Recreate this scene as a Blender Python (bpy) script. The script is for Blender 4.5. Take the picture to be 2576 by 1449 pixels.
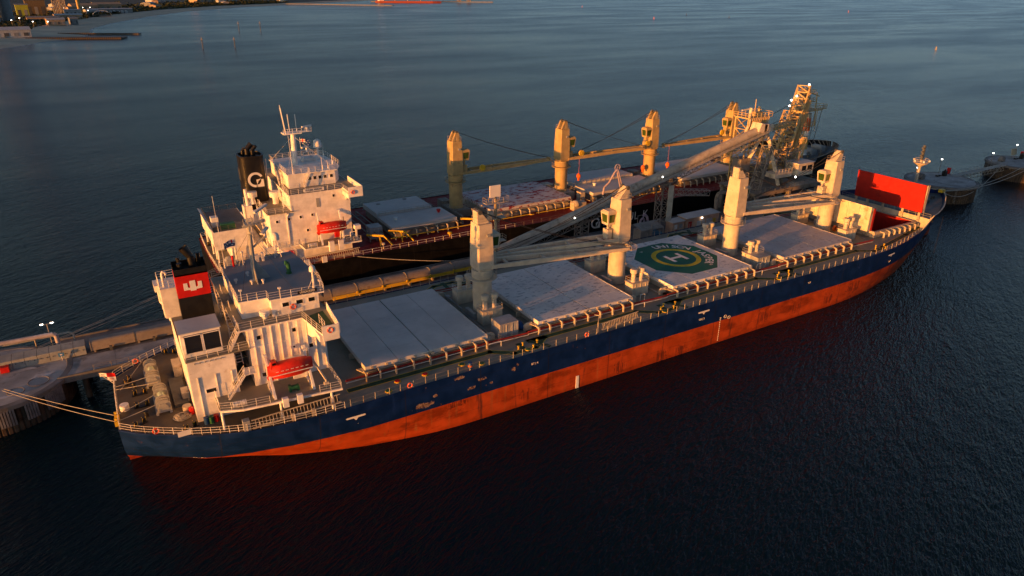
import bpy, math, random
from mathutils import Vector as V3, Matrix
rnd = random.Random(7)
R = math.radians
for o in list(bpy.data.objects): bpy.data.objects.remove(o)
sc = bpy.context.scene
col = sc.collection
# ---------------------------------------------------------------- camera, sky, sun, exposure
cam = bpy.data.cameras.new('camera'); camo = bpy.data.objects.new('camera', cam); col.objects.link(camo)
YAW, PITCH, ROLL = R(59.352), R(23.597), R(0.36)
fw = V3((math.cos(YAW)*math.cos(PITCH), math.sin(YAW)*math.cos(PITCH), -math.sin(PITCH)))
rt = fw.cross(V3((0, 0, 1))).normalized(); up = rt.cross(fw)
r2 = rt*math.cos(ROLL)+up*math.sin(ROLL); u2 = -rt*math.sin(ROLL)+up*math.cos(ROLL)
camo.matrix_world = Matrix(((r2.x, u2.x, -fw.x, 6.47), (r2.y, u2.y, -fw.y, -93.636), (r2.z, u2.z, -fw.z, 59.631), (0, 0, 0, 1)))
cam.sensor_width = 36; cam.lens = 36*1748.66/2576; cam.clip_start = 1; cam.clip_end = 40000
sc.camera = camo
SUN_DIR = V3((-0.970, -0.244, 0)).normalized()          # horizontal direction towards the sun
SUN_EL = R(2.4)
w = bpy.data.worlds.new('World'); sc.world = w; w.use_nodes = True
nt = w.node_tree; nt.nodes.clear()
sky = nt.nodes.new('ShaderNodeTexSky'); sky.sky_type = 'NISHITA'; sky.sun_disc = False
sky.sun_elevation = SUN_EL; sky.sun_rotation = math.atan2(SUN_DIR.x, SUN_DIR.y)
sky.altitude = 50; sky.air_density = 0.4; sky.dust_density = 0.9; sky.ozone_density = 1.0
bg = nt.nodes.new('ShaderNodeBackground'); bg.inputs[1].default_value = 0.11
wo = nt.nodes.new('ShaderNodeOutputWorld')
nt.links.new(sky.outputs[0], bg.inputs[0]); nt.links.new(bg.outputs[0], wo.inputs[0])
sl = bpy.data.lights.new('sun', 'SUN'); sl.energy = 4.7; sl.angle = R(0.55); sl.color = (1.0, 0.35, 0.055)
so = bpy.data.objects.new('sun', sl); col.objects.link(so)
sd = V3((SUN_DIR.x*math.cos(SUN_EL), SUN_DIR.y*math.cos(SUN_EL), math.sin(SUN_EL)))
so.rotation_euler = sd.to_track_quat('Z', 'Y').to_euler(); so.location = (-200, -100, 120)
sc.view_settings.view_transform = 'Standard'; sc.view_settings.look = 'None'
sc.view_settings.exposure = 0.9; sc.view_settings.gamma = 1.0; sc.view_settings.use_curve_mapping = False
sc.render.engine = 'CYCLES'
# ---------------------------------------------------------------- helpers
WL = {}
def tag(o, label=None, cat=None, group=None, kind=None):
    for k, v in (('label', label), ('category', cat), ('group', group), ('kind', kind)):
        if v: o[k] = v
    return o
def T(name, label, cat, loc, group=None):
    o = bpy.data.objects.new(name, None); o.empty_display_size = .5; col.objects.link(o); o.location = loc; WL[o.name] = V3(loc)
    return tag(o, label, cat, group)
def place(name, me, pos, parent=None, rot=None):
    o = bpy.data.objects.new(name, me); col.objects.link(o); pos = V3(pos); WL[o.name] = pos
    if parent is not None:
        o.parent = parent; o.location = pos-WL[parent.name]
    else: o.location = pos
    if rot: o.rotation_euler = rot
    return o
SPLIT = set('gunwale_bar slewing_frame cross_walkway boat_deck_railing wing_deck_paint wing_bulwark hinge_arm coaming_bracket casing_railing ledge bridge_deck_railing searchlight stern_store bulwark_cap windlass superstructure_railing vent_pipe forecastle_railing mooring_bollard boat_deck_pillars deckhouse_pillars door louvre deck_machinery machinery_house deck_fitting platform_railing pipe_handrail stern_railing dust_patch fire_locker portal_equipment pipe_support leg small_vent deckhouse_railing mast_light stay_cables deck_drain edge_railing'.split())
class MB:
    def __init__(s): s.v = []; s.f = []; s.m = []; s.cm = 0
    def add(s, vs, fs):
        b = len(s.v); s.v += [tuple(p) for p in vs]
        for f in fs: s.f.append([b+i for i in f]); s.m.append(s.cm)
        return s
    def mat(s, i): s.cm = i; return s
    def hexa(s, p): return s.add(p, [(0, 3, 2, 1), (4, 5, 6, 7), (0, 1, 5, 4), (1, 2, 6, 5), (2, 3, 7, 6), (3, 0, 4, 7)])
    def box(s, x0, x1, y0, y1, z0, z1):
        return s.hexa([(x0, y0, z0), (x1, y0, z0), (x1, y1, z0), (x0, y1, z0), (x0, y0, z1), (x1, y0, z1), (x1, y1, z1), (x0, y1, z1)])
    def cb(s, x, y, z, dx, dy, dz): return s.box(x-dx/2, x+dx/2, y-dy/2, y+dy/2, z, z+dz)
    def beam(s, p, q, w, h=None, upv=(0, 0, 1), w2=None, h2=None):
        h = h or w; w2 = w2 or w; h2 = h2 or h
        p, q = V3(p), V3(q); d = (q-p).normalized(); u = V3(upv)
        if abs(d.dot(u)) > .98: u = V3((1, 0, 0))
        a = d.cross(u).normalized(); b = a.cross(d)
        P = [p-a*w/2-b*h/2, p+a*w/2-b*h/2, p+a*w/2+b*h/2, p-a*w/2+b*h/2]
        Q = [q-a*w2/2-b*h2/2, q+a*w2/2-b*h2/2, q+a*w2/2+b*h2/2, q-a*w2/2+b*h2/2]
        return s.add(P+Q, [(0, 3, 2, 1), (4, 5, 6, 7), (0, 1, 5, 4), (1, 2, 6, 5), (2, 3, 7, 6), (3, 0, 4, 7)])
    def cyl(s, p, q, r, r1=None, n=10, cap=True):
        r1 = r if r1 is None else r1; p, q = V3(p), V3(q); d = (q-p).normalized()
        u = V3((0, 0, 1)) if abs(d.z) < .95 else V3((1, 0, 0)); a = d.cross(u).normalized(); b = a.cross(d)
        vs = []
        for c, rr in ((p, r), (q, r1)):
            for i in range(n):
                t = 2*math.pi*i/n; vs.append(c+a*math.cos(t)*rr+b*math.sin(t)*rr)
        fs = [(i, (i+1) % n, n+(i+1) % n, n+i) for i in range(n)]
        if cap: fs += [tuple(range(n-1, -1, -1)), tuple(range(n, 2*n))]
        return s.add(vs, fs)
    def tube(s, pts, r, n=6):
        for a, b in zip(pts, pts[1:]): s.cyl(a, b, r, n=n)
        return s
    def ext(s, poly, a, b, ax='z', poly2=None):
        n = len(poly); P2 = poly2 or poly
        def m(p, h): return {'z': (p[0], p[1], h), 'y': (p[0], h, p[1]), 'x': (h, p[0], p[1])}[ax]
        vs = [m(p, a) for p in poly]+[m(p, b) for p in P2]
        return s.add(vs, [tuple(range(n-1, -1, -1)), tuple(range(n, 2*n))]+[(i, (i+1) % n, n+(i+1) % n, n+i) for i in range(n)])
    def loft(s, rings, close=True, cap=True):
        n = len(rings[0]); vs = [p for r in rings for p in r]; fs = []
        for k in range(len(rings)-1):
            for i in range(n if close else n-1):
                j = (i+1) % n; fs.append((k*n+i, k*n+j, (k+1)*n+j, (k+1)*n+i))
        if cap and close: fs += [tuple(range(n-1, -1, -1)), tuple((len(rings)-1)*n+i for i in range(n))]
        return s.add(vs, fs)
    def sph(s, c, r, n=10, m=6, zs=1.0, lo=-90):
        rings = []
        for k in range(m+1):
            t = R(lo+(90-lo)*k/m); rr = max(r*math.cos(t), .001)
            rings.append([(c[0]+rr*math.cos(2*math.pi*i/n), c[1]+rr*math.sin(2*math.pi*i/n), c[2]+r*zs*math.sin(t)) for i in range(n)])
        return s.loft(rings)
    def lathe(s, c, prof, n=14):
        return s.loft([[(c[0]+r*math.cos(2*math.pi*i/n), c[1]+r*math.sin(2*math.pi*i/n), c[2]+z) for i in range(n)] for r, z in prof])
    def rail(s, pts, h=1.05, step=1.7, r=.028, nr=3, n=4):
        pts = [V3(p) for p in pts]
        for a, b in zip(pts, pts[1:]):
            L = (b-a).length; k = max(1, round(L/step))
            for i in range(k+1):
                p = a.lerp(b, i/k); s.cyl(p, p+V3((0, 0, h)), r, n=n, cap=False)
            for j in range(nr):
                z = V3((0, 0, h*(j+1)/nr)); s.cyl(a+z, b+z, r*.85, n=n, cap=False)
        return s
    def ladder(s, p, q, w, step=.45, r=.04, side=None):
        p, q = V3(p), V3(q); d = (q-p); sd = V3(side) if side else V3((1, 0, 0)); k = max(2, int(d.length/step))
        s.beam(p-sd*w/2, q-sd*w/2, r*1.6); s.beam(p+sd*w/2, q+sd*w/2, r*1.6)
        for i in range(1, k): c = p.lerp(q, i/k); s.beam(c-sd*w/2, c+sd*w/2, r)
        return s
    def truss(s, p, q, w, h, n, r, upv=(0, 0, 1), r2=None):
        p, q = V3(p), V3(q); d = (q-p).normalized(); a = d.cross(V3(upv)).normalized(); b = a.cross(d); r2 = r2 or r*.7
        cor = [(-w/2, -h/2), (w/2, -h/2), (w/2, h/2), (-w/2, h/2)]
        def P(i, c): return p.lerp(q, i/n)+a*c[0]+b*c[1]
        for c in cor: s.beam(P(0, c), P(n, c), r)
        for i in range(n+1):
            for k in range(4):
                s.beam(P(i, cor[k]), P(i, cor[(k+1) % 4]), r2)
                if i < n: s.beam(P(i, cor[k]), P(i+1, cor[(k+1) % 4]) if i % 2 else P(i+1, cor[(k+1) % 4]), r2)
        return s
    def pieces(s):
        n = len(s.v); par = list(range(n))
        def fd(i):
            while par[i] != i: par[i] = par[par[i]]; i = par[i]
            return i
        for f in s.f:
            for j in f[1:]: par[fd(j)] = fd(f[0])
        bb = {}
        for i, p in enumerate(s.v):
            r = fd(i); b = bb.setdefault(r, [list(p), list(p)])
            for k in range(3): b[0][k] = min(b[0][k], p[k]); b[1][k] = max(b[1][k], p[k])
        ks = list(bb); g = {k: k for k in ks}
        def fg(k):
            while g[k] != k: k = g[k]
            return k
        for i, a in enumerate(ks):
            for b in ks[i+1:]:
                A, B = bb[a], bb[b]
                if all(A[0][k]-.06 <= B[1][k] and B[0][k]-.06 <= A[1][k] for k in range(3)): g[fg(a)] = fg(b)
        out = {}
        for f, m in zip(s.f, s.m):
            o = out.setdefault(fg(fd(f[0])), MB()); o.add([s.v[i] for i in f], [tuple(range(len(f)))]); o.m[-1] = m
        return list(out.values())
    def obj(s, name, mats, parent=None, smooth=False, at=None):
        if name in SPLIT and at is None:
            ps = s.pieces()
            if len(ps) > 1:
                for q in ps: o = q.obj2(name, mats, parent)
                return o
        return s.obj2(name, mats, parent, smooth, at)
    def obj2(s, name, mats, parent=None, smooth=False, at=None):
        if not isinstance(mats, (list, tuple)): mats = [mats]
        xs = [p[0] for p in s.v]; ys = [p[1] for p in s.v]; zs = [p[2] for p in s.v]
        c = V3(at) if at is not None else V3(((min(xs)+max(xs))/2, (min(ys)+max(ys))/2, min(zs)))
        me = bpy.data.meshes.new(name); me.from_pydata([(p[0]-c.x, p[1]-c.y, p[2]-c.z) for p in s.v], [], s.f)
        for m in mats: me.materials.append(m)
        if len(mats) > 1: me.polygons.foreach_set('material_index', s.m)
        if smooth:
            me.polygons.foreach_set('use_smooth', [True]*len(me.polygons))
            try: me.set_sharp_from_angle(angle=R(38))
            except Exception: pass
        me.update()
        return place(name, me, c, parent)
def text(s, size, pos, xa, ya, mat, parent, name='lettering', ext=.012, align='CENTER', sx=1.0, bold=0.):
    cu = bpy.data.curves.new(name, 'FONT'); cu.body = s; cu.size = size; cu.align_x = align; cu.align_y = 'CENTER'; cu.extrude = ext; cu.offset = bold*size; cu.resolution_u = 3
    tmp = bpy.data.objects.new('tmp', cu); me = bpy.data.meshes.new_from_object(tmp)
    bpy.data.objects.remove(tmp); bpy.data.curves.remove(cu)
    xa, ya = V3(xa).normalized(), V3(ya).normalized(); za = xa.cross(ya)
    for v in me.vertices:
        c = v.co; v.co = xa*c.x*sx+ya*c.y+za*c.z
    me.materials.clear(); me.materials.append(mat)
    return place(name, me, pos, parent)
def dup(o, delta, parent=None):
    c = o.copy(); col.objects.link(c); WL[c.name] = WL[o.name]+V3(delta)
    c.parent = parent
    c.location = WL[c.name]-(WL[parent.name] if parent is not None else V3((0, 0, 0)))
    return c
def duptree(o, delta, parent=None):
    c = dup(o, delta, parent)
    for ch in list(o.children): duptree(ch, delta, c)
    return c
# ---------------------------------------------------------------- materials
def nodes(m):
    m.use_nodes = True; t = m.node_tree; t.nodes.clear()
    out = t.nodes.new('ShaderNodeOutputMaterial'); b = t.nodes.new('ShaderNodeBsdfPrincipled'); t.links.new(b.outputs[0], out.inputs[0])
    return t, b
class NG:
    def __init__(s, t): s.t = t; s.pos = t.nodes.new('ShaderNodeNewGeometry').outputs['Position']
    def n(s, ty, **k):
        x = s.t.nodes.new(ty)
        for a, b in k.items(): setattr(x, a, b)
        return x
    def L(s, a, b): s.t.links.new(a, b)
    def val(s, sock, v):
        if hasattr(v, 'is_output'): s.L(v, sock)
        else: sock.default_value = v
    def noise(s, scale, detail=4, rough=.55, sc=(1, 1, 1), vec=None, dist=0):
        mp = s.n('ShaderNodeMapping'); mp.inputs['Scale'].default_value = sc; s.L(vec or s.pos, mp.inputs[0])
        x = s.n('ShaderNodeTexNoise'); x.inputs['Scale'].default_value = scale; x.inputs['Detail'].default_value = detail
        x.inputs['Roughness'].default_value = rough; x.inputs['Distortion'].default_value = dist; s.L(mp.outputs[0], x.inputs['Vector']); return x.outputs[0]
    def ramp(s, v, a, b, lo=0., hi=1.):
        x = s.n('ShaderNodeMapRange', interpolation_type='SMOOTHSTEP')
        for i, k in enumerate((a, b, lo, hi)): x.inputs[i+1].default_value = k
        s.L(v, x.inputs[0]); return x.outputs[0]
    def math(s, op, a, b=0., c=0.):
        x = s.n('ShaderNodeMath', operation=op)
        for i, k in enumerate((a, b, c)): s.val(x.inputs[i], k)
        return x.outputs[0]
    def mix(s, f, a, b):
        x = s.n('ShaderNodeMix', data_type='RGBA'); s.val(x.inputs[0], f)
        for i, k in ((6, a), (7, b)):
            if hasattr(k, 'is_output'): s.L(k, x.inputs[i])
            else: x.inputs[i].default_value = (*k, 1)
        return x.outputs[2]
    def xyz(s):
        x = s.n('ShaderNodeSeparateXYZ'); s.L(s.pos, x.inputs[0]); return x.outputs
    def bump(s, h, st, dist, bsdf):
        x = s.n('ShaderNodeBump'); x.inputs['Strength'].default_value = st; x.inputs['Distance'].default_value = dist; s.L(h, x.inputs['Height']); s.L(x.outputs[0], bsdf.inputs['Normal'])
MATS = {}
def M(name, c, rough=.5, metal=0., var=.18, vs=.6, dirt=None, damt=.5, dsc=.8, streak=0., spec=.22):
    """painted / worn surface: colour varied by noise, optional dirt or rust patches and vertical run-off streaks"""
    m = bpy.data.materials.new(name); t, b = nodes(m); g = NG(t)
    n1 = g.noise(vs, 5, .6); f = g.ramp(n1, .3, .7)
    cc = g.mix(f, tuple(x*(1-var) for x in c), tuple(min(1, x*(1+var*.6)) for x in c))
    if dirt:
        k = g.ramp(g.noise(dsc, 7, .68), .72-damt*.4, .86-damt*.3)
        if streak:
            s_ = g.ramp(g.noise(1.6, 4, .6, (1, 1, .07)), .6, .8); k = g.math('MAXIMUM', k, g.math('MULTIPLY', s_, streak))
        cc = g.mix(k, cc, dirt)
    t.links.new(cc, b.inputs['Base Color'])
    rr = g.ramp(g.noise(vs*3, 4), .3, .7, max(.05, rough-.1), min(1, rough+.12)); t.links.new(rr, b.inputs['Roughness'])
    b.inputs['Metallic'].default_value = metal; b.inputs['Specular IOR Level'].default_value = spec
    MATS[name] = m; return m
def EM(name, c, st):
    m = bpy.data.materials.new(name); t, b = nodes(m); b.inputs['Base Color'].default_value = (*c, 1)
    b.inputs['Emission Color'].default_value = (*c, 1); b.inputs['Emission Strength'].default_value = st; return m
RUST = (.16, .06, .025)
white = M('white_paint', (.84, .82, .77), .45, dirt=(.42, .30, .20), damt=.30, dsc=.55, streak=.35)
whiteK = M('white_paint_far', (.86, .83, .77), .45, dirt=(.45, .32, .2), damt=.3, dsc=.5, streak=.3)
railw = M('rail_white', (.72, .70, .66), .5)
raild = M('rail_dark', (.16, .15, .12), .6)
cream = M('crane_cream', (.60, .52, .39), .5, dirt=(.30, .20, .12), damt=.32, dsc=.6, streak=.45)
ochre = M('crane_ochre', (.46, .34, .15), .5, dirt=(.25, .15, .07), damt=.38, dsc=.6, streak=.5)
greyp = M('grey_paint', (.33, .34, .33), .55, dirt=RUST, damt=.25, dsc=1.0)
dgrey = M('dark_grey', (.09, .095, .095), .6)
steel = M('galvanised', (.36, .34, .30), .55, .25, dirt=(.22, .15, .09), damt=.45, dsc=.9)
steeld = M('dusty_steel', (.27, .24, .20), .7, .15, dirt=(.10, .075, .05), damt=.5, dsc=.7)
black = M('black_paint', (.012, .012, .012), .4, spec=.35)
rub = M('rubber', (.015, .015, .015), .8)
red = M('red_paint', (.55, .016, .012), .4)
redlb = M('lifeboat_red', (.70, .03, .012), .45, var=.25, vs=1.2, spec=.3, dirt=(.45, .05, .03), damt=.4, dsc=1.5)
hred = M('hold_red', (.42, .018, .010), .5, dirt=(.24, .02, .012), damt=.45, dsc=.25)
orange = M('orange_paint', (.75, .15, .02), .4)
yellow = M('yellow_paint', (.66, .44, .03), .45, dirt=(.2, .12, .03), damt=.35, dsc=1.2)
pipered = M('pipe_red', (.30, .025, .018), .5, dirt=RUST, damt=.4)
green = M('green_paint', (.03, .13, .055), .5)
walk = M('walkway_green', (.028, .075, .038), .65, var=.35, dirt=(.12, .11, .08), damt=.35, dsc=1.4)
pale = M('pale_green', (.36, .47, .38), .5, dirt=RUST, damt=.3)
coamtan = M('coaming_paint', (.46, .41, .32), .55, dirt=(.20, .12, .06), damt=.5, dsc=.9, streak=.4)
glass = M('dark_glass', (.012, .013, .014), .08, var=.05, spec=.6)
cabglass = M('cab_glass', (.045, .085, .015), .08, spec=.6)
rope = M('rope', (.36, .34, .30), .8)
ropedk = M('wire_rope', (.03, .028, .025), .6)
conc = M('concrete', (.38, .38, .375), .85, var=.3, vs=.25, dirt=(.17, .165, .16), damt=.5, dsc=.35)
concd = M('concrete_dark', (.19, .185, .18), .85, var=.3, vs=.3, dirt=(.09, .085, .08), damt=.5, dsc=.5)
pile = M('sheet_pile', (.075, .055, .04), .8, var=.4, vs=.5, dirt=(.035, .025, .018), damt=.5, dsc=.8)
hoodm = M('hood_panel', (.27, .235, .20), .65, dirt=(.15, .10, .07), damt=.45, dsc=.6, streak=.4)
hoodb = M('hood_panel_bluish', (.30, .32, .31), .6, dirt=(.18, .15, .12), damt=.4, dsc=.6)
pinkt = M('hut_wall', (.58, .38, .26), .7)
sand = M('sand', (.62, .52, .38), .9, var=.2, vs=.03)
lampm = EM('lamp_glow', (1.0, .93, .82), 7.0)
skin_w = M('sign_white', (.75, .74, .70), .5, var=.05)
bluep = M('blue_paint', (.02, .07, .20), .5)
# ---------------------------------------------------------------- special materials
SCR = [(38.2, 5.35, 1.6, .45), (43.8, 8.1, .9, .25), (47.4, 6.9, .7, .35), (45.6, 5.9, .6, .3), (48.9, 5.8, .3, .25), (52.7, 7.0, .4, .35), (53.5, 7.6, .3, .3), (40.0, 6.4, .4, .2), (9.3, 2.6, 2.2, .35)]
SCUFF = [(73.3, 1.4, 1.3, 1.3), (82.4, 1.0, 1.5, 1.1), (87, .9, 1.6, 1.0), (55.2, 1.8, 1.2, 1.2), (43.1, 3.9, 1.9, .5), (107.5, 2.4, 2.0, 1.4), (116.6, 2.0, 1.6, 1.5), (126.6, 1.9, 1.8, 1.3), (135, 2.5, 3.0, 1.4), (150, 2.4, 3.0, 1.6)]
def hullmat(name, ctop, cbot, zb, scrapes, rough=.42):
    m = bpy.data.materials.new(name); t, b = nodes(m); g = NG(t); X, Y, Z = g.xyz()
    n = g.noise(.5, 5); nl = g.noise(.09, 4)
    top = g.mix(g.ramp(n, .3, .75), tuple(c*.75 for c in ctop), tuple(c*1.25 for c in ctop))
    bot = g.mix(g.ramp(n, .3, .7), tuple(c*.8 for c in cbot), tuple(c*1.15 for c in cbot))
    bot = g.mix(g.ramp(g.noise(.35, 7, .7, (.5, 1, 1.1)), .48, .66), bot, tuple(c*.5 for c in cbot))      # weathered antifouling
    bot = g.mix(g.math('MULTIPLY', g.ramp(g.noise(.16, 6, .7, (1.5, 1, .2)), .60, .68), .75), bot, (.05, .025, .02))  # scuff marks
    bot = g.mix(g.math('MULTIPLY', g.ramp(g.noise(1.1, 4, .6, (1, 1, .05)), .58, .74), .5), bot, (.30, .14, .05))
    bot = g.mix(g.math('MULTIPLY', g.ramp(Z, .9, .1), .55), bot, tuple(c*.45 for c in cbot))  # wet growth band
    top = g.mix(g.math('MULTIPLY', g.ramp(g.noise(1.3, 4, .6, (1, 1, .05)), .6, .78), .35), top, tuple(min(1, c*2.2+.01) for c in ctop))
    if scrapes:
        nz = g.math('MULTIPLY', g.math('SUBTRACT', g.noise(1.5, 8, .75), .5), 4.2)
        def blob(cx, cz, rx, rz):
            a = g.math('POWER', g.math('MULTIPLY', g.math('SUBTRACT', X, cx), 1/rx), 2.); c = g.math('POWER', g.math('MULTIPLY', g.math('SUBTRACT', Z, cz), 1/rz), 2.)
            return g.ramp(g.math('ADD', g.math('SQRT', g.math('ADD', a, c)), nz), .95, .75)
        mk = None
        for c in SCR: k = blob(*c); mk = k if mk is None else g.math('MAXIMUM', mk, k)
        chip = g.mix(g.ramp(g.noise(3.0, 4), .4, .6), (.27, .20, .16), (.12, .06, .04)); top = g.mix(mk, top, chip)
        mk = None
        for c in SCUFF: k = blob(*c); mk = k if mk is None else g.math('MAXIMUM', mk, k)
        mk = g.math('MULTIPLY', mk, g.ramp(g.noise(2.2, 4, .6, (2.2, 1, .08)), .44, .56)); bot = g.mix(g.math('MULTIPLY', mk, .7), bot, (.045, .015, .012))
        s2 = g.ramp(g.noise(1.2, 8, .75), .655, .69); top = g.mix(s2, top, (.14, .075, .05))
    if scrapes: Z = g.math('ADD', Z, g.ramp(X, 17, 5, 0, 2.3))
    edge = g.math('ADD', Z, g.math('MULTIPLY', g.math('SUBTRACT', g.noise(.8, 3), .5), .06))
    k = g.ramp(edge, zb-.03, zb+.03)
    cc = g.mix(k, bot, top)
    seam = g.math('PINGPONG', X, 5.9); cc = g.mix(g.math('MULTIPLY', g.ramp(seam, .10, .03), .6), cc, (.02, .018, .02))
    seamz = g.math('PINGPONG', g.math('ADD', Z, .6), 1.35); cc = g.mix(g.math('MULTIPLY', g.ramp(seamz, .05, .02), .35), cc, (.02, .018, .02))
    t.links.new(cc, b.inputs['Base Color']); t.links.new(g.ramp(n, .3, .7, rough-.08, rough+.15), b.inputs['Roughness'])
    b.inputs['Specular IOR Level'].default_value = .12
    # slight frame-to-frame plate denting
    hh = g.math('ADD', g.math('MULTIPLY', g.noise(.35, 2), .6), g.math('MULTIPLY', g.math('SINE', g.math('MULTIPLY', X, 7.5)), .03)); g.bump(hh, .35, .12, b)
    return m
hullU = hullmat('hull_blue_red', (.004, .020, .095), (.40, .060, .013), 4.43, True)
hullK = hullmat('hull_black_brown', (.006, .006, .006), (.10, .035, .025), 3.3, False, .5)
def hatchmat(name, base, under, amt, sc=.55):
    m = bpy.data.materials.new(name); t, b = nodes(m); g = NG(t)
    n = g.noise(.22, 4); cc = g.mix(g.ramp(n, .3, .7), tuple(c*.88 for c in base), tuple(min(1, c*1.08) for c in base))
    fl = g.ramp(g.noise(sc*2.6, 4, .6, (.55, 1.3, 1)), .72-amt*.2, .74-amt*.2)
    fl = g.math('MULTIPLY', fl, g.ramp(g.noise(.16, 3), .32, .5))
    fl = g.math('MAXIMUM', fl, g.ramp(g.noise(sc*.5, 8, .7, (.6, 1.2, 1)), .76-amt*.15, .78-amt*.15))
    cc = g.mix(fl, cc, under)
    cc = g.mix(g.math('MULTIPLY', g.ramp(g.noise(.9, 6, .7), .58, .75), .4), cc, tuple(c*.6 for c in base))
    cc = g.mix(g.math('MULTIPLY', g.ramp(g.noise(2.6, 5, .7, (1, .2, 1)), .6, .75), .35), cc, tuple(c*.7 for c in under))
    t.links.new(cc, b.inputs['Base Color']); t.links.new(g.ramp(n, .3, .7, .5, .7), b.inputs['Roughness']); b.inputs['Specular IOR Level'].default_value = .15; g.bump(g.math('ADD', g.noise(.4, 3), g.math('MULTIPLY', fl, .08)), .2, .1, b)
    return m
hatchA = hatchmat('hatch_grey_smooth', (.60, .585, .55), (.48, .47, .44), .3)
hatchB = hatchmat('hatch_grey_peeling', (.74, .715, .68), (.37, .37, .38), .72)
hatchC = hatchmat('hatch_grey_dull', (.56, .53, .52), (.36, .33, .33), .65)
hatchD = hatchmat('hatch_grey_far', (.58, .57, .54), (.42, .41, .39), .3)
hatchRed = hatchmat('hatch_worn_red_white', (.55, .52, .52), (.28, .035, .035), .92, .4)
def deckmat(name, a, bcol, rustc, amt=.5):
    m = bpy.data.materials.new(name); t, b = nodes(m); g = NG(t)
    cc = g.mix(g.ramp(g.noise(.3, 6, .65), .3, .7), a, bcol)
    cc = g.mix(g.ramp(g.noise(.8, 7, .7), .74-amt*.25, .88-amt*.25), cc, rustc)
    cc = g.mix(g.math('MULTIPLY', g.ramp(g.noise(2.5, 5, .7), .55, .7), .4), cc, tuple(x*.5 for x in a))
    t.links.new(cc, b.inputs['Base Color']); t.links.new(g.ramp(g.noise(1.2, 4), .3, .7, .5, .8), b.inputs['Roughness']); b.inputs['Specular IOR Level'].default_value = .2; return m
deckU = deckmat('deck_grey_green', (.21, .205, .165), (.28, .265, .21), (.15, .09, .055), .45)
deckW = deckmat('deck_grey_weathered', (.12, .125, .12), (.17, .17, .165), (.11, .075, .05), .35)
deckR = deckmat('deck_bluegrey', (.20, .215, .235), (.25, .265, .28), (.15, .14, .13), .2)
deckK = deckmat('deck_oxide_red', (.16, .012, .012), (.22, .02, .018), (.10, .02, .015), .4)
helig = hatchmat('helipad_green', (.012, .135, .085), (.02, .10, .07), .3)
# ---------------------------------------------------------------- water
def watermat():
    m = bpy.data.materials.new('sea_water'); t, b = nodes(m); g = NG(t); X, Y, Z = g.xyz()
    near = g.ramp(Y, 500, 1500)
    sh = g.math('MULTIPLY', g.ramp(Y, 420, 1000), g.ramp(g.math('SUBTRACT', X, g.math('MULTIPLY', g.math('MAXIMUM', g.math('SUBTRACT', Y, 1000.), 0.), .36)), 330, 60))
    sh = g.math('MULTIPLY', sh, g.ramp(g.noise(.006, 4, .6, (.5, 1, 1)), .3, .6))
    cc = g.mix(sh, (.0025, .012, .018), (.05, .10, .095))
    t.links.new(cc, b.inputs['Base Color'])
    b.inputs['IOR'].default_value = 1.333; b.inputs['Specular IOR Level'].default_value = .22
    sw = g.noise(.008, 5, .6, (.45, 1.4, 1)); slick = g.ramp(sw, .42, .58)                     # wind lanes and slicks
    t.links.new(g.ramp(sw, .3, .7, .15, .26), b.inputs['Roughness'])
    rot = g.n('ShaderNodeMapping'); rot.inputs['Rotation'].default_value = (0, 0, R(-28)); g.L(g.pos, rot.inputs[0]); rv = rot.outputs[0]
    w1 = g.noise(.75, 2, .5, (.5, 1.5, 1), rv, .6); w2 = g.noise(2.0, 3, .55, (.45, 1.5, 1), rv, .6); w3 = g.noise(.20, 4, .6, (.5, 1.3, 1), rv, .5); w4 = g.noise(.05, 4, .65, (.5, 1.3, 1), rv, .5)
    h = g.math('ADD', g.math('MULTIPLY', w1, .46), g.math('ADD', g.math('MULTIPLY', w2, .40), g.math('ADD', g.math('MULTIPLY', w3, .75), g.math('MULTIPLY', w4, .9))))
    bp = g.n('ShaderNodeBump'); bp.inputs['Distance'].default_value = .75
    g.L(g.ramp(slick, 0, 1, .8, 1.0), bp.inputs['Strength']); g.L(h, bp.inputs['Height']); g.L(bp.outputs[0], b.inputs['Normal'])
    return m
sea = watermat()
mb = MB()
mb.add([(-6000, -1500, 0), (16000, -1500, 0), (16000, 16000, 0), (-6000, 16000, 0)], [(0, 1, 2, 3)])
tag(mb.obj('water', sea), 'dark rippled harbour water', None, None, 'structure')
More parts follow.
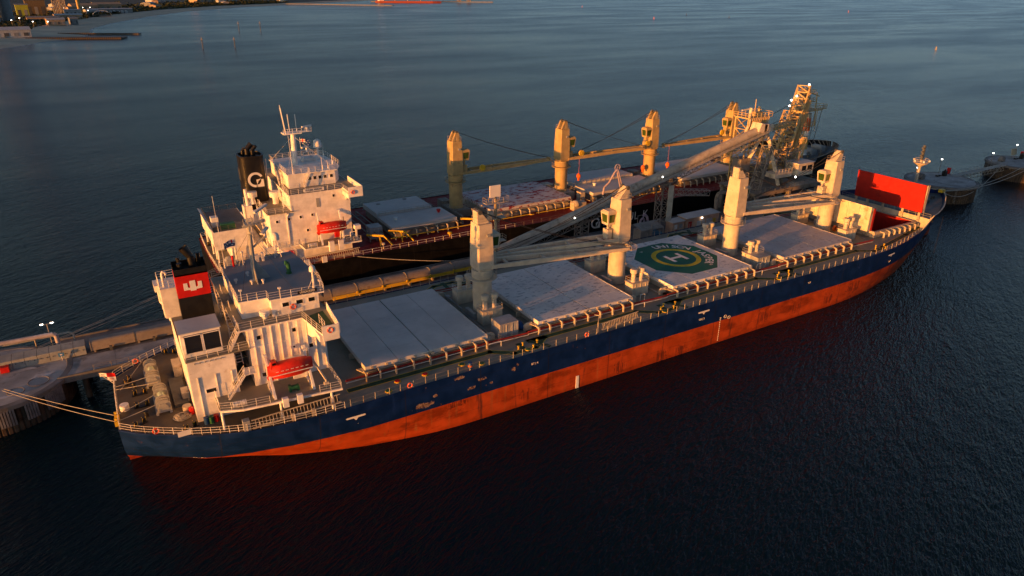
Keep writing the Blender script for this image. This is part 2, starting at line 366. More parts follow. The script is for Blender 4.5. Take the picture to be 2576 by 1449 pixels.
# ================================================================ NEAR SHIP
DK = 8.63; HC = 10.34; HW = 10.26
def interp(tab, x):
    if x <= tab[0][0]: return tab[0][1:]
    for a, b in zip(tab, tab[1:]):
        if x <= b[0]:
            t = (x-a[0])/(b[0]-a[0]); return [p+(q-p)*t for p, q in zip(a[1:], b[1:])]
    return tab[-1][1:]
ZL = [-6, 0, 2.2, 4.43, 6.5, 8.63]
US = [(1.2, .05, .06, 2.9, 5.2, 6.4, 7.15), (3, .1, .5, 4.2, 7.0, 8.2, 8.9), (5.4, .3, 1.6, 5.6, 8.9, 10.0, 10.7), (10, 1, 4.6, 8.8, 11.9, 13.0, 13.6), (15, 2.5, 7.4, 11.0, 13.7, 14.9, 15.5), (20, 5, 10.4, 13.2, 14.9, 15.9, 16.3), (25, 8, 12.3, 14.6, 15.6, 16.3, 16.6), (30, 10.5, 13.8, 15.4, 16.1, 16.4, 16.5), (40, 14.5, 15.7, 16.0, 16.13, 16.15, 16.15), (48, 15.8, 16.1, 16.13, 16.13, 16.13, 16.13), (128, 15.8, 16.1, 16.13, 16.13, 16.13, 16.13), (138, 13.8, 15.4, 15.7, 15.9, 16.0, 16.05), (148, 11.4, 13.7, 14.3, 14.8, 15.1, 15.3), (157, 8.6, 11.5, 12.2, 12.8, 13.2, 13.5), (167, 4.6, 7.9, 8.8, 9.6, 10.2, 10.7), (175, 2, 4.7, 5.6, 6.5, 7.3, 7.9), (180, .8, 2.6, 3.4, 4.3, 5.1, 5.8), (185, .1, .4, 1.2, 2.0, 2.8, 3.5), (187.5, .03, .05, .2, .7, 1.4, 2.0), (189.2, .02, .02, .03, .05, .2, .9)]
def hbU(x, z):
    ys = interp(US, x)
    for i in range(5):
        if z <= ZL[i+1]: t = (z-ZL[i])/(ZL[i+1]-ZL[i]); return ys[i]+(ys[i+1]-ys[i])*max(0, t)
    return ys[-1]
def make_hull(stations, zl, name, mat, parent, y0, smooth=True):
    mb = MB(); rings = []
    for s in stations:
        ys = s[1:]; rings.append([(s[0], y0-y, z) for y, z in zip(reversed(ys), reversed(zl))]+[(s[0], y0+y, z) for y, z in zip(ys, zl)])
    mb.loft(rings, close=False)
    n = len(rings[0]); mb.add(rings[0], [tuple(range(n))]); mb.add(rings[-1], [tuple(range(n-1, -1, -1))])
    return mb.obj(name, mat, parent, smooth)
def refine(tab, step=3.):
    out = []; pts = tab
    for i in range(len(pts)-1):
        p0, p1, p2, p3 = pts[max(i-1, 0)], pts[i], pts[i+1], pts[min(i+2, len(pts)-1)]; k = max(1, int((p2[0]-p1[0])/step))
        for j in range(k):
            t = j/k; x = p1[0]+(p2[0]-p1[0])*t; row = [x]
            for c in range(1, len(p1)):
                m1 = (p2[c]-p0[c])/max(p2[0]-p0[0], .1)*(p2[0]-p1[0]); m2 = (p3[c]-p1[c])/max(p3[0]-p1[0], .1)*(p2[0]-p1[0])
                row.append(max(min(p1[c], p2[c]), min(max(p1[c], p2[c]), (2*t**3-3*t*t+1)*p1[c]+(t**3-2*t*t+t)*m1+(-2*t**3+3*t*t)*p2[c]+(t**3-t*t)*m2)))
            out.append(tuple(row))
    out.append(pts[-1]); return out
US = refine(US)
U = T('bulk_carrier', 'blue and red hulled bulk carrier with green helipad circle, nearest the camera', 'ship', (95, 0, 0), 'bulk carriers moored at the jetty')
hull = make_hull(US, ZL, 'hull', hullU, U, 0); hull['label'] = 'dark blue topsides over weathered red antifouling paint'
# main deck with the opening of the foremost hold
HX0, HX1, HY = 150., 164.6, 8.6
mb = MB(); xs = sorted(set([s[0] for s in US if s[0] < 168]+[HX0, HX1, 168.]))
for a, b in zip(xs, xs[1:]):
    ya, yb = hbU(a, DK)-.02, hbU(b, DK)-.02
    if HX0 <= a and b <= HX1:
        for s in (-1, 1): mb.add([(a, s*ya, DK), (b, s*yb, DK), (b, s*HY, DK), (a, s*HY, DK)], [(0, 1, 2, 3) if s < 0 else (3, 2, 1, 0)])
    else: mb.add([(a, -ya, DK), (b, -yb, DK), (b, yb, DK), (a, ya, DK)], [(0, 1, 2, 3)])
mb.obj('main_deck', deckU, U)
# sheer strake lip along both deck edges
mb = MB()
for s in (-1, 1):
    for a, b in zip(xs, xs[1:]): mb.beam((a, s*(hbU(a, DK)-.05), DK+.06), (b, s*(hbU(b, DK)-.05), DK+.06), .12, .16)
mb.obj('gunwale_bar', hullU, U)
mb = MB(); mb.ext([(1.0, -5), (4.6, -5), (4.6, 1.0), (1.3, 1.3)], -.75, .0, 'y'); mb.obj('rudder', M('antifouling_red', (.26, .03, .01), .6, dirt=(.08, .02, .01), damt=.4), U)
# rudder head block seen at the waterline under the stern
# hold interior
mb = MB()
for a, b, c, d in ((HX0, HX1, -HY, -HY+.1), (HX0, HX1, HY-.1, HY), (HX0, HX0+.1, -HY, HY), (HX1-.1, HX1, -HY, HY)): mb.box(a, b, c, d, -4, 9.9)
mb.box(HX0, HX1, -HY, HY, -4.2, -4); mb.obj('cargo_hold', hred, U)['label'] = 'open dark red cargo hold'
mb = MB()
mb.box(HX0-.5, HX1+.4, -HY-.55, -HY-.01, DK, 9.98).box(HX0-.5, HX1+.4, HY+.01, HY+.55, DK, 9.98).box(HX0-.5, HX0-.02, -HY, HY, DK, 9.98).box(HX1+.02, HX1+.5, -HY, HY, DK, 9.98)
coam1 = mb.obj('hatch_coaming', coamtan, U)
# C-shaped stays shared by every coaming
def stay_mesh():
    mb = MB(); P = [(0, 1.28), (-.95, 1.28), (-1.2, 1.05), (-1.2, 0), (-.85, 0), (-.85, .9), (-.72, 1.02), (0, 1.02)]
    mb.ext(P, -.09, .09, 'x'); me_o = mb.obj('coaming_stay', coamtan, None, at=(0, 0, 0)); me = me_o.data; bpy.data.objects.remove(me_o); return me
STAY = stay_mesh()
mbp = MB(); P = [(-y, z) for y, z in [(0, 1.28), (-.95, 1.28), (-1.2, 1.05), (-1.2, 0), (-.85, 0), (-.85, .9), (-.72, 1.02), (0, 1.02)]]; mbp.ext(P, -.09, .09, 'x'); _o = mbp.obj('coaming_stay', coamtan, None, at=(0, 0, 0)); STAYP = _o.data; bpy.data.objects.remove(_o)
HATCH = [(32.0, 51.6, hatchA, 'smooth grey'), (60.8, 80.1, hatchB, 'peeling grey'), (89.3, 109.4, hatchB, 'helipad'), (118.4, 139.7, hatchC, 'dull grey')]
STX = [[31.8, 33.8, 36.2, 38.9, 41.5, 44.1, 46.6, 49.0, 50.9], [60.3, 62.4, 64.7, 67.2, 69.9, 72.4, 75.0, 77.3, 79.3], [89.6, 92, 94.5, 97, 99.5, 102, 104.5, 107, 109.2], [118.6, 121, 123.5, 126, 128.5, 131, 133.5, 136, 138.6]]
coamings = []
for (x0, x1, hm, nm), sx in zip(HATCH, STX):
    mb = MB(); mb.box(x0+.5, x1-.5, -HW+.5, HW-.5, DK, 9.55)
    # coaming top plate, pointed ends
    for s in (-1, 1): mb.ext([(x0-.9, s*(HW-1.2)), (x0-.3, s*(HW+.25)), (x1+.3, s*(HW+.25)), (x1+1.1, s*(HW-1.0)), (x1-.8, s*(HW-1.0)), (x0+.8, s*(HW-1.2))][::s], 9.55, 9.68)
    for s in (-1, 1): mb.box(x0-.35, x0+.5, s*4-.12, s*4+.12, DK, 9.5).box(x1-.5, x1+.35, s*4-.12, s*4+.12, DK, 9.5)
    co = mb.obj('hatch_coaming', coamtan, U); coamings.append(co)
    mid = (x0+x1)/2; q = (x1-x0)/4
    for k in range(4):
        a = x0+q*k+(.08 if k == 2 else .025); b = x0+q*(k+1)-(.08 if k == 1 else .025)
        mb = MB(); mb.box(a, b, -HW, HW, 9.72, HC-.02)
        mb.ext([(a+.04, -HW+.05), (b-.04, -HW+.05), (b-.04, HW-.05), (a+.04, HW-.05)], HC-.02, HC)
        for yy in (-6.8, -3.4, 0, 3.4, 6.8): mb.box(a+.05, b-.05, yy-.012, yy+.012, HC, HC+.012)     # weld seams
        for e in ((a, a+.12), (b-.12, b)):
            if (k, e[0] == a) in ((0, True), (3, False)): mb.box(e[0], e[1], -HW+.1, HW-.1, HC, HC+.05)
        mb.obj('hatch_panel', hm, co)
    mb = MB()
    for s in (-1, 1):
        for k in range(9):
            xx = x0+1+(x1-x0-2)*k/8; mb.cb(xx, s*(HW+.06), 9.78, .35, .14, .4)
        mb.cyl((mid-.45, s*(HW+.12), 9.9), (mid-.45, s*(HW+.3), 9.9), .26, n=10).cyl((mid+.45, s*(HW+.12), 9.9), (mid+.45, s*(HW+.3), 9.9), .26, n=10)
    mb.obj('hatch_cleats', coamtan, co)['kind'] = 'stuff'
    for xx in sx:
        place('coaming_stay', STAY, (xx, -HW-.02, DK+.0), co); place('coaming_stay', STAYP, (xx, HW+.02, DK), co)
for k in range(7):
    xx = 151.5+k*1.95; yy = min(HY+.55, hbU(xx, DK)-1.9)
    place('coaming_stay', STAY, (xx, -yy+.02, DK), coam1); place('coaming_stay', STAYP, (xx, yy-.02, DK), coam1)
# helipad on the third cover
hx, hy, hz = 99.75, .3, HC+.016
def octa(r): return [(hx+r*math.cos(R(22.5+45*i)), hy+r*math.sin(R(22.5+45*i))) for i in range(8)]
def ringpoly(mb, r0, r1, z, n=48, oct=False):
    if oct: A, B = octa(r0), octa(r1); n = 8
    else: A = [(hx+r0*math.cos(2*math.pi*i/n), hy+r0*math.sin(2*math.pi*i/n)) for i in range(n)]; B = [(hx+r1*math.cos(2*math.pi*i/n), hy+r1*math.sin(2*math.pi*i/n)) for i in range(n)]
    for i in range(n): j = (i+1) % n; mb.add([(*A[i], z), (*B[i], z), (*B[j], z), (*A[j], z)], [(0, 1, 2, 3)])
mb = MB(); mb.add([(*p, hz) for p in octa(8.55)], [tuple(range(8))]); hp = mb.obj('helipad', helig, U); hp['label'] = 'green octagonal helicopter landing mark'
oa, ob = octa(8.55), octa(8.85)
for i in range(8):
    A_, B_, C_, D_ = [V3((*p, hz)) for p in (oa[i], ob[i], ob[(i+1) % 8], oa[(i+1) % 8])]
    for t0, t1 in (((0, .3), (.7, 1)) if i % 2 else ((0, 1),)):
        mb = MB(); mb.add([A_.lerp(D_, t0), B_.lerp(C_, t0), B_.lerp(C_, t1), A_.lerp(D_, t1)], [(0, 1, 2, 3)]); mb.obj('white_border', skin_w, hp)
mb = MB(); ringpoly(mb, 3.9, 4.85, hz+.006); mb.obj('yellow_ring', M('helipad_yellow', (.66, .50, .01), .6, dirt=(.4, .32, .03), damt=.3, dsc=1.5), hp)
mb = MB()
for xx in (98.2, 101.3): mb.box(xx-.36, xx+.36, hy-1.75, hy+1.75, hz+.004, hz+.012)
mb.box(98.56, 100.94, hy-.36, hy+.36, hz+.004, hz+.012); mb.obj('letter_h', skin_w, hp)
for i, ch in enumerate('UNISON JASPER'):
    if ch == ' ': continue
    a = R(86-i*11.6); c, s_ = math.cos(a), math.sin(a); rr = 6.35
    text(ch, 2.15, (hx+rr*c, hy+rr*s_, hz+.008), (s_, -c, 0), (c, s_, 0), skin_w, hp, 'letter', .004, bold=.022)
for s_ in (1, -1):
    a = R(125) if s_ > 0 else R(-62); text('5t', .8, (hx+7*math.cos(a), hy+7*math.sin(a), hz+.008), (math.sin(a), -math.cos(a), 0), (math.cos(a), math.sin(a), 0), skin_w, hp, 'letter', .004)
# open hatch panels of the foremost hold
mb = MB(); mb.hexa([(165.0, -9.75, 12.15), (165.35, -9.75, 12.1), (165.35, 7.3, 12.1), (165.0, 7.3, 12.15), (165.0, -9.45, 18.55), (165.35, -9.45, 18.5), (165.35, 7.6, 18.5), (165.0, 7.6, 18.55)])
for s in (-9.1, 6.6): mb.box(164.9, 165.0, s-.35, s+.35, 12.5, 12.9)
op = mb.obj('hatch_panel', hred, coam1); op['label'] = 'raised bright red hatch panel standing upright'
mb = MB(); mb.box(165.38, 166.2, -9.7, 7.5, 12.05, 18.5); mb.obj('hatch_panel', coamtan, coam1)
mb = MB()
for yy in (-9.0, -5, 0, 4, 7): mb.beam((165.6, yy, 9.9), (165.6, yy, 12.2), .5, .25)
mb.obj('hinge_arm', coamtan, coam1)
mb = MB(); mb.box(147.9, 148.0, -8.3, 8.3, 10.2, 15.7)
for yy in (-8.3, -5.5, -2.7, 0, 2.7, 5.5, 8.1): mb.box(147.72, 147.9, yy, yy+.18, 10.2, 15.7)
for zz in (10.2, 15.5): mb.box(147.7, 147.9, -8.3, 8.3, zz, zz+.2)
mb.obj('hatch_panel', M('panel_cream', (.66, .60, .44), .5, dirt=(.32, .17, .07), damt=.45, dsc=.5, streak=.6), coam1)['label'] = 'cream underside of the folded hatch panel, streaked with rust'
mb = MB(); mb.box(148.05, 148.75, -8.25, 8.25, 10.15, 15.4); mb.obj('hatch_panel', coamtan, coam1)
mb = MB(); mb.box(148.85, 149.45, -8.3, 8.3, 10.1, 15.2); mb.obj('hatch_panel', hred, coam1)
# pipes along both sides, walkway paint, deck fittings
for s in (-1, 1):
    for (dy, z, r, m_, nm) in ((-.62, 9.42, .11, pipered, 'fire_main'), (-.35, 9.15, .09, pipered, 'hydraulic_pipe'), (-.62, 9.0, .06, railw, 'cable_pipe')):
        mb = MB()
        for a, b in ((29, 53), (58.5, 82), (87.5, 111.5), (116.5, 141)):
            mb.cyl((a, s*(HW-dy+.0), z), (b, s*(HW-dy), z), r, n=8)
            mb.cyl((b, s*(HW-dy), z), (b+5.6, s*(HW-dy), z-.15), r, n=8)
        mb.obj(nm, m_, U)
def strip(mb, pts, wd, z):
    pts = [V3((*p, 0)) for p in pts]
    for a, b in zip(pts, pts[1:]):
        d = (b-a).normalized(); n = V3((-d.y, d.x, 0))*wd/2; e = d*wd*.35
        mb.add([(*(a-e-n).xy, z), (*(b+e-n).xy, z), (*(b+e+n).xy, z), (*(a-e+n).xy, z)], [(0, 1, 2, 3)])
GW = []
for i in range(4):
    x0, x1 = HATCH[i][0], HATCH[i][1]; GW += [(x0-3, -12.35), (x1-.8, -12.35), (x1+2.3, -15.0), (x1+6.0, -15.0), (x1+9, -12.35)]
GW = GW[:-1]+[(146, -13.6), (158, -11.3), (166, -9.6)]
GW = [(p[0], max(p[1], -hbU(p[0], DK)+1.6)) for p in GW]
for s in (1, -1):
    pts = [(a, b*s) for a, b in GW]
    mb = MB(); strip(mb, pts, 1.15, DK+.004); mb.obj('walkway_border', yellow, U)
    mb = MB(); strip(mb, pts, .92, DK+.010); mb.obj('walkway_paint', walk, U)
    mb = MB()
    for i in range(3): x1 = HATCH[i][1]; strip(mb, [(x1+4.2, s*-15.0), (x1+4.2, s*-12.4)], .8, DK+.016); strip(mb, [(x1+6.3, s*-12.5), (x1+8.0, s*-15.2)], .8, DK+.022)
    mb.obj('cross_walkway', walk, U)
# deck-edge stanchions with two wires
for s in (-1, 1):
    mb = MB(); x = 27.8
    prev = None
    while x < 165:
        y = s*(hbU(x, DK)-.22); mb.beam((x, y, DK), (x, y, DK+1.15), .075, .05)
        mb.beam((x, y, DK+.02), (x, y-s*.45, DK+.02), .05)
        if prev:
            for z in (.55, 1.12): mb.cyl((prev[0], prev[1], DK+z), (x, y, DK+z), .012, n=3, cap=False)
        prev = (x, y); x += 1.95*rnd.uniform(.78, 1.2)
    mb.obj('deck_railing', coamtan, U)
# green hatch rings, yellow lashing pots, deck lockers
def disc(mb, x, y, r, z, h=.05, n=14): mb.cyl((x, y, z), (x, y, z+h), r, n=n)
for x, y, m_ in ((56.2, -14.6, green), (33.5, -15.2, green), (83.5, -14.8, green), (112.2, -14.7, green), (48.0, -14.9, green), (39.6, -13.6, red), (45.4, -13.7, green), (35.5, -13.4, red)):
    mb = MB(); disc(mb, x, y, .5, DK, .12); a = mb.obj('manhole', yellow, U); mb = MB(); disc(mb, x, y, .38, DK+.12, .06); mb.obj('cover', m_, a)
for i in range(4):
    x1 = HATCH[i][1]
    for dx, dy in ((3.4, -13.8), (4.6, -13.1), (5.6, -14.6), (7.0, -13.4)):
        mb = MB(); mb.lathe((x1+dx, dy, DK), [(.16, 0), (.14, .1), (.08, .12), (.08, .4), (.2, .42), (.2, .56), (.05, .6)], 10); mb.obj('yellow_vent_head', yellow, U)
# crane-foot machinery decks : ventilators, masts, machinery
def vent(x, y, z, s=1.0, m_=None):
    mb = MB(); mb.lathe((x, y, z), [(.46*s, 0), (.42*s, .15), (.40*s, 1.5*s), (.66*s, 1.7*s), (.70*s, 2.25*s), (.62*s, 2.42*s), (.15, 2.46*s)], 16); return mb.obj('ventilator', m_ or cream, U, True)
def ventbox(x0, x1, y0, y1, h, big=1.0):
    mb = MB(); mb.box(x0, x1, y0, y1, DK, DK+h)
    mb.box(x0-.12, x1+.12, y0-.12, y1+.12, DK+h, DK+h+.08)
    for xx in (x0+.6, (x0+x1)/2, x1-.6): mb.box(xx-.03, xx+.03, y0-.06, y0, DK, DK+h)
    b = mb.obj('ventilator_house', cream, U)
    mb = MB(); z = DK+h+.08; mb.rail([(x0, y0, z), (x1, y0, z), (x1, y1, z), (x0, y1, z), (x0, y0, z)], .9, 1.6, .022, 2); mb.obj('railing', railw, b)
    for xx in (x0+.95, x1-.95): vent(xx, (y0+y1)/2, DK+h+.08, big)
CX = [56.2, 84.6, 114.3, 144.0]
for i, c in enumerate(CX):
    ys = -4.0 if i == 0 else -7.2
    ventbox(c-2.1, c+1.5, ys-.1, ys+2.0, 2.35); ventbox(c-2.1, c+1.5, 5.2, 7.2, 2.3)
    mb = MB()   # deck machinery between the covers
    mb.box(c-2.5, c-1.9, -1.5, 1.5, DK, DK+1.1).cyl((c+2.2, 3.5, DK), (c+2.2, 3.5, DK+1.2), .4, n=12).box(c+1.7, c+2.6, 8.2, 9.6, DK, DK+.9)
    mb.tube([(c-2.9, -8.8, DK+.3), (c-2.9, 2, DK+.3), (c-2.9, 2, DK+.8), (c-2.9, 8.8, DK+.8)], .09); mb.tube([(c+2.9, -8.8, DK+.25), (c+2.9, 8.8, DK+.25)], .07)
    mb.cb(c-2.7, 7.9, DK, .7, .9, .8).cb(c+2.4, -4.6, DK, .6, .8, .7)
    mb.obj('deck_machinery', greyp, U)
    mb = MB(); mb.cb(c+2.5, 1.5, DK, .5, .5, .9); mb.obj('hose_box', red, U)
    # ragged coaming-end brackets
    mb = MB()
    if i < 3:
        for xx, d in ((HATCH[i][1]+.4, 1), (HATCH[i+1][0]-.4, -1)):
            for yy in (-8.9, 8.9): mb.ext([(xx, DK), (xx+d*1.5, DK), (xx+d*1.5, DK+.9), (xx+d*1.0, DK+1.25), (xx, DK+1.25)][::d], yy-.15, yy+.15, 'y')
        mb.obj('coaming_bracket', cream, U)
mb = MB()
for i in range(3):
    x1 = HATCH[i][1]
    mb.tube([(x1-.5, -11.6, DK+.9), (x1+1.6, -11.6, DK+.9), (x1+1.6, -11.6, DK)], .05); mb.tube([(x1+2.4, -9.5, DK), (x1+2.4, -9.5, DK+1.3), (x1+3.4, -9.5, DK+1.3), (x1+3.4, -9.5, DK)], .05)
mb.obj('pipe_handrail', railw, U)
# accommodation ladder stowed along the deck edge
mb = MB(); mb.ladder((69.6, -15.3, 9.5), (77.2, -15.3, 9.9), .9, .32, .07, (0, .25, .97)); mb.beam((69.6, -15.55, 9.0), (77.2, -15.55, 9.4), .1); 
for xx in (71, 75.5): mb.cyl((xx, -15.2, DK), (xx, -15.2, 9.6), .08, n=6)
mb.tube([(68.8, -15.4, DK), (68.8, -15.4, DK+1.9), (69.9, -14.2, DK+2.3), (69.9, -13.0, DK+1.9)], .08)
mb.obj('accommodation_ladder', coamtan, U)
# ------------------------------------------------ cranes
def deck_crane(ship, x, y, zb, ztow, ztop, mat, tip, cab=True, ratio=1., slew_cab=-1, cream2=None, K=False):
    mb = MB(); mb.lathe((x, y, zb), [(1.72*ratio, 0), (1.72*ratio, .25), (1.6*ratio, .3), (1.6*ratio, ztow-zb-1.4), (1.75*ratio, ztow-zb-1.3), (1.75*ratio, ztow-zb)], 28)
    cr = mb.obj('deck_crane', mat, ship, True)
    sgn = 1 if tip[0] > x else -1
    hxw, hyw = 1.33*ratio, 1.55*ratio
    def ring(z, t, ch=.1): a, b = hxw*t, hyw*t; c = ch; return [(x-a+c, y-b, z), (x+a-c, y-b, z), (x+a, y-b+c, z), (x+a, y+b-c, z), (x+a-c, y+b, z), (x-a+c, y+b, z), (x-a, y+b-c, z), (x-a, y-b+c, z)]
    mb = MB(); mb.loft([ring(ztow, .95), ring(ztow+.5, 1.06), ring(ztow+4, 1.02), ring(ztop, .92)])
    if not K: mb.ext([(x+sgn*hxw*.8, ztop), (x-sgn*hxw*.84, ztop), (x-sgn*hxw*.84, ztop+2.0), (x-sgn*hxw*.45, ztop+2.05)][::-sgn], y-hyw*.5, y+hyw*.5, 'y')
    else:
        for s in (-1, 1): mb.ext([(x-hxw*.8, ztop), (x+hxw*.8, ztop), (x+hxw*.45, ztop+1.9), (x-hxw*.1, ztop+1.9)], y+s*.85-.25, y+s*.85+.25, 'y')
    tw = mb.obj('crane_tower', mat, cr)
    mb = MB()
    xs_ = x-sgn*hxw*.5 if not K else x+hxw*.2
    for s in (-1, 1): mb.cyl((xs_, y+s*.75-.2, ztop+1.9), (xs_, y+s*.75+.2, ztop+1.9), .38, n=12)
    mb.cyl((xs_, y-.8, ztop+1.9), (xs_, y+.8, ztop+1.9), .12, n=8); mb.obj('sheave', dgrey, tw)
    mb = MB(); z = ztop+.02; a, b = hxw*.84, hyw*.84
    mb.rail([(x-a, y-b, z), (x+a, y-b, z), (x+a, y+b, z), (x-a, y+b, z), (x-a, y-b, z)], .9, 1.2, .025, 2); mb.obj('top_railing', coamtan, tw)
    mb = MB(); mb.box(x+.15, x+.75, y-hyw*1.06-.02, y-hyw*.95, ztop-2.1, ztop-1.6); mb.obj('tower_window', greyp, tw)
    mb = MB(); mb.ladder((x+hxw*1.1+.12, y-hyw*.5, ztow-2), (x+hxw*.9+.12, y-hyw*.5, ztop), .5, .4, .035, (0, 1, 0)); mb.obj('tower_ladder', mat, tw)
    # slewing platform
    mb = MB(); mb.lathe((x, y, ztow-1.55), [(1.6*ratio, -.05), (2.5*ratio, 0), (2.5*ratio, .09), (1.6*ratio, .1)], 18)
    zp = ztow-1.45; pts = [(x+2.45*ratio*math.cos(2*math.pi*i/12), y+2.45*ratio*math.sin(2*math.pi*i/12), zp) for i in range(13)]
    mb.rail(pts, 1.0, 1.4, .025, 2); mb.obj('slewing_platform', mat, cr)
    # twin-beam jib
    rx = x+sgn*hxw*.8; zj = ztow+.55
    d = (V3(tip)-V3((rx, y, zj))); dn = d.normalized(); sd = V3((-dn.y, dn.x, 0)).normalized()
    mb = MB(); root = V3((rx, y, zj))
    for s in (-1, 1):
        mb.beam(root+sd*s*1.55*ratio, root+d*.25+sd*s*1.35*ratio, .36, .6, w2=.36, h2=.85); mb.beam(root+d*.25+sd*s*1.35*ratio, root+d*.72+sd*s*.9*ratio, .36, .85, w2=.36, h2=.75); mb.beam(root+d*.72+sd*s*.9*ratio, V3(tip)+sd*s*.6*ratio, .36, .75, w2=.36, h2=.5)
    for t in (.12, .38, .62, .85, .985):
        ww = 1.5-.9*t; c = root+d*t; mb.beam(c-sd*ww*ratio, c+sd*ww*ratio, .4, .35)
    jb = mb.obj('jib', mat if not cream2 else cream2, cr)
    mb = MB(); tp = V3(tip)
    mb.box(tp.x-.6+sgn*.7, tp.x+.6+sgn*.7, tp.y-1.0, tp.y+1.0, tp.z-.35, tp.z-.28); mb.rail([(tp.x-.6+sgn*.7, tp.y-1.0, tp.z-.28), (tp.x+.6+sgn*.7, tp.y-1.0, tp.z-.28), (tp.x+.6+sgn*.7, tp.y+1.0, tp.z-.28)], .8, 1., .025, 2)
    for s in (-.3, .3): mb.cyl(tp+sd*(s-.12)+V3((0, 0, .25)), tp+sd*(s+.12)+V3((0, 0, .25)), .38, n=10)
    mb.obj('jib_head', mat, jb)
    mb = MB(); sh = V3((xs_, y, ztop+2.0))
    for s in (-.75, -.6, .6, .75):
        p, q = sh+V3((0, s, 0)), tp+sd*s*.6+V3((0, 0, .5)); n = 6; pr = p
        for i in range(1, n+1):
            t = i/n; c = p.lerp(q, t)-V3((0, 0, 1))*(1.1*4*t*(1-t)*(.4 if K else 1.)); mb.cyl(pr, c, .04, n=4, cap=False); pr = c
    mb.obj('luffing_wires', ropedk, cr)
    if cab:
        cxs = x+sgn*hxw*1.02+(.0); c0 = (x+sgn*(hxw*.95+.95))
        yc_ = y+(.55 if not K else -.4); 
        mb = MB(); P = [(-.75, -.8), (.75, -.8), (.75, .8), (-.75, .8)]
        z0, z1 = ztop-4.7, ztop-2.4
        mb.hexa([(c0-.75, yc_-.9, z0), (c0+.75, yc_-.9, z0), (c0+.75, yc_+.9, z0), (c0-.75, yc_+.9, z0), (c0-1.0, yc_-1.1, z1), (c0+1.0, yc_-1.1, z1), (c0+1.0, yc_+1.1, z1), (c0-1.0, yc_+1.1, z1)])
        mb.hexa([(c0-1.0, yc_-1.1, z1), (c0+1.0, yc_-1.1, z1), (c0+1.0, yc_+1.1, z1), (c0-1.0, yc_+1.1, z1), (c0-.7, yc_-.8, z1+.35), (c0+.7, yc_-.8, z1+.35), (c0+.7, yc_+.8, z1+.35), (c0-.7, yc_+.8, z1+.35)])
        cb_ = mb.obj('operator_cab', mat, cr)
        mb = MB()
        def lerp(a, b, t): return tuple(p+(q-p)*t for p, q in zip(a, b))
        for (A_, B_, C_, D_, nrm) in (((c0-.75, yc_-.9, z0), (c0+.75, yc_-.9, z0), (c0+1.0, yc_-1.1, z1), (c0-1.0, yc_-1.1, z1), (0, -1, 0)), ((c0+sgn*.75, yc_+.9, z0), (c0+sgn*.75, yc_-.9, z0), (c0+sgn*1.0, yc_-1.1, z1), (c0+sgn*1.0, yc_+1.1, z1), (sgn, 0, 0))):
            n_ = V3(nrm)*.025
            for (u0, u1) in ((.14, .86),):
                q_ = []
                for (u, v_) in ((u0, .2), (u1, .2), (u1, .86), (u0, .86)): q_.append(V3(lerp(lerp(A_, B_, u), lerp(D_, C_, u), v_))+n_)
                mb.add(q_, [(0, 1, 2, 3)])
        mb.obj('cab_window', cabglass, cb_)
        mb = MB(); mb.box(c0-.55, c0+.45, yc_-.7, yc_+.7, ztow+.3, ztow+2.3); mb.beam((c0, yc_, ztow+2.3), (c0, yc_, z0), .3); mb.obj('winch_house', mat, cr)
    return cr
crU = [deck_crane(U, CX[0], 0, DK, 16.9, 24.8, cream, (84.2, -3.1, 16.4)), deck_crane(U, CX[1], 0, DK, 16.9, 24.8, cream, (59.6, 3.6, 17.2)), deck_crane(U, CX[2], 0, DK, 16.9, 24.8, cream, (141.0, -3.1, 16.6)), deck_crane(U, CX[3], 0, DK, 16.9, 24.8, cream, (118.2, 3.6, 17.2))]
# hook blocks hanging by the pedestals of the second and fourth crane, floodlights
for c, y in ((CX[1]+1.0, -1.9), (CX[3]+1.0, -1.95)):
    mb = MB(); mb.cyl((c+.6, y-.2, DK+.9), (c+.6, y+.2, DK+.9), .55, n=14); mb.box(c+.35, c+.85, y-.25, y+.25, DK+.2, DK+.8); h = mb.obj('hook_block', orange, U)
    mb = MB()
    for k in (-.25, .05, .35): mb.beam((c+.3, y-.26, DK+.75+k), (c+.9, y-.26, DK+1.0+k), .02, .12)
    mb.obj('black_stripe', black, h)
# ------------------------------------------------ stern, mooring deck, superstructure of the near ship
BD = 11.5; CD = 17.3; BR = 19.8; RF = 22.3
# boat deck slab and pillars
mb = MB(); PB = [(12.4, -9.5), (12.4, -13.6), (15.0, -14.6), (27.1, -15.9), (27.1, 15.9), (15.0, 14.6), (12.4, 13.6), (12.4, 9.5)]
mb.ext(PB[::1], BD-.28, BD-.02); mb.obj('boat_deck', white, U)
mb = MB(); mb.ext([(x, y*.985) for x, y in PB], BD-.02, BD); mb.obj('boat_deck_coating', deckU, U)
mb = MB()
for x, y in ((12.6, -13.4), (19.4, -14.8), (25.7, -15.5), (12.6, 13.4), (19.4, 14.8), (25.7, 15.5)): mb.cyl((x, y, DK), (x, y, BD-.28), .17, n=10)
mb.obj('boat_deck_pillars', white, U)
mb = MB(); z = BD
mb.rail([(12.5, -10.2, z), (12.5, -13.5, z), (15, -14.45, z), (18.2, -14.8, z)], 1.05, 1.3); mb.rail([(24.3, -15.45, z), (27.0, -15.8, z), (27.0, -10, z)], 1.05, 1.3); mb.rail([(12.5, 10.2, z), (12.5, 13.5, z), (15, 14.45, z), (27, 15.8, z), (27, 10, z)], 1.05, 1.5); mb.obj('boat_deck_railing', railw, U)
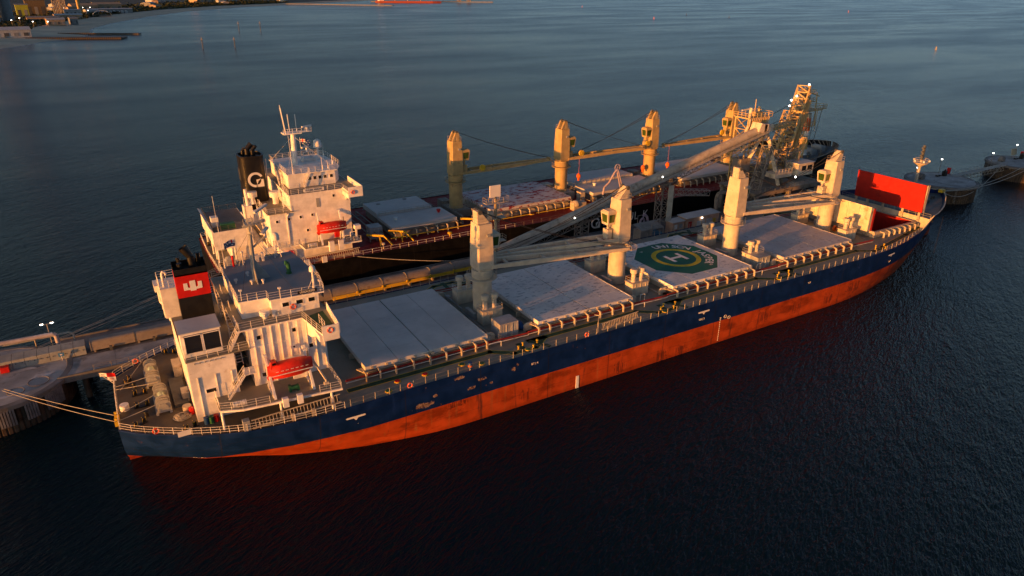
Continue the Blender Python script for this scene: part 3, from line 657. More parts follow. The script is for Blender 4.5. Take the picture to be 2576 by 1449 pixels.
# lower tier under the boat deck
def wallblock(name, x0, x1, y0, y1, z0, z1, m_, parent): mb = MB(); mb.box(x0, x1, y0, y1, z0, z1); return mb.obj(name, m_, parent)
low = wallblock('lower_house', 15.6, 26.9, -9.7, 9.7, DK, BD-.28, white, U)
mb = MB()
for xx in (17, 20.5, 24): mb.box(xx, xx+.75, -9.76, -9.7, DK+.25, DK+2.0)
mb.obj('door', greyp, low)
# engine casing
cas = wallblock('engine_casing', 10.0, 15.5, -10.1, 10.1, DK, CD-.12, white, U)
mb = MB(); mb.box(9.9, 17.55, -10.25, 10.25, CD-.12, CD); mb.obj('casing_deck', deckU, U)
mb = MB(); mb.box(10.0, 15.5, -10.16, -10.1, 14.9, CD-.15); mb.obj('side_plate', white, cas)
for xx in (10.9, 13.0, 14.9):
    mb = MB(); mb.box(xx-.04, xx+.04, -10.22, -10.1, DK, 14.85); mb.obj('stiffener', white, cas)
for xx, w_, z0, z1, nm, m_ in ((11.6, 1.15, 12.45, 12.95, 'window', glass), (13.3, .6, 11.6, 13.3, 'door', whiteK), (14.7, 1.0, 12.5, 13.1, 'window', glass)):
    mb = MB(); mb.box(xx, xx+w_, -10.14, -10.1, z0, z1); o = mb.obj(nm, m_, cas)
    if nm == 'window':
        mb = MB()
        for a, b, c, d in ((xx-.06, xx+w_+.06, z0-.06, z0), (xx-.06, xx+w_+.06, z1, z1+.06), (xx-.06, xx, z0, z1), (xx+w_, xx+w_+.06, z0, z1)): mb.box(a, b, -10.15, -10.1, c, d)
        mb.obj('frame', white, o)
mb = MB(); mb.rail([(10, -10.15, CD), (17.4, -10.15, CD)], 1.05, 1.25); mb.rail([(10, -10.15, CD), (10, -9.2, CD)], 1.05, 1.2); mb.rail([(10, 10.15, CD), (17.4, 10.15, CD)], 1.05, 1.5); mb.obj('casing_railing', railw, U)
mb = MB()
for i in range(6): mb.cyl((10.9+i*.6, -10.18, CD-.45), (10.9+i*.6, -10.3, CD-.45), .09, n=6)
mb.obj('deck_drain', greyp, cas)
# louvre house (fan room)
lv = wallblock('fan_room', 9.95, 14.5, -9.0, -5.0, CD, 20.55, white, U)
mb = MB(); mb.box(9.8, 14.65, -9.15, -4.9, 20.55, 20.65); mb.obj('fan_room_roof', hatchA, lv)
for x0 in (10.35, 12.5):
    mb = MB(); mb.box(x0, x0+1.85, -9.03, -9.0, CD+.55, 20.1); lo = mb.obj('louvre', black, lv)
    for k in range(9): mb = MB(); zz = CD+.6+k*.27; mb.hexa([(x0, -9.12, zz), (x0+1.85, -9.12, zz), (x0+1.85, -9.04, zz+.16), (x0, -9.04, zz+.16), (x0, -9.10, zz+.02), (x0+1.85, -9.10, zz+.02), (x0+1.85, -9.03, zz+.2), (x0, -9.03, zz+.2)]); mb.obj('slat', black, lo)
    mb = MB(); mb.box(x0-.1, x0, -9.1, -9.0, CD+.45, 20.2).box(x0+1.85, x0+1.95, -9.1, -9.0, CD+.45, 20.2).box(x0-.1, x0+1.95, -9.1, -9.0, 20.1, 20.2).box(x0-.1, x0+1.95, -9.1, -9.0, CD+.45, CD+.55); mb.obj('frame', white, lo)
# funnel
def fr(z, t=0): return [(11.0+t, -2.0+t, z), (14.95-t, -2.0+t, z), (15.05-t, 1.5-t, z), (11.1+t, 1.5-t, z)]
mb = MB(); mb.loft([fr(CD), fr(22.35)]); mb.obj('funnel', black, U); fun = bpy.data.objects['funnel']
mb = MB(); mb.loft([fr(22.355), fr(25.3)]); rb = mb.obj('funnel_band', red, fun)
mb = MB(); mb.loft([fr(25.305), fr(26.25)], cap=False); mb.loft([fr(25.31), fr(25.5)]); mb.obj('funnel_top', black, fun)
mb = MB(); cx_, cz_, y_ = 12.95, 23.8, -2.03      # emblem: a letter-like mark of three white bars
for P in ([(-1.1, .48), (-.62, .48), (-.62, -.08), (-.52, -.2), (-.34, -.2), (-.34, -.5), (-1.1, -.46)], [(-.34, .72), (.34, .72), (.34, -.66), (-.34, -.66)], [(1.1, .48), (.62, .48), (.62, -.08), (.52, -.2), (.34, -.2), (.34, -.5), (1.1, -.46)][::-1]):
    mb.ext([(cx_+a, cz_+b) for a, b in P], y_-.01, y_+.03, 'y')
mb.obj('funnel_emblem', skin_w, rb)
mb = MB()
mb.tube([(13.4, -.4, 25.5), (13.4, -.4, 27.3)], .45, 12); mb.cyl((13.4, -.4, 27.2), (12.7, -.2, 28.5), .45, .6, n=12, cap=False); mb.cyl((12.0, -.6, 25.5), (11.9, -.6, 26.6), .35, n=8); mb.cyl((14.3, .5, 25.5), (14.4, .4, 27.3), .25, n=8); mb.cyl((12.1, .8, 25.5), (11.9, .9, 26.9), .22, n=8)
mb.obj('exhaust_pipe', black, fun, True)
# port side ventilation trunk aft of the funnel
pt = wallblock('vent_trunk', 9.3, 11.6, 4.2, 8.4, CD, 21.6, white, U)
mb = MB()
for yy in (4.6, 5.6, 7.6): mb.box(9.22, 9.3, yy, yy+.12, CD, 21.6)
mb.tube([(9.1, 8.0, 20.8), (9.1, 8.0, 18.4), (9.5, 7.6, 17.8), (9.9, 7.4, 15.5)], .12); mb.obj('drain_pipe', white, pt)
mb = MB(); mb.rail([(9.3, 4.3, 21.6), (9.3, 8.4, 21.6), (11.6, 8.4, 21.6), (11.6, 4.3, 21.6), (9.3, 4.3, 21.6)], 1.1, 1.4); mb.obj('railing', railw, pt)
mb = MB(); mb.tube([(9.9, 5.2, 21.6), (9.9, 5.2, 23.4), (9.98, 5.2, 23.62), (10.15, 5.2, 23.72), (10.32, 5.2, 23.62), (10.4, 5.2, 23.3)], .17, 10); mb.obj('gooseneck_vent', white, pt, True)
mb = MB(); mb.box(8.7, 9.3, 6.2, 8.6, 20.6, 21.5); mb.obj('vent_cowl', white, pt)
# main accommodation block
ac = wallblock('accommodation_block', 17.5, 27.2, -9.8, 9.8, BD, BR-.2, white, U); ac['label'] = 'white accommodation wall with vertical stiffeners'
for i in range(9):
    xx = 18.15+i*1.1
    if abs(xx-22.9) < .5 and False: continue
    mb = MB(); mb.box(xx-.05, xx+.05, -9.93, -9.8, BD+.05, BR-.25); mb.obj('stiffener', white, ac)
def rwin(parent, x, z, w_, h, y, m_=glass, sgn=-1, fr_=.07):
    mb = MB(); mb.box(x-w_/2, x+w_/2, min(y, y+sgn*.02), max(y, y+sgn*.02), z-h/2, z+h/2); o = mb.obj('window', m_, parent)
    mb = MB()
    for a, b, c, d in ((x-w_/2-fr_, x+w_/2+fr_, z-h/2-fr_, z-h/2), (x-w_/2-fr_, x+w_/2+fr_, z+h/2, z+h/2+fr_), (x-w_/2-fr_, x-w_/2, z-h/2, z+h/2), (x+w_/2, x+w_/2+fr_, z-h/2, z+h/2)): mb.box(a, b, min(y, y+sgn*.05), max(y, y+sgn*.05), c, d)
    mb.obj('frame', white, o)
for x, z in ((18.75, 18.3), (23.2, 18.3), (25.15, 15.5), (18.75, 12.9), (24.2, 12.7)): rwin(ac, x, z, .5, .55, -9.8)
mb = MB(); mb.box(22.55, 23.3, -9.87, -9.8, 14.6, 16.3); d_ = mb.obj('door', whiteK, ac); mb = MB(); mb.cyl((22.92, -9.87, 15.9), (22.92, -9.9, 15.9), .13, n=8); mb.obj('porthole', glass, d_)
mb = MB(); mb.box(17.45, 22.0, -9.86, -9.8, 16.95, 17.05); mb.box(21.5, 24.2, -10.6, -9.8, 14.5, 14.56); mb.obj('ledge', white, ac)
# forward face windows (mostly unseen) as one row per tier
for z in (13.2, 15.8, 18.4):
    for yy in (-7.5, -5, -2.5, 0, 2.5, 5, 7.5): mb = MB(); mb.box(27.2, 27.22, yy-.35, yy+.35, z-.3, z+.3); mb.obj('window', glass, ac)
for z in (13.2, 15.8, 18.2):
    for yy in (-6, 6): mb = MB(); mb.box(17.48, 17.5, yy-.25, yy+.25, z-.3, z+.3); mb.obj('window', glass, ac)
# bridge deck with wings
mb = MB(); WB = [(16.3, -9.95), (24.4, -9.95), (25.3, -15.9), (27.4, -15.9), (27.9, -9.0), (27.9, 9.0), (27.4, 15.9), (25.3, 15.9), (24.4, 9.95), (16.3, 9.95)]
mb.ext(WB, BR-.2, BR-.01); mb.obj('bridge_deck', white, U)
mb = MB(); mb.ext([(x, y*.99) for x, y in WB], BR-.01, BR+.004); mb.obj('bridge_deck_coating', deckU, U)
mb = MB()
for s in (-1, 1):
    mb.ext([(25.4, s*15.7), (27.3, s*15.7), (27.3, s*9.2), (24.6, s*10)][::-s], BR+.004, BR+.012)
mb.obj('wing_deck_paint', walk, U)
mb = MB()
for s in (-1, 1):
    mb.ext([(25.3, BR-1.0), (27.4, BR-1.0), (27.4, BR+1.05), (25.3, BR+1.05)], s*15.9, s*16.02, 'y')     # outer end bulwark
    mb.hexa([(27.4, s*16.0, BR-.25), (27.5, s*16.0, BR-.25), (28.0, s*9.0, BR-.25), (27.9, s*9.0, BR-.25), (27.4, s*16.0, BR+1.1), (27.5, s*16.0, BR+1.1), (28.0, s*9.0, BR+1.1), (27.9, s*9.0, BR+1.1)])
    mb.ext([(9.8, BR-.2), (15.9, BR-.2), (15.9, BR-1.0), (14.2, BR-.95), (11.6, BR-2.2), (9.8, BR-2.7)] if s > 0 else [(-9.8, BR-.2), (-9.8, BR-2.7), (-11.6, BR-2.2), (-14.2, BR-.95), (-15.9, BR-1.0), (-15.9, BR-.2)], 24.9, 25.1, 'x')
mb.obj('wing_bulwark', white, U)
mb = MB(); z = BR
mb.rail([(16.5, -9.8, z), (24.4, -9.8, z), (25.3, -15.8, z), (26.2, -15.8, z)], 1.0, 1.5); mb.rail([(16.5, -9.8, z), (16.5, -7, z)], 1.0, 1.2); mb.rail([(16.5, 9.8, z), (24.4, 9.8, z), (25.3, 15.8, z)], 1.0, 1.5)
mb.rail([(25.9, -15.2, z), (25.9, -12.6, z)], 1.3, 1.2); mb.rail([(27.3, -15.8, z+1.05), (27.3, -13.6, z+1.05)], .5, .9); mb.obj('bridge_deck_railing', railw, U)
# wheelhouse
wh = MB(); wh.ext([(17.6, -6.6), (21.15, -6.8), (21.15, -8.0), (27.3, -8.0), (27.9, -5), (28.1, 0), (27.9, 5), (27.3, 8.0), (21.15, 8.0), (21.15, 6.8), (17.6, 6.6)], BR, RF-.16); wh = wh.obj('wheelhouse', white, U)
mb = MB(); RP = [(17.4, -6.9), (20.9, -7.1), (20.95, -8.1), (27.9, -8.7), (28.4, -5), (28.6, 0), (28.4, 5), (27.9, 8.7), (20.95, 8.1), (20.9, 7.1), (17.4, 6.9)]
mb.ext(RP, RF-.16, RF-.01); mb.obj('compass_deck', white, U); mb = MB(); mb.ext([(x, y*.985) for x, y in RP], RF-.01, RF+.004); mb.obj('compass_deck_coating', deckR, U)
for x, w_ in ((22.95, .85), (24.75, .85), (26.35, .85)): rwin(wh, x, 21.25, w_, .55, -8.0)
for yy in (-6.5, -4, -1.3, 1.3, 4, 6.5): mb = MB(); mb.box(28.02, 28.14, yy-.8, yy+.8, 20.9, 21.7); mb.obj('window', glass, wh)
mb = MB(); mb.rail([(*RP[i], RF) for i in (0, 1, 2, 3, 4, 5, 6, 7, 8, 9, 10, 0)], 1.0, 1.35, .026); mb.obj('compass_deck_railing', railw, U)
mb = MB(); mb.box(24.5, 27.0, -8.72, -8.66, RF+.25, RF+.7); nb = mb.obj('name_board', black, U); text('UNISON JASPER', .42, (25.75, -8.73, RF+.47), (1, 0, 0), (0, 0, 1), skin_w, nb, sx=.66)
mb = MB(); mb.tube([(21.6, -8.02, 20.0), (21.6, -8.02, 20.45), (21.95, -8.02, 20.5), (22.0, -8.02, 20.05), (21.6, -8.02, 20.0)], .05); mb.obj('hose_hook', greyp, wh)
# things on the bridge deck and the compass deck (fixed parts)
mb = MB(); mb.lathe((20.2, -7.75, BR), [(.32, 0), (.3, .35), (.62, .45), (.65, .95), (.55, 1.05), (.1, 1.08)], 16); mb.obj('mushroom_vent', white, U, True)
mst = MB(); mst.cyl((20.9, -.2, RF), (21.1, -.2, 30.2), .34, .26, n=12); mst.ext([(20.9, RF), (22.9, RF), (21.2, RF+3.0)], -.24, -.16, 'y'); mst.ext([(-.2, RF), (-2.2, RF), (-.2, RF+2.6)], 20.86, 20.94, 'x')
mst = mst.obj('radar_mast', greyp, U)
mb = MB(); mb.beam((20.3, -.2, 30.0), (23.3, -.2, 30.5), .5, .3); mb.beam((21.1, -1.6, 29.3), (21.1, 1.4, 29.3), .25, .2); mb.box(20.6, 21.6, -.8, .5, 30.2, 30.3); mb.rail([(20.4, -.8, 30.3), (21.6, -.8, 30.3), (21.6, .5, 30.3)], .9, .8, .03, 2); mb.beam((21.3, -.2, 27), (22.9, -.2, 28.2), .3, .2); mb.obj('mast_platform', greyp, mst)
for (p, q) in (((21.9, -.9, 31.9), (23.9, .9, 32.3)), ((22.4, -1.0, 28.9), (23.6, .8, 29.1))):
    mb = MB(); mb.beam(p, q, .38, .28); mb.cyl(((p[0]+q[0])/2, (p[1]+q[1])/2, p[2]-.9), ((p[0]+q[0])/2, (p[1]+q[1])/2, p[2]+.1), .16, n=8); mb.obj('radar_scanner', railw, mst)
mb = MB(); mb.cyl((21.0, -.2, 30.2), (21.0, -.2, 34.0), .06, n=6)
for yy in (-1.4, 1.2): mb.cyl((21.1, yy, 29.3), (21.1, yy, 30.6), .05, n=5)
mb.obj('mast_antenna', greyp, mst)
mb = MB()
for x, y in ((18.0, -6.2), (24.5, -7.8), (25.0, 7.6), (18.4, 5.8)): mb.cyl((21, -.2, 29.2), (x, y, RF), .02, n=4, cap=False)
mb.obj('mast_stays', ropedk, mst)
def radome(x, y, z, h, r, tri=False):
    mb = MB()
    if tri:
        for a in (90, 210, 330): mb.cyl((x+.55*math.cos(R(a)), y+.55*math.sin(R(a)), z), (x+.15*math.cos(R(a)), y+.15*math.sin(R(a)), z+h), .07, n=6)
        for t in (.3, .6): mb.cyl((x-.4*(1-t*.6), y, z+h*t), (x+.4*(1-t*.6), y, z+h*t), .05, n=5)
    else:
        mb.cyl((x, y, z), (x, y, z+h), .16, n=10); mb.beam((x-.9, y, z), (x, y, z+h*.7), .06); mb.beam((x, y+.8, z), (x, y, z+h*.7), .06)
    a = mb.obj('radome_stand', railw, U)
    mb = MB(); mb.lathe((x, y, z+h), [(r*.6, 0), (r, .1), (r, r*1.1), (r*.86, r*1.7), (r*.5, r*2.05), (.02, r*2.15)], 18); mb.obj('radome', skin_w, a, True)
radome(27.0, -7.4, RF, 2.5, .42); radome(25.7, 7.2, RF, 2.6, .55, True)
mb = MB(); mb.cyl((25.5, -.1, RF), (25.5, -.1, RF+.15), .42, n=12); mb.tube([(25.5, -.1, RF+.15), (25.5, -.1, RF+1.3), (25.35, -.1, RF+1.6), (25.1, -.1, RF+1.65)], .3, 12); mb.obj('green_vent', green, U, True)
for x, y in ((18.4, -.2), (20.2, -1.6), (21.6, -2.0), (20.3, 1.7)): mb = MB(); mb.lathe((x, y, RF), [(.12, 0), (.12, .35), (.24, .4), (.24, .6), (.05, .64)], 8); mb.obj('small_vent', railw, U)
mb = MB(); mb.cyl((18.1, 6.2, RF), (18.0, 6.4, RF+10.6), .05, .025, n=6); mb.cyl((18.1, 6.2, RF), (18.1, 6.2, RF+1.1), .13, n=6); mb.obj('whip_antenna', railw, U)
mb = MB(); mb.cyl((19.3, 6.4, RF), (19.3, 6.4, RF+1.6), .16, n=8); mb.cyl((19.3, 6.4, RF+.4), (19.3, 6.9, RF+.4), .1, n=6); mb.obj('fire_monitor', red, U)
mb = MB(); mb.cyl((20.6, 6.3, RF), (20.6, 6.3, RF+1.8), .08, n=6); mb.beam((20.0, 6.3, RF), (20.6, 6.3, RF+1.7), .06); mb.sph((20.6, 6.3, RF+1.9), .22, 8, 5); mb.box(22.4, 22.9, 6.5, 7.0, RF, RF+1.0); mb.box(23.3, 23.6, 6.4, 7.2, RF, RF+1.2); mb.obj('searchlight', railw, U)
for x, y in ((27.6, -8.2), (22.4, -8.2), (17.9, -6.5)): mb = MB(); mb.cyl((x, y, RF), (x, y, RF+1.4), .05, n=6); mb.box(x-.18, x+.18, y-.14, y+.14, RF+1.35, RF+1.6); mb.obj('floodlight', railw, U)
# inclined stairs
def stairs(name, p, q, w_, parent, m_):
    mb = MB(); p, q = V3(p), V3(q); n = max(4, int(abs(q.z-p.z)/.26)); sd = V3((0, 1, 0)) if abs(q.x-p.x) > abs(q.y-p.y) else V3((1, 0, 0))
    for s in (-1, 1):
        mb.beam(p+sd*s*w_/2, q+sd*s*w_/2, .07, .22); mb.beam(p+sd*s*w_/2+V3((0, 0, .95)), q+sd*s*w_/2+V3((0, 0, .95)), .045)
        for t in (0, .33, .66, 1): c = p.lerp(q, t)+sd*s*w_/2; mb.cyl(c, c+V3((0, 0, .95)), .025, n=4)
    d = (q-p); d.z = 0; d.normalize()
    for i in range(1, n): c = p.lerp(q, i/n); mb.beam(c-sd*w_/2, c+sd*w_/2, .24, .04, upv=(0, 0, 1))
    return mb.obj(name, m_, parent)
stairs('stairs', (13.9, -11.2, BD), (16.3, -11.2, 14.5), .7, U, railw); mb = MB(); mb.box(16.1, 17.6, -11.7, -9.8, 14.42, 14.5); mb.rail([(16.1, -11.6, 14.5), (17.5, -11.6, 14.5)], .95, .7, .025, 2); mb.obj('stair_landing', white, U)
stairs('stairs', (16.4, -5.5, CD), (16.4, -1.8, BR), .8, U, railw); stairs('stairs', (16.4, 1.0, CD), (16.4, 4.4, BR), .8, U, railw); stairs('stairs', (16.2, -8.6, BD+3), (16.2, -5.8, CD), .8, U, railw)
stairs('stairs', (15.2, -9.6, CD), (16.6, -9.6, BR), .6, U, railw)
mb = MB(); mb.box(15.6, 17.4, -6.5, 6.5, 14.3, 14.42); mb.box(15.6, 17.4, 5.2, 5.4, BD, CD-.2); mb.obj('stairwell_landing', deckU, U)
# davits, winch and fittings on the boat deck
for xx in (18.95, 23.85):
    mb = MB(); mb.beam((xx, -14.4, BD), (xx, -12.6, BD+2.4), .3, .35); mb.beam((xx, -12.6, BD+2.4), (xx, -11.0, BD+4.6), .28, .3); mb.beam((xx, -11.0, BD), (xx, -11.4, BD+3.9), .22, .22); mb.beam((xx, -14.4, BD+.1), (xx, -10.4, BD+.1), .3, .2); mb.cyl((xx-.2, -11.0, BD+4.6), (xx+.2, -11.0, BD+4.6), .28, n=10); mb.obj('lifeboat_davit', white, U)
mb = MB(); mb.cyl((21.0, -13.3, BD+.45), (22.0, -13.3, BD+.45), .35, n=12); mb.box(20.9, 21.2, -13.6, -13.0, BD, BD+.9); mb.box(21.9, 22.2, -13.6, -13.0, BD, BD+.7); mb.obj('davit_winch', green, U)
mb = MB(); mb.box(22.2, 23.8, -10.6, -10.2, BD, BD+.7); mb.obj('deck_locker', whiteK, U)
for xx in (19.9, 21.7): mb = MB(); mb.box(xx-.35, xx+.35, -15.75, -15.2, BD-.7, BD+.55); mb.obj('fender_pad', white, U)
mb = MB(); mb.tube([(25.4, -14.6, BD), (25.4, -14.6, BD+1.2)], .12, 8); mb.beam((25.4, -14.6, BD+1.1), (24.6, -11.2, BD+3.0), .22, .22); mb.cyl((25.1, -14.6, BD+.6), (25.7, -14.6, BD+.6), .25, n=8); mb.obj('provision_davit', cream, U)
# stowed gangway below the boat deck
mb = MB(); mb.ladder((15.6, -15.45, 9.6), (26.7, -15.75, 10.1), .95, .42, .075, (0, .35, .94)); mb.beam((15.6, -15.7, 9.1), (26.7, -16.0, 9.6), .12); mb.obj('gangway', coamtan, U)
mb = MB(); mb.box(14.6, 15.4, -15.3, -14.5, DK, DK+1.5); mb.obj('gangway_platform', greyp, U)
for xx, yy in ((20.5, -15.9), (23, -16.05)): mb = MB(); mb.box(xx-.2, xx+.2, yy-.1, yy+.1, DK+.1, DK+1.2); mb.obj('gangway_stop', coamtan, U)
# stern railing
mb = MB(); pts = [(x, -(hbU(x, DK)-.15), DK) for x in (27, 22, 18, 15, 12, 9, 6, 4, 2.6, 1.4)]; pts2 = [(a, -b, c) for a, b, c in reversed(pts)]
mb.rail(pts+[(1.35, -2.4, DK), (1.35, 2.4, DK)]+pts2, 1.1, 1.25, .03); mb.obj('stern_railing', railw, U)
mb = MB(); mb.add([(x, s*(hbU(x, DK)-.3), DK+.004) for s, L in ((-1, (1.5, 4, 7, 10, 13, 16, 20, 27)), (1, (27, 20, 16, 13, 10, 7, 4, 1.5))) for x in L], [tuple(range(16))]); mb.obj('poop_deck_coating', deckmat('deck_poop_shaded', (.075, .068, .055), (.11, .10, .08), (.10, .05, .025), .55), U)  # brownish deck coating, its colour darkened to stand in for shade over the stern
mb = MB(); mb.box(7.4, 8.9, -12.72, -12.66, DK+.25, DK+.95); mb.obj('notice_board', skin_w, U)
# winches
def winch(x, y, parent, m_=greyp, drums=2, L=1.0):
    mb = MB(); mb.box(x-1.0, x-.7, y-2.6*L, y+2.6*L, DK, DK+.35); mb.box(x+.6, x+.9, y-2.6*L, y+2.6*L, DK, DK+.35)
    for yy in (-2.5, -.9, .9, 2.5): mb.ext([(x-.9, DK+.3), (x+.8, DK+.3), (x+.3, DK+1.5), (x-.4, DK+1.5)], y+yy*L-.08, y+yy*L+.08, 'y')
    b = mb.obj('mooring_winch', m_, parent)
    for yy in (-1.75, 1.75):
        mb = MB(); c = y+yy*L
        mb.cyl((x, c-.72, DK+1.15), (x, c-.64, DK+1.15), .86, n=24); mb.cyl((x, c+.64, DK+1.15), (x, c+.72, DK+1.15), .86, n=24); mb.cyl((x, c-.02, DK+1.15), (x, c+.05, DK+1.15), .8, n=24); d = mb.obj('drum', m_, b, True)
        mb = MB(); mb.cyl((x, c-.64, DK+1.15), (x, c+.64, DK+1.15), .55, n=18); mb.obj('wound_rope', M('wound_rope_brown', (.12, .10, .075), .85) if 'wound_rope_brown' not in MATS else MATS['wound_rope_brown'], d)
    mb = MB(); mb.cyl((x, y-.8, DK+1.25), (x, y+.8, DK+1.25), .4, n=12); mb.box(x-.5, x+.5, y-.35, y+.35, DK+.3, DK+1.3); mb.obj('gearbox', pale, b)
winch(6.6, -3.4, U); winch(6.1, 4.4, U)
def bollard(x, y, z, parent, yaw=0):
    mb = MB(); c, s = math.cos(yaw), math.sin(yaw)
    mb.beam((x-c*.95, y-s*.95, z+.06), (x+c*.95, y+s*.95, z+.06), .55, .12)
    for k in (-.6, .6): mb.cyl((x+c*k, y+s*k, z), (x+c*k, y+s*k, z+.75), .24, n=10)
    b = mb.obj('mooring_bollard', black, parent)
    for k in (-.6, .6):
        mb = MB()
        for a in range(3): mb.beam((x+c*k+.25*math.cos(a*2.1-2.2), y+s*k+.25*math.sin(a*2.1-2.2), z+.3), (x+c*k+.25*math.cos(a*2.1-1.8), y+s*k+.25*math.sin(a*2.1-1.8), z+.78), .09, .04)
        mb.obj('striped_cap', yellow, b)['kind'] = 'stuff'
for x, y, a in ((4.2, .8, 0), (4.2, -2.6, 0), (3.6, -7.1, .6), (9.0, -11.0, .45), (3.0, 5.0, 1.2), (9.0, 11.2, -.45)): bollard(x, y, DK, U, a)
for x, y in ((4.5, -5.4), (3.7, 3.0)): mb = MB(); mb.lathe((x, y, DK), [(.32, 0), (.25, .1), (.2, .6), (.32, .7), (.3, .78)], 10); mb.obj('roller_pedestal', black, U)
for x, y in ((1.25, -3.9), (1.2, -5.5)): mb = MB(); mb.box(x-.3, x+.25, y-.5, y-.35, DK, DK+.7); mb.box(x-.3, x+.25, y+.35, y+.5, DK, DK+.7); mb.cyl((x, y-.22, DK), (x, y-.22, DK+.7), .14, n=8); mb.cyl((x, y+.22, DK), (x, y+.22, DK+.7), .14, n=8); mb.obj('fairlead', yellow, U)
mb = MB(); mb.cyl((2.2, -2.3, DK), (2.2, -2.3, DK+.8), .55, n=16); mb.obj('steel_bin', white, U)
mb = MB(); mb.box(7.9, 9.6, -5.2, 2.4, DK, DK+.5); mb.obj('hatch_grating', dgrey, U)
mb = MB(); mb.box(8.8, 9.9, 2.8, 5.4, DK, DK+1.9); mb.obj('steering_gear_hatch', coamtan, U)
mb = MB(); mb.box(9.0, 9.9, -4.2, -2.4, DK, DK+1.3).cyl((9.2, -6.6, DK), (9.2, -6.6, DK+.8), .55, n=14); mb.obj('stern_store', coamtan, U)
for x0 in (10.9, 5.2): pass
# hull-side marks
def tugmark(x, z, s=1.0):
    y = -hbU(x, z)-.03; mb = MB(); P = [(-1.35, .14), (-1.2, .24), (1.2, .24), (1.35, .14), (1.35, .06), (1.2, -.04), (.32, -.06), (.05, -.42), (-.05, -.42), (-.32, -.06), (-1.2, -.04), (-1.35, .06)]
    slope = -(hbU(x+1, z)-hbU(x-1, z))/2; tilt = -(hbU(x, z+.5)-hbU(x, z-.5))
    vs = []
    for off in (-.02, .02): vs += [(x+a*s, y+slope*a*s+tilt*b*s+off, z+b*s) for a, b in P]
    n = len(P); mb.add(vs, [tuple(range(n)), tuple(range(2*n-1, n-1, -1))]); mb.obj('tug_mark', skin_w, hull)
for x, z in ((28.3, 6.9), (91.5, 7.2), (147.0, 7.2)): tugmark(x, z)
def hulltext(s, x, z, size):
    y = -hbU(x, z)-.03; sl = -(hbU(x+1, z)-hbU(x-1, z))/2; tl = -(hbU(x, z+.5)-hbU(x, z-.5)); text(s, size, (x, y, z), (1, sl, 0), (0, tl, 1), skin_w, hull, 'hull_lettering', .01)
hulltext('CH | 5', 28.0, 5.6, .5); hulltext('AP | CH', 9.3, 3.6, .5); hulltext('BT | 4', 56.5, 6.9, .5); hulltext('CH | 3', 91.2, 5.9, .5); hulltext('4 | 3', 119.5, 6.9, .45); hulltext('2 | 1', 147.2, 5.6, .5)
mb = MB()
for i in range(12): mb.box(95.9, 96.0, -16.17, -16.12, .4+i*.4, .62+i*.4)
for k in (0, 1): mb.box(95.75, 96.1, -16.17, -16.12, 4.7+k*.3, 4.78+k*.3)
mb.tube([(97.1+.3*math.cos(a*.6), -16.15, 5.0+.3*math.sin(a*.6)) for a in range(11)], .04, 4); mb.tube([(98.1+.3*math.cos(a*.6), -16.15, 4.6+.3*math.sin(a*.6)) for a in range(11)], .04, 4); mb.obj('draught_marks', skin_w, hull)
mb = MB(); mb.box(64.4, 64.95, -16.19, -16.12, .05, 2.3); mb.obj('pilot_mark', skin_w, hull)['label'] = 'white vertical board on the red hull at the waterline'
# forecastle
FC = 11.0; FT = 12.0
FS = [(166.0, 11.0, 11.7, 12.3), (168.5, 10.1, 11.0, 11.7), (172, 9.0, 9.9, 10.5), (175, 7.8, 8.7, 9.3), (178, 6.4, 7.2, 7.9), (181, 5.0, 5.7, 6.3), (184, 3.4, 4.0, 4.6), (186.0, 2.2, 2.7, 3.3), (187.6, 1.1, 1.6, 2.1), (188.6, .4, .8, 1.2), (189.3, .05, .2, .4)]
mb = MB(); rings = []
for x, a, b, c in FS: rings.append([(x, -c, FT), (x, -b, FC), (x, -a+.0, DK), (x, a, DK), (x, b, FC), (x, c, FT)])
mb.loft([r[:3] for r in rings], close=False); mb.loft([r[3:] for r in rings], close=False); mb.add([rings[-1][i] for i in range(6)], [(0, 1, 2, 3, 4, 5)])
mb.loft([[(p[0], p[1]*.985, p[2]) for p in (r[0], r[1])] for r in rings], close=False); mb.loft([[(p[0], p[1]*.985, p[2]) for p in (r[4], r[5])] for r in rings], close=False)
mb.obj('forecastle_bulwark', hullU, U, True)
mb = MB()
for (x, a, b, c), (x2, a2, b2, c2) in zip(FS, FS[1:]):
    for s in (-1, 1): mb.beam((x, s*c*.99, FT+.03), (x2, s*c2*.99, FT+.03), .25, .08)
mb.obj('bulwark_cap', coamtan, U)
mb = MB(); mb.add([(x, -b*.98, FC) for x, a, b, c in FS]+[(x, b*.98, FC) for x, a, b, c in reversed(FS)], [tuple(range(2*len(FS)))]); mb.obj('forecastle_deck', deckW, U)
mb = MB(); mb.hexa([(165.9, -10.9, DK), (166.0, -10.9, DK), (166.0, 10.9, DK), (165.9, 10.9, DK), (165.9, -11.7, FC), (166.0, -11.7, FC), (166.0, 11.7, FC), (165.9, 11.7, FC)])
mb.obj('forecastle_bulkhead', cream, U)
for s in (-1, 1):
    mb = MB(); mb.hexa([(163.2, s*11.7, DK), (166.0, s*10.95, DK), (166.0, s*10.8, DK), (163.2, s*11.5, DK), (165.4, s*12.0, 11.4), (166.2, s*12.2, FT), (166.2, s*12.05, FT), (165.4, s*11.85, 11.4)]); mb.obj('bulwark_bracket', cream, U)
mb = MB()
for x, y in ((172, -4), (172, 4)):
    mb.cyl((x, y-1.6, FC+1.0), (x, y+1.6, FC+1.0), .75, n=14); mb.box(x-.9, x+.9, y-1.9, y-1.6, FC, FC+1.5).box(x-.9, x+.9, y+1.6, y+1.9, FC, FC+1.5)
mb.obj('windlass', dgrey, U)
mb = MB()
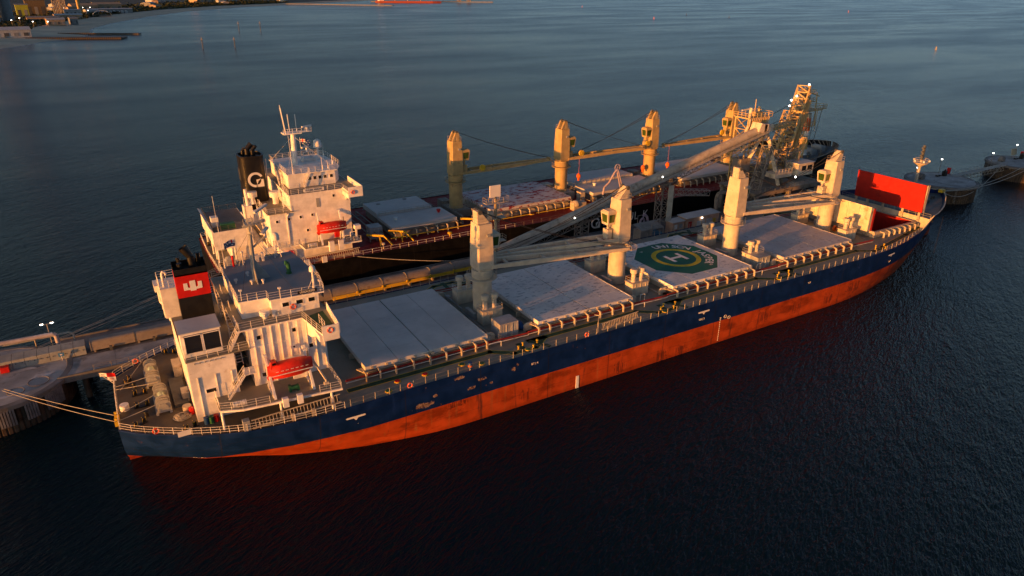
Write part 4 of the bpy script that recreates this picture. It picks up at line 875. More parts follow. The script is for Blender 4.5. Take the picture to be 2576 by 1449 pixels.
for x, y in ((178, -3.6), (178, 3.6), (183, -2), (183, 2)): mb.cyl((x-.5, y, FC), (x-.5, y, FC+.8), .25, n=8); mb.cyl((x+.5, y, FC), (x+.5, y, FC+.8), .25, n=8)
mb.obj('mooring_bollard', dgrey, U)
mx = 177.6; mb = MB(); mb.cyl((mx, 0, FC), (mx, 0, 21.0), .3, .22, n=10); fm = mb.obj('foremast', cream, U)
mb = MB(); mb.beam((mx, 0, 21.0), (mx, 0, 24.6), .5, .4); mb.obj('mast_top', dgrey, fm)
mb = MB(); mb.lathe((mx, 0, 20.4), [(.25, -1.0), (1.7, 0), (1.7, .08), (.2, .1)], 12); mb.rail([(mx+1.65*math.cos(a*math.pi/4), 1.65*math.sin(a*math.pi/4), 20.5) for a in range(9)], .8, 1.2, .04, 2); mb.obj('mast_platform', cream, fm)
for a in (0.4, 1.6, 2.8, 4.0, 5.2): mb = MB(); mb.sph((mx+1.75*math.cos(a), 1.75*math.sin(a), 20.9), .26, 8, 5); mb.obj('mast_light', skin_w, fm)
for z in (22.0, 22.9, 23.8): mb = MB(); mb.box(mx-.7, mx-.25, -.25, .25, z, z+.3); mb.obj('signal_lamp', dgrey, fm)
mb = MB(); mb.ladder((mx-.4, 0, FC), (mx-.4, 0, 20), .45, .45, .035, (0, 1, 0)); mb.obj('mast_ladder', cream, fm)
mb = MB(); mb.rail([(187.4, -2.0, FT), (184, -4.4, FT), (180, -6.7, FT)], .9, 1.4, .03, 2); mb.rail([(187.4, 2.0, FT), (184, 4.4, FT), (176, 8.8, FT)], .9, 1.4, .03, 2); mb.rail([(166.2, -11.4, FC), (166.2, 11.4, FC)], 1.0, 1.7, .03, 2); mb.obj('forecastle_railing', coamtan, U)
mb = MB(); mb.box(186.8, 188.2, -2.0, -1.0, FT-.1, FT+.7); mb.obj('bow_fairlead', yellow, U)
mb = MB(); mb.cyl((168.0, -10.98, 10.1), (168.0, -11.1, 10.1), .25, n=10); mb.obj('panama_lead', dgrey, U)
# ================================================================ FAR SHIP
KY = 52.0; KD = 8.7
K = T('bulk_carrier', 'black hulled bulk carrier with red deck and white G on its black funnel', 'ship', (120, KY, 0), 'bulk carriers moored at the jetty')
KZ = [-6, 0, 2.2, 3.3, 6, 8.7]
KS = [(20.5, .1, .3, 3.5, 5.5, 9.5, 11.5), (25, .5, 4, 8, 9.8, 13, 14.6), (32, 3, 9, 12, 13.2, 15, 15.8), (40, 8, 13, 14.8, 15.3, 16, 16.1), (52, 14, 15.8, 16.1, 16.1, 16.1, 16.1), (160, 15, 16.1, 16.1, 16.1, 16.1, 16.1), (176, 12, 14.2, 14.6, 14.8, 15.2, 15.6), (189, 7.5, 10.2, 11, 11.4, 12.4, 13.4), (200, 3.5, 5.6, 6.5, 7, 8.5, 10), (208, .8, 2, 3, 3.6, 5.2, 7.0), (213, .1, .2, .6, 1, 2.4, 4.2), (215.5, .02, .03, .05, .1, .6, 2.0)]
KS = refine(KS, 4)
hk = make_hull(KS, KZ, 'hull', hullK, K, KY); hk['label'] = 'black topsides over dull brown antifouling'
def hbK(x): return interp(KS, x)[-1]
mb = MB()
for a, b in zip(KS, KS[1:]): mb.add([(a[0], KY-a[-1]+.02, KD), (b[0], KY-b[-1]+.02, KD), (b[0], KY+b[-1]-.02, KD), (a[0], KY+a[-1]-.02, KD)], [(0, 1, 2, 3)])
mb.obj('main_deck', deckK, K)
mb = MB()
for s in (-1, 1):
    for a, b in zip(KS, KS[1:]): mb.beam((a[0], KY+s*(a[-1]-.05), KD+.05), (b[0], KY+s*(b[-1]-.05), KD+.05), .12, .16)
mb.obj('gunwale_bar', hullK, K)
# deck edge railing, white on the near side
for s, m_ in ((-1, railw), (1, raild)):
    mb = MB(); pts = [(x, KY+s*(hbK(x)-.2), KD) for x in (31, 36, 42, 48, 54, 62, 72, 84, 96, 108, 120, 132, 144, 156, 166, 176, 186)]
    mb.rail(pts if s > 0 else pts[:8], 1.05, 2.2, .035, 2); 
    if s < 0: mb.obj('deck_railing', m_, K); mb = MB(); mb.rail(pts[7:], 1.05, 2.4, .02, 2); mb.obj('deck_railing', steeld, K)
    else: mb.obj('deck_railing', m_, K)
# hatches: (x0, x1, half width, top z, material)
KH = [(57.0, 72.6, 9.3, 11.2, hatchD, 2), (81.8, 104.8, 8.4, 11.2, hatchRed, 4), (111.5, 133.5, 8.6, 11.2, hatchD, 2), (141.5, 163.5, 8.6, 11.2, hatchD, 3), (172, 187, 8.0, 11.2, hatchD, 3)]
mbs = MB(); mbs.ext([(0, 1.55), (-.9, 1.55), (-1.1, 1.3), (-1.25, 0), (-.95, 0), (-.8, 1.2), (0, 1.3)], -.1, .1, 'x'); _o = mbs.obj('coaming_stay', coamtan, None, at=(0, 0, 0)); KST = _o.data; bpy.data.objects.remove(_o)
for x0, x1, hw, zt, hm, npan in KH:
    mb = MB(); mb.box(x0+.4, x1-.4, KY-hw+.4, KY+hw-.4, KD, zt-.75); mb.box(x0-.2, x1+.2, KY-hw-.3, KY-hw+.4, zt-.95, zt-.8); mb.box(x0-.2, x1+.2, KY+hw-.4, KY+hw+.3, zt-.95, zt-.8)
    co = mb.obj('hatch_coaming', coamtan if hm is hatchRed else steeld, K); q = (x1-x0)/npan
    if hm is hatchRed or npan == 3:
        for k in range(npan): mb = MB(); mb.box(x0+q*k+.06, x0+q*(k+1)-.06, KY-hw, KY+hw, zt-.72, zt); mb.obj('hatch_panel', hm, co)
    else:   # two sliding panels side by side, the far one standing higher
        mb = MB(); mb.box(x0, x1, KY-hw, KY-.15, zt-.72, zt); mb.obj('hatch_panel', hm, co); mb = MB(); mb.box(x0, x1-2, KY+.15, KY+hw, zt-.6, zt+.55); mb.obj('hatch_panel', hm, co)
        mb = MB(); mb.rail([(x0+.5, KY+.0, zt), (x1-2.5, KY+.0, zt)], .9, 1.6, .035, 2); mb.obj('panel_railing', coamtan, co)
    n = int((x1-x0)/2.4)
    for k in range(n+1): place('coaming_stay', KST, (x0+.3+(x1-x0-.6)*k/n, KY-hw-.3+.3, KD), co)
for x, y, m_ in ((59.5, KY-5, skin_w), (70.5, KY-4, red), (60, KY+7, greyp), (67, KY+8, greyp), (116, KY-3, skin_w)):
    mb = MB(); mb.lathe((x, y, 11.2), [(.3, 0), (.3, .4), (.5, .45), (.5, .75), (.1, .8)], 10); mb.obj('hatch_vent', m_, K)
for i, c in enumerate((77.0, 107.3, 137.0, 167.5)):     # machinery houses at each crane foot
    mb = MB(); mb.box(c-2.3, c+2.3, KY-3.2, KY+3.2, KD, 10.5); mb.box(c-2.6, c-2.1, KY-8, KY-4, KD, 10.8); mb.box(c+1.2, c+2.4, KY-7.5, KY-5.5, KD, 11.4); mb.box(c-1.8, c+.5, KY+4, KY+7, KD, 11.0)
    mb.tube([(c-3.2, KY-9, KD+.8), (c-3.2, KY+9, KD+.8)], .12); mb.tube([(c+3.2, KY-9, KD+.6), (c+3.2, KY+9, KD+.6)], .1)
    mb.obj('machinery_house', steeld if i != 1 else coamtan, K)
    mb = MB(); mb.rail([(c-2.3, KY-3.2, 10.5), (c+2.3, KY-3.2, 10.5), (c+2.3, KY+3.2, 10.5), (c-2.3, KY+3.2, 10.5), (c-2.3, KY-3.2, 10.5)], 1.0, 1.6, .03, 2); mb.obj('house_railing', coamtan, K)
for tip, c in (((102.6, KY-1.0, 19.3), 77.0), ((132.2, KY-1.8, 19.4), 107.3), ((111.8, KY+1.6, 18.6), 137.0), ((141.8, KY, 18.6), 167.5)):
    deck_crane(K, c, KY, 10.5, 18.3, 26.4, ochre, tip, cab=True, ratio=1.0, K=True)
for x, z in ((83.5, 19.6), (112.4, 20.0), (134.5, 20.2), (162.5, 20.6)): mb = MB(); mb.cyl((x-.1, KY-1.9, z), (x-.1, KY-1.5, z), .75, n=18); mb.cyl((x-.1, KY-1.95, z), (x-.1, KY-1.45, z), .3, n=10); mb.obj('hose_reel', yellow, K)
for x, z in ((112.2, 13.8), (134.0, 13.4), (143.0, 13.2)): mb = MB(); mb.sph((x, KY-1, z), .6, 10, 6, 1.3); mb.box(x-.2, x+.2, KY-1.2, KY-.8, z-1.2, z-.5); mb.cyl((x, KY-1, z+.7), (x, KY-1, 18.6), .03, n=4); mb.obj('hook_block', orange, K)
# deck pipes, lashing gantries
mb = MB()
for a, b in ((56, 60), (60, 66), (67, 80), (82, 92), (93, 106), (107, 132)): mb.tube([(a, KY-10.9, KD+.7), (b-1.2, KY-10.9, KD+.7), (b-.6, KY-11.4, KD+.7), (b, KY-11.4, KD+.7)], .11)
mb.obj('deck_pipe', yellow, K)
for x, y in ((58.5, KY-11), (76, KY-10.8), (53.5, KY-11.3)):
    mb = MB(); mb.beam((x-2.4, y+1.8, KD+1.9), (x+.6, y-.4, KD+1.9), .35, .4); mb.beam((x+.6, y-.4, KD+1.9), (x+1.8, y-2.2, KD+.2), .25); mb.beam((x-.2, y, KD+1.8), (x-.5, y-1.4, KD), .22); mb.beam((x-.2, y, KD+1.8), (x+.6, y+1.0, KD), .22); mb.obj('davit_frame', yellow, K)
mb = MB(); mb.sph((104.0, KY-11.6, KD+1.5), 1.2, 12, 6, .8); mb.box(103.0, 106.6, KY-12.4, KY-10.6, KD, KD+1.9); mb.obj('winch_cover', coamtan, K)
mb = MB(); mb.lathe((53.0, KY-14.2, KD), [(.15, 0), (.15, .8), (.42, .95), (.42, 1.25), (.1, 1.35)], 10); mb.obj('deck_vent', cream, K); mb = MB(); mb.lathe((68.5, KY-14, KD), [(.15, 0), (.15, .5), (.5, .6), (.5, 1.0), (.1, 1.05)], 10); mb.obj('deck_vent', yellow, K)
mb = MB()
for x in (52, 53.5, 55): mb.beam((x, KY-9, KD+1.6), (x, KY+9, KD+1.6), .2); mb.beam((x, KY-9, KD), (x, KY-9, KD+1.6), .2); mb.beam((x, KY+9, KD), (x, KY+9, KD+1.6), .2)
mb.beam((52, KY-5, KD+1.6), (55, KY-5, KD+1.6), .2); mb.beam((52, KY+5, KD+1.6), (55, KY+5, KD+1.6), .2); mb.obj('pipe_gantry', steeld, K)
# bow
FK = [(192, 12.6, 13.4), (198, 10.7, 11.8), (203, 9.0, 10.3), (208, 7.0, 8.4), (212, 4.7, 6.0), (214.5, 2.8, 3.9), (216.0, 1.0, 1.7), (216.6, .1, .3)]
mb = MB(); rr = [[(x, KY-b, 12.2), (x, KY-a, KD), (x, KY+a, KD), (x, KY+b, 12.2)] for x, a, b in FK]
mb.loft([r[:2] for r in rr], close=False); mb.loft([r[2:] for r in rr], close=False); mb.loft([[(p[0], KY+(p[1]-KY)*.98, p[2]) for p in r[:2]] for r in rr], close=False); mb.loft([[(p[0], KY+(p[1]-KY)*.98, p[2]) for p in r[2:]] for r in rr], close=False); mb.obj('forecastle_bulwark', hullK, K, True)
mb = MB(); mb.add([(x, KY-(a*.7+b*.3)*.98, 10.6) for x, a, b in FK]+[(x, KY+(a*.7+b*.3)*.98, 10.6) for x, a, b in reversed(FK)], [tuple(range(16))]); mb.box(191.9, 192, KY-12.4, KY+12.4, KD, 10.6); mb.obj('forecastle_deck', deckW, K)
mb = MB()
for x, y in ((200, KY-4), (200, KY+4), (207, KY-2)): mb.cyl((x, y-1.6, 11.7), (x, y+1.6, 11.7), .9, n=12); mb.box(x-1, x+1, y-2, y-1.6, 10.6, 12.3); mb.box(x-1, x+1, y+1.6, y+2, 10.6, 12.3)
mb.obj('windlass', greyp, K)
for i, (x, y) in enumerate(((196, KY-7), (204, KY+6), (209, KY-3), (194, KY+3), (202, KY-7.0))): mb = MB(); mb.cb(x, y, 10.6, 1.2+.3*(i % 3), .9, .9); mb.cyl((x+1, y+.8, 10.6), (x+1, y+.8, 12.0), .25, n=8); mb.obj('deck_fitting', steeld, K)
for (x, a, b), (x2, a2, b2) in zip(FK, FK[1:]):
    for s in (-1, 1):
        mb = MB(); mb.beam((x, KY+s*b*.99, 12.24), (x2, KY+s*b2*.99, 12.24), .3, .1); mb.obj('bulwark_cap', steeld, K)
        for t in (0, .5): c = x+(x2-x)*t; ya = (a+(a2-a)*t); yb = (b+(b2-b)*t); mb = MB(); mb.beam((c, KY+s*yb*.96, 12.1), (c, KY+s*(ya*.8), 10.65), .12, .25); mb.obj('bulwark_stay', steeld, K)
# ---- superstructure
kb = MB(); kb.box(31.4, 47.4, KY-12.0, KY+12.0, 12.0, 18.8); kh = kb.obj('accommodation_block', whiteK, K); kh['label'] = 'white accommodation block glowing in low sun'
mb = MB(); mb.box(31.0, 36.0, KY-12.3, KY+12.3, 18.8, 18.95); mb.obj('funnel_deck', deckU, K)
kb = MB(); kb.box(35.6, 47.5, KY-12.0, KY+12.0, 18.8, 21.9); ku = kb.obj('bridge_tier', whiteK, K)
kb = MB(); kb.box(31.5, 47.2, KY-11.6, KY+11.6, KD, 12.0); kb.obj('lower_tier', whiteK, K)
mb = MB(); mb.ext([(30.5, KY-12.3), (36.4, KY-12.3), (36.6, KY-15.6), (47.9, KY-16.0), (47.9, KY+16), (30.5, KY+16)], 11.75, 12.0); mb.obj('boat_deck', whiteK, K); mb = MB(); mb.ext([(30.6, KY-12.2), (36.5, KY-12.2), (36.7, KY-15.4), (47.8, KY-15.8), (47.8, KY+15.8), (30.6, KY+15.8)], 12.0, 12.01); mb.obj('boat_deck_coating', deckU, K)
mb = MB(); mb.ext([(35.4, KY-12.1), (46.0, KY-12.1), (46.0, KY-16.0), (48.9, KY-16.0), (48.9, KY+16), (46.0, KY+16), (46.0, KY+12.1), (35.4, KY+12.1)], 21.9, 22.1); mb.obj('bridge_deck', whiteK, K); mb = MB(); mb.ext([(35.5, KY-12.0), (46.1, KY-12.0), (46.1, KY-15.9), (48.8, KY-15.9), (48.8, KY+15.9), (46.1, KY+15.9), (46.1, KY+12), (35.5, KY+12)], 22.1, 22.11); mb.obj('bridge_deck_coating', deckU, K)
mb = MB()
for s in (-1, 1):
    mb.box(46.0, 48.9, KY+s*16-.06, KY+s*16+.06, 21.2, 23.2); mb.box(48.85, 48.97, KY+min(s*16, s*7), KY+max(s*16, s*7), 21.2, 23.2); mb.box(46.0, 46.1, KY+min(s*16, s*12.2), KY+max(s*16, s*12.2), 20.9, 22.4)
    mb.ext([(KY+s*12, 21.9), (KY+s*15.9, 21.9), (KY+s*15.9, 21.3), (KY+s*13.0, 20.6), (KY+s*12, 19.6)][::s], 46.6, 46.75, 'x')
mb.obj('wing_bulwark', whiteK, K)
mb = MB(); mb.ext([(36.8, KY-7.4), (46.2, KY-7.4), (47.6, KY-5), (47.9, KY), (47.6, KY+5), (46.2, KY+7.4), (36.8, KY+7.4)], 22.1, 24.8); kw = mb.obj('wheelhouse', whiteK, K); mb = MB(); mb.ext([(36.6, KY-7.6), (46.6, KY-7.7), (48.0, KY-5), (48.3, KY), (48.0, KY+5), (46.6, KY+7.7), (36.6, KY+7.6)], 24.8, 25.0); mb.obj('compass_deck', whiteK, K)
for i in range(5): rwin(kw, 41.0+i*1.05+(.25 if i == 4 else 0), 23.75, .62, .62, KY-7.4)
for x, z in ((32.7, 17.2), (35.0, 17.4), (37.3, 17.5), (39.6, 17.6), (38.4, 14.6)): rwin(kh, x, z, .45, .5, KY-12)
rwin(ku, 44.2, 20.9, .45, .5, KY-12); mb = MB(); mb.box(40.6, 41.3, KY-12.06, KY-12, 19.0, 20.8); mb.obj('door', greyp, ku)
for zz in (13.5, 16, 20.3):
    for yy in (-9, -6, -3, 0, 3, 6, 9): mb = MB(); mb.box(47.4 if zz < 18 else 47.5, 47.44 if zz < 18 else 47.54, KY+yy-.35, KY+yy+.35, zz-.3, zz+.3); mb.obj('window', glass, kh if zz < 18 else ku)
mb = MB(); mb.box(34.55, 34.75, KY-12.15, KY-12, 12.1, 18.7); mb.tube([(34.65, KY-12.15, 18.0), (35.0, KY-12.15, 18.5)], .15); mb.obj('downpipe', whiteK, kh)
mb = MB(); mb.rail([(31.1, KY-12.1, 18.95), (35.6, KY-12.1, 18.95)], 1.0, 1.3); mb.rail([(31.1, KY-12.1, 18.95), (31.1, KY-4, 18.95)], 1.0, 1.5); mb.rail([(36, KY-12.0, 22.1), (46, KY-12, 22.1), (46.1, KY-15.9, 22.1)], 1.0, 1.5); mb.rail([(35.5, KY-12, 22.1), (35.5, KY-7, 22.1)], 1.0, 1.4); mb.rail([(36.7, KY-7.5, 25), (46.5, KY-7.6, 25), (48.1, KY-4.8, 25), (48.2, KY+5, 25), (46.5, KY+7.6, 25), (36.7, KY+7.5, 25), (36.7, KY-7.5, 25)], 1.0, 1.4); mb.rail([(30.6, KY-12.2, 12), (36.5, KY-12.3, 12), (36.7, KY-15.5, 12), (39, KY-15.6, 12)], 1.0, 1.3); mb.rail([(44.9, KY-15.8, 12), (47.8, KY-15.9, 12)], 1.0, 1.3); mb.obj('superstructure_railing', railw, K)
mb = MB(); mb.box(38.4, 42.4, KY-12.12, KY-12.05, 22.3, 22.95); nb = mb.obj('name_board', skin_w, K); text('KULJAK ARROW', .6, (40.4, KY-12.13, 22.62), (1, 0, 0), (0, 0, 1), black, nb, sx=.72)
stairs('stairs', (39.6, KY-7.9, 22.1), (41.0, KY-7.9, 25.0), .6, K, railw); stairs('stairs', (35.2, KY-9.5, 18.95), (35.2, KY-7, 22.0), .7, K, whiteK); stairs('stairs', (36.0, KY-4.5, 22.1), (36.0, KY-1.5, 25.0), .7, K, railw); stairs('stairs', (31.0, KY-10.5, 12.0), (31.0, KY-7.5, 15.5), .7, K, railw); stairs('stairs', (31.0, KY-7.0, 15.5), (31.0, KY-4.0, 18.9), .7, K, railw)
for x, y in ((30.2, KY-3.2), (34.3, KY-5.2)): mb = MB(); mb.lathe((x, y, 18.95), [(.6, 0), (.55, .2), (.55, 1.3), (1.05, 1.45), (1.1, 2.4), (1.0, 2.5), (.1, 2.55)], 18); mb.obj('mushroom_vent', whiteK, K, True)
# funnel (oblong with rounded sides)
def obl(z, k=1.0, n=20):
    P = []
    for i in range(n):
        a = 2*math.pi*i/n; c, s = math.cos(a), math.sin(a); P.append((31.45+math.copysign(abs(c)**.55, c)*2.35*k, KY-.2+math.copysign(abs(s)**.55, s)*2.6*k, z))
    return P
mb = MB(); mb.loft([obl(17.5), obl(27.6), obl(28.3, 1.04), obl(28.32, .9), obl(27.8, .9)]); kf = mb.obj('funnel', black, K, True)
mb = MB()
for k in range(9): mb.beam((29.05, KY-1.2, 25.6-k*.28), (29.05, KY+.8, 25.6-k*.28), .06, .12)
mb.obj('funnel_louvre', dgrey, kf)
mb = MB()
for dx, dy, h, r in ((-.4, 0, 2.0, .5), (.5, -.5, 1.4, .35), (.9, .6, 1.3, .3), (-1.2, .6, 1.0, .3)): mb.cyl((31.45+dx, KY-.2+dy, 27.8), (31.45+dx, KY-.2+dy, 28.6+h*.4), r, n=10); mb.cyl((31.45+dx, KY-.2+dy, 28.5+h*.4), (31.45+dx+.5*h, KY-.2+dy, 28.7+h*.8), r, r*1.05, n=10)
mb.obj('exhaust_pipe', black, kf, True)
mb = MB(); gx, gz, gy = 31.5, 23.6, KY-2.86      # emblem: a round white G with a leaf-shaped spur
arc = []
for i in range(25):
    a = R(25+i*(255/24)); arc.append(a)
for a0, a1 in zip(arc, arc[1:]):
    P = [(gx+r*math.cos(a), gz+r*math.sin(a)) for r, a in ((1.05, a0), (1.5, a0), (1.5, a1), (1.05, a1))]; mb.ext(P, gy-.02, gy+.08, 'y')
mb.ext([(gx, gz-1.5), (gx+1.5, gz-1.5), (gx+1.5, gz), (gx+1.1, gz), (gx+1.02, gz-.5), (gx+.7, gz-.95), (gx, gz-1.05)], gy-.02, gy+.08, 'y'); mb.ext([(gx+.1, gz), (gx+1.0, gz+.1), (gx+.5, gz-.3), (gx+.2, gz-.9)], gy-.02, gy+.08, 'y'); mb.obj('funnel_emblem', skin_w, kf)
for i, ch in enumerate('EARBULK'):
    x = (109.8, 111.9, 114.1, 116.1, 117.9, 119.7, 122.7)[i]; text(ch, 2.9, (x, KY-16.14, 5.95), (1, 0, 0), (0, 0, 1), skin_w, hk, 'hull_lettering', .015)
mb = MB(); gx, gz, gy = 106.9, 6.1, KY-16.15
for a0, a1 in zip(arc, arc[1:]): mb.ext([(gx+r*math.cos(a), gz+r*math.sin(a)) for r, a in ((.95, a0), (1.35, a0), (1.35, a1), (.95, a1))], gy-.02, gy+.04, 'y')
mb.ext([(gx, gz-1.35), (gx+1.4, gz-1.35), (gx+1.4, gz+.3), (gx+1.0, gz+.1), (gx+.9, gz-.5), (gx+.6, gz-.9), (gx, gz-.95)], gy-.02, gy+.04, 'y'); mb.ext([(gx+.1, gz), (gx+.95, gz+.35), (gx+.5, gz-.4), (gx+.2, gz-.85)], gy-.02, gy+.04, 'y'); mb.obj('hull_lettering', skin_w, hk)
# mast
mb = MB(); mb.cyl((40.2, KY, 25), (40.5, KY, 31.6), .62, .5, n=14); km = mb.obj('radar_mast', whiteK, K, True)
mb = MB(); mb.box(38.4, 42.0, KY-1.2, KY+1.2, 31.5, 31.7); mb.box(42, 44.2, KY-.5, KY+.5, 31.6, 31.75); mb.rail([(38.4, KY-1.2, 31.7), (42, KY-1.2, 31.7), (44.2, KY-.5, 31.7), (44.2, KY+.5, 31.7)], .9, .9, .035, 2); mb.obj('mast_platform', whiteK, km)
mb = MB(); mb.ladder((38.9, KY-.6, 31.7), (38.4, KY-.6, 36.8), .7, .5, .05, (0, 1, 0)); mb.cyl((38.9, KY-.9, 31.7), (38.3, KY-.9, 37.4), .1, .06, n=6); mb.cyl((39.9, KY, 31.7), (39.8, KY, 35.4), .09, n=6); mb.cyl((41.4, KY+.4, 31.7), (41.4, KY+.4, 35.2), .06, n=6); mb.obj('signal_mast', whiteK, km)
for x, y, z in ((43.4, KY, 32.6), (42.9, KY, 28.4)): mb = MB(); mb.cyl((x, y, z-.9), (x, y, z), .2, n=8); mb.beam((x-1.1, y-.6, z+.1), (x+1.1, y+.6, z+.1), .3, .25); mb.obj('radar_scanner', whiteK, km)
mb = MB()
for x, y in ((37, KY-7), (37, KY+7), (46.5, KY-7), (46.5, KY+7)): mb.cyl((40.4, KY, 31), (x, y, 25), .025, n=4, cap=False)
mb.obj('mast_stays', railw, km)
mb = MB(); mb.cyl((46.0, KY+3, 25), (46.0, KY+3, 27.4), .2, n=8); st = mb.obj('radome_stand', whiteK, K); mb = MB(); mb.lathe((46.0, KY+3, 27.4), [(.6, 0), (.85, .1), (.85, .9), (.7, 1.5), (.4, 1.8), (.02, 1.9)], 16); mb.obj('radome', skin_w, st, True)
for x, y, h in ((38.0, KY-6.9, 7.5), (47.2, KY-3, 2.0), (45.2, KY-6.5, 1.8), (44.2, KY-6, 2.4), (47.4, KY+4, 3.2)): mb = MB(); mb.cyl((x, y, 25), (x-.1, y, 25+h), .06, .03, n=6); mb.cyl((x, y, 25), (x, y, 25.8), .14, n=6); mb.obj('whip_antenna', whiteK, K)
mb = MB(); mb.tube([(42.6, KY+2, 25), (42.6, KY+2, 27), (44.6, KY+2, 27), (44.6, KY+2, 25)], .07); mb.tube([(42.6, KY+4, 25), (42.6, KY+4, 27), (44.6, KY+4, 27), (44.6, KY+4, 25)], .07); mb.box(42.4, 45, KY+1.8, KY+4.2, 25, 25.6); mb.obj('antenna_frame', railw, K)
mb = MB(); mb.cyl((34.2, KY+1, 18.9), (34.6, KY+1, 26.8), .16, n=8); mb.cyl((36.6, KY-2.5, 22), (36.6, KY-2.5, 24.6), .2, n=8); mb.cyl((29.2, KY-3.6, 17), (29.0, KY-3.6, 22.2), .3, n=8); mb.box(28.2, 29.8, KY-4.5, KY-2.5, 15.5, 18.9); mb.obj('vent_pipe', whiteK, K)
for x, z, y in ((46.6, 22.6, KY-16.08), (36.75, 23.4, KY-7.43), (35.5, 20.2, KY-12.0)):
    pass
# aft garage deck on pillars and the mooring deck
mb = MB(); mb.box(21.4, 28.6, KY-7.5, KY+7.5, 15.2, 15.5); mb.box(21.4, 28.6, KY-7.5, KY-7.35, 11.9, 15.2); mb.box(21.3, 21.42, KY-7.5, KY+7.5, 12.6, 16.4); mb.hexa([(21.4, KY-7.6, 15.5), (21.6, KY-7.6, 15.5), (21.6, KY+7.5, 15.5), (21.4, KY+7.5, 15.5), (20.9, KY-7.6, 16.5), (21.1, KY-7.6, 16.5), (21.1, KY+7.5, 16.5), (20.9, KY+7.5, 16.5)]); ka = mb.obj('aft_deckhouse', whiteK, K)
mb = MB(); mb.box(21.5, 28.5, KY-7.3, KY+7.4, 15.5, 15.52); mb.obj('deckhouse_roof', deckW, ka)
mb = MB(); mb.box(23.2, 25.8, KY-6.6, KY-5.2, 15.52, 16.6); mb.obj('green_locker', green, ka); mb = MB(); mb.box(21.9, 23.2, KY-4, KY-2.4, 15.52, 17.4); mb.obj('store_box', whiteK, ka)
mb = MB(); mb.rail([(21.6, KY-7.4, 15.5), (28.5, KY-7.4, 15.5)], 1.0, 1.4); mb.rail([(21.6, KY-7.4, 15.5), (21.6, KY+7.4, 15.5), (28.5, KY+7.4, 15.5)], 1.0, 1.6); mb.obj('deckhouse_railing', raild, ka)
mb = MB()
for x, y in ((21.8, -7.2), (25, -7.2), (28.2, -7.2), (21.8, 0), (21.8, 7.2), (28.2, 7.2), (21.9, -3.6)): mb.cyl((x, KY+y, KD), (x, KY+y, 15.2), .16, n=8)
mb.obj('deckhouse_pillars', whiteK, ka)
mb = MB(); mb.box(24.5, 31.4, KY-6.5, KY+11, KD, 12.0); mb.obj('stern_house', whiteK, K)
mb = MB(); pts = [(x, KY-(hbK(x)-.15), KD) for x in (31, 27, 24, 21)]; mb.rail(pts+[(20.7, KY, KD)]+[(a, 2*KY-b, c) for a, b, c in reversed(pts)], 1.05, 1.4, .03); mb.obj('stern_railing', railw, K)
mb = MB(); mb.add([(20.9, KY-11, KD+.01), (31, KY-15.2, KD+.01), (31, KY+15.2, KD+.01), (20.9, KY+11, KD+.01)], [(0, 1, 2, 3)]); mb.obj('poop_deck_coating', deckW, K)
for y in (-9.5, 9.0, 2):
    mb = MB(); mb.cyl((23.4, KY+y-.7, KD+1.2), (23.4, KY+y+.7, KD+1.2), 1.0, n=16); mb.box(22.6, 24.2, KY+y-1, KY+y-.8, KD, KD+1.6); mb.box(22.6, 24.2, KY+y+.8, KY+y+1, KD, KD+1.6); mb.obj('mooring_winch', greyp, K)
for x, y in ((22.3, KY-8), (27.5, KY-12.2), (22.2, KY+6), (29, KY-13.2)): bollard(x, y, KD, K, .4)
# boat deck gear
for xx in (40.2, 44.6): mb = MB(); mb.beam((xx, KY-15.0, 12), (xx, KY-14.2, 16.2), .3, .35); mb.beam((xx, KY-14.2, 16.2), (xx, KY-13.2, 18.2), .28, .3); mb.beam((xx, KY-12.6, 12), (xx, KY-14, 16.4), .2); mb.obj('lifeboat_davit', whiteK, K)
for xx in (41.7, 43.6): mb = MB(); mb.box(xx-.5, xx+.5, KY-16.3, KY-15.7, 10.8, 12.9); mb.obj('fender_pad', whiteK, K)
mb = MB(); mb.box(43.6, 44.8, KY-12.6, KY-12.0, 12.3, 13.6); mb.obj('fire_locker', red, K); mb = MB(); mb.box(34.2, 35.2, KY-12.1, KY-11.6, KD+.4, KD+2.2); mb.obj('fire_locker', red, K)
mb = MB(); mb.ladder((34.5, KY-15.4, KD+1.1), (47.5, KY-15.8, KD+1.3), 1.0, .42, .08, (0, .3, .95)); mb.obj('gangway', coamtan, K)
for xx in (36, 39.5): mb = MB(); mb.box(xx, xx+1.0, KY-16.2, KY-15.9, KD+.1, KD+1.3); mb.obj('gangway_stop', whiteK, K)
mb = MB(); mb.beam((47.2, KY-15.2, 12), (47.2, KY-15.2, 14.6), .3); mb.box(46.8, 48.0, KY-15.8, KY-14.6, 14.4, 15.2); mb.tube([(46, KY-15, 12), (46, KY-15, 13.8), (47, KY-15, 13.8)], .08); mb.obj('provision_davit', whiteK, K)
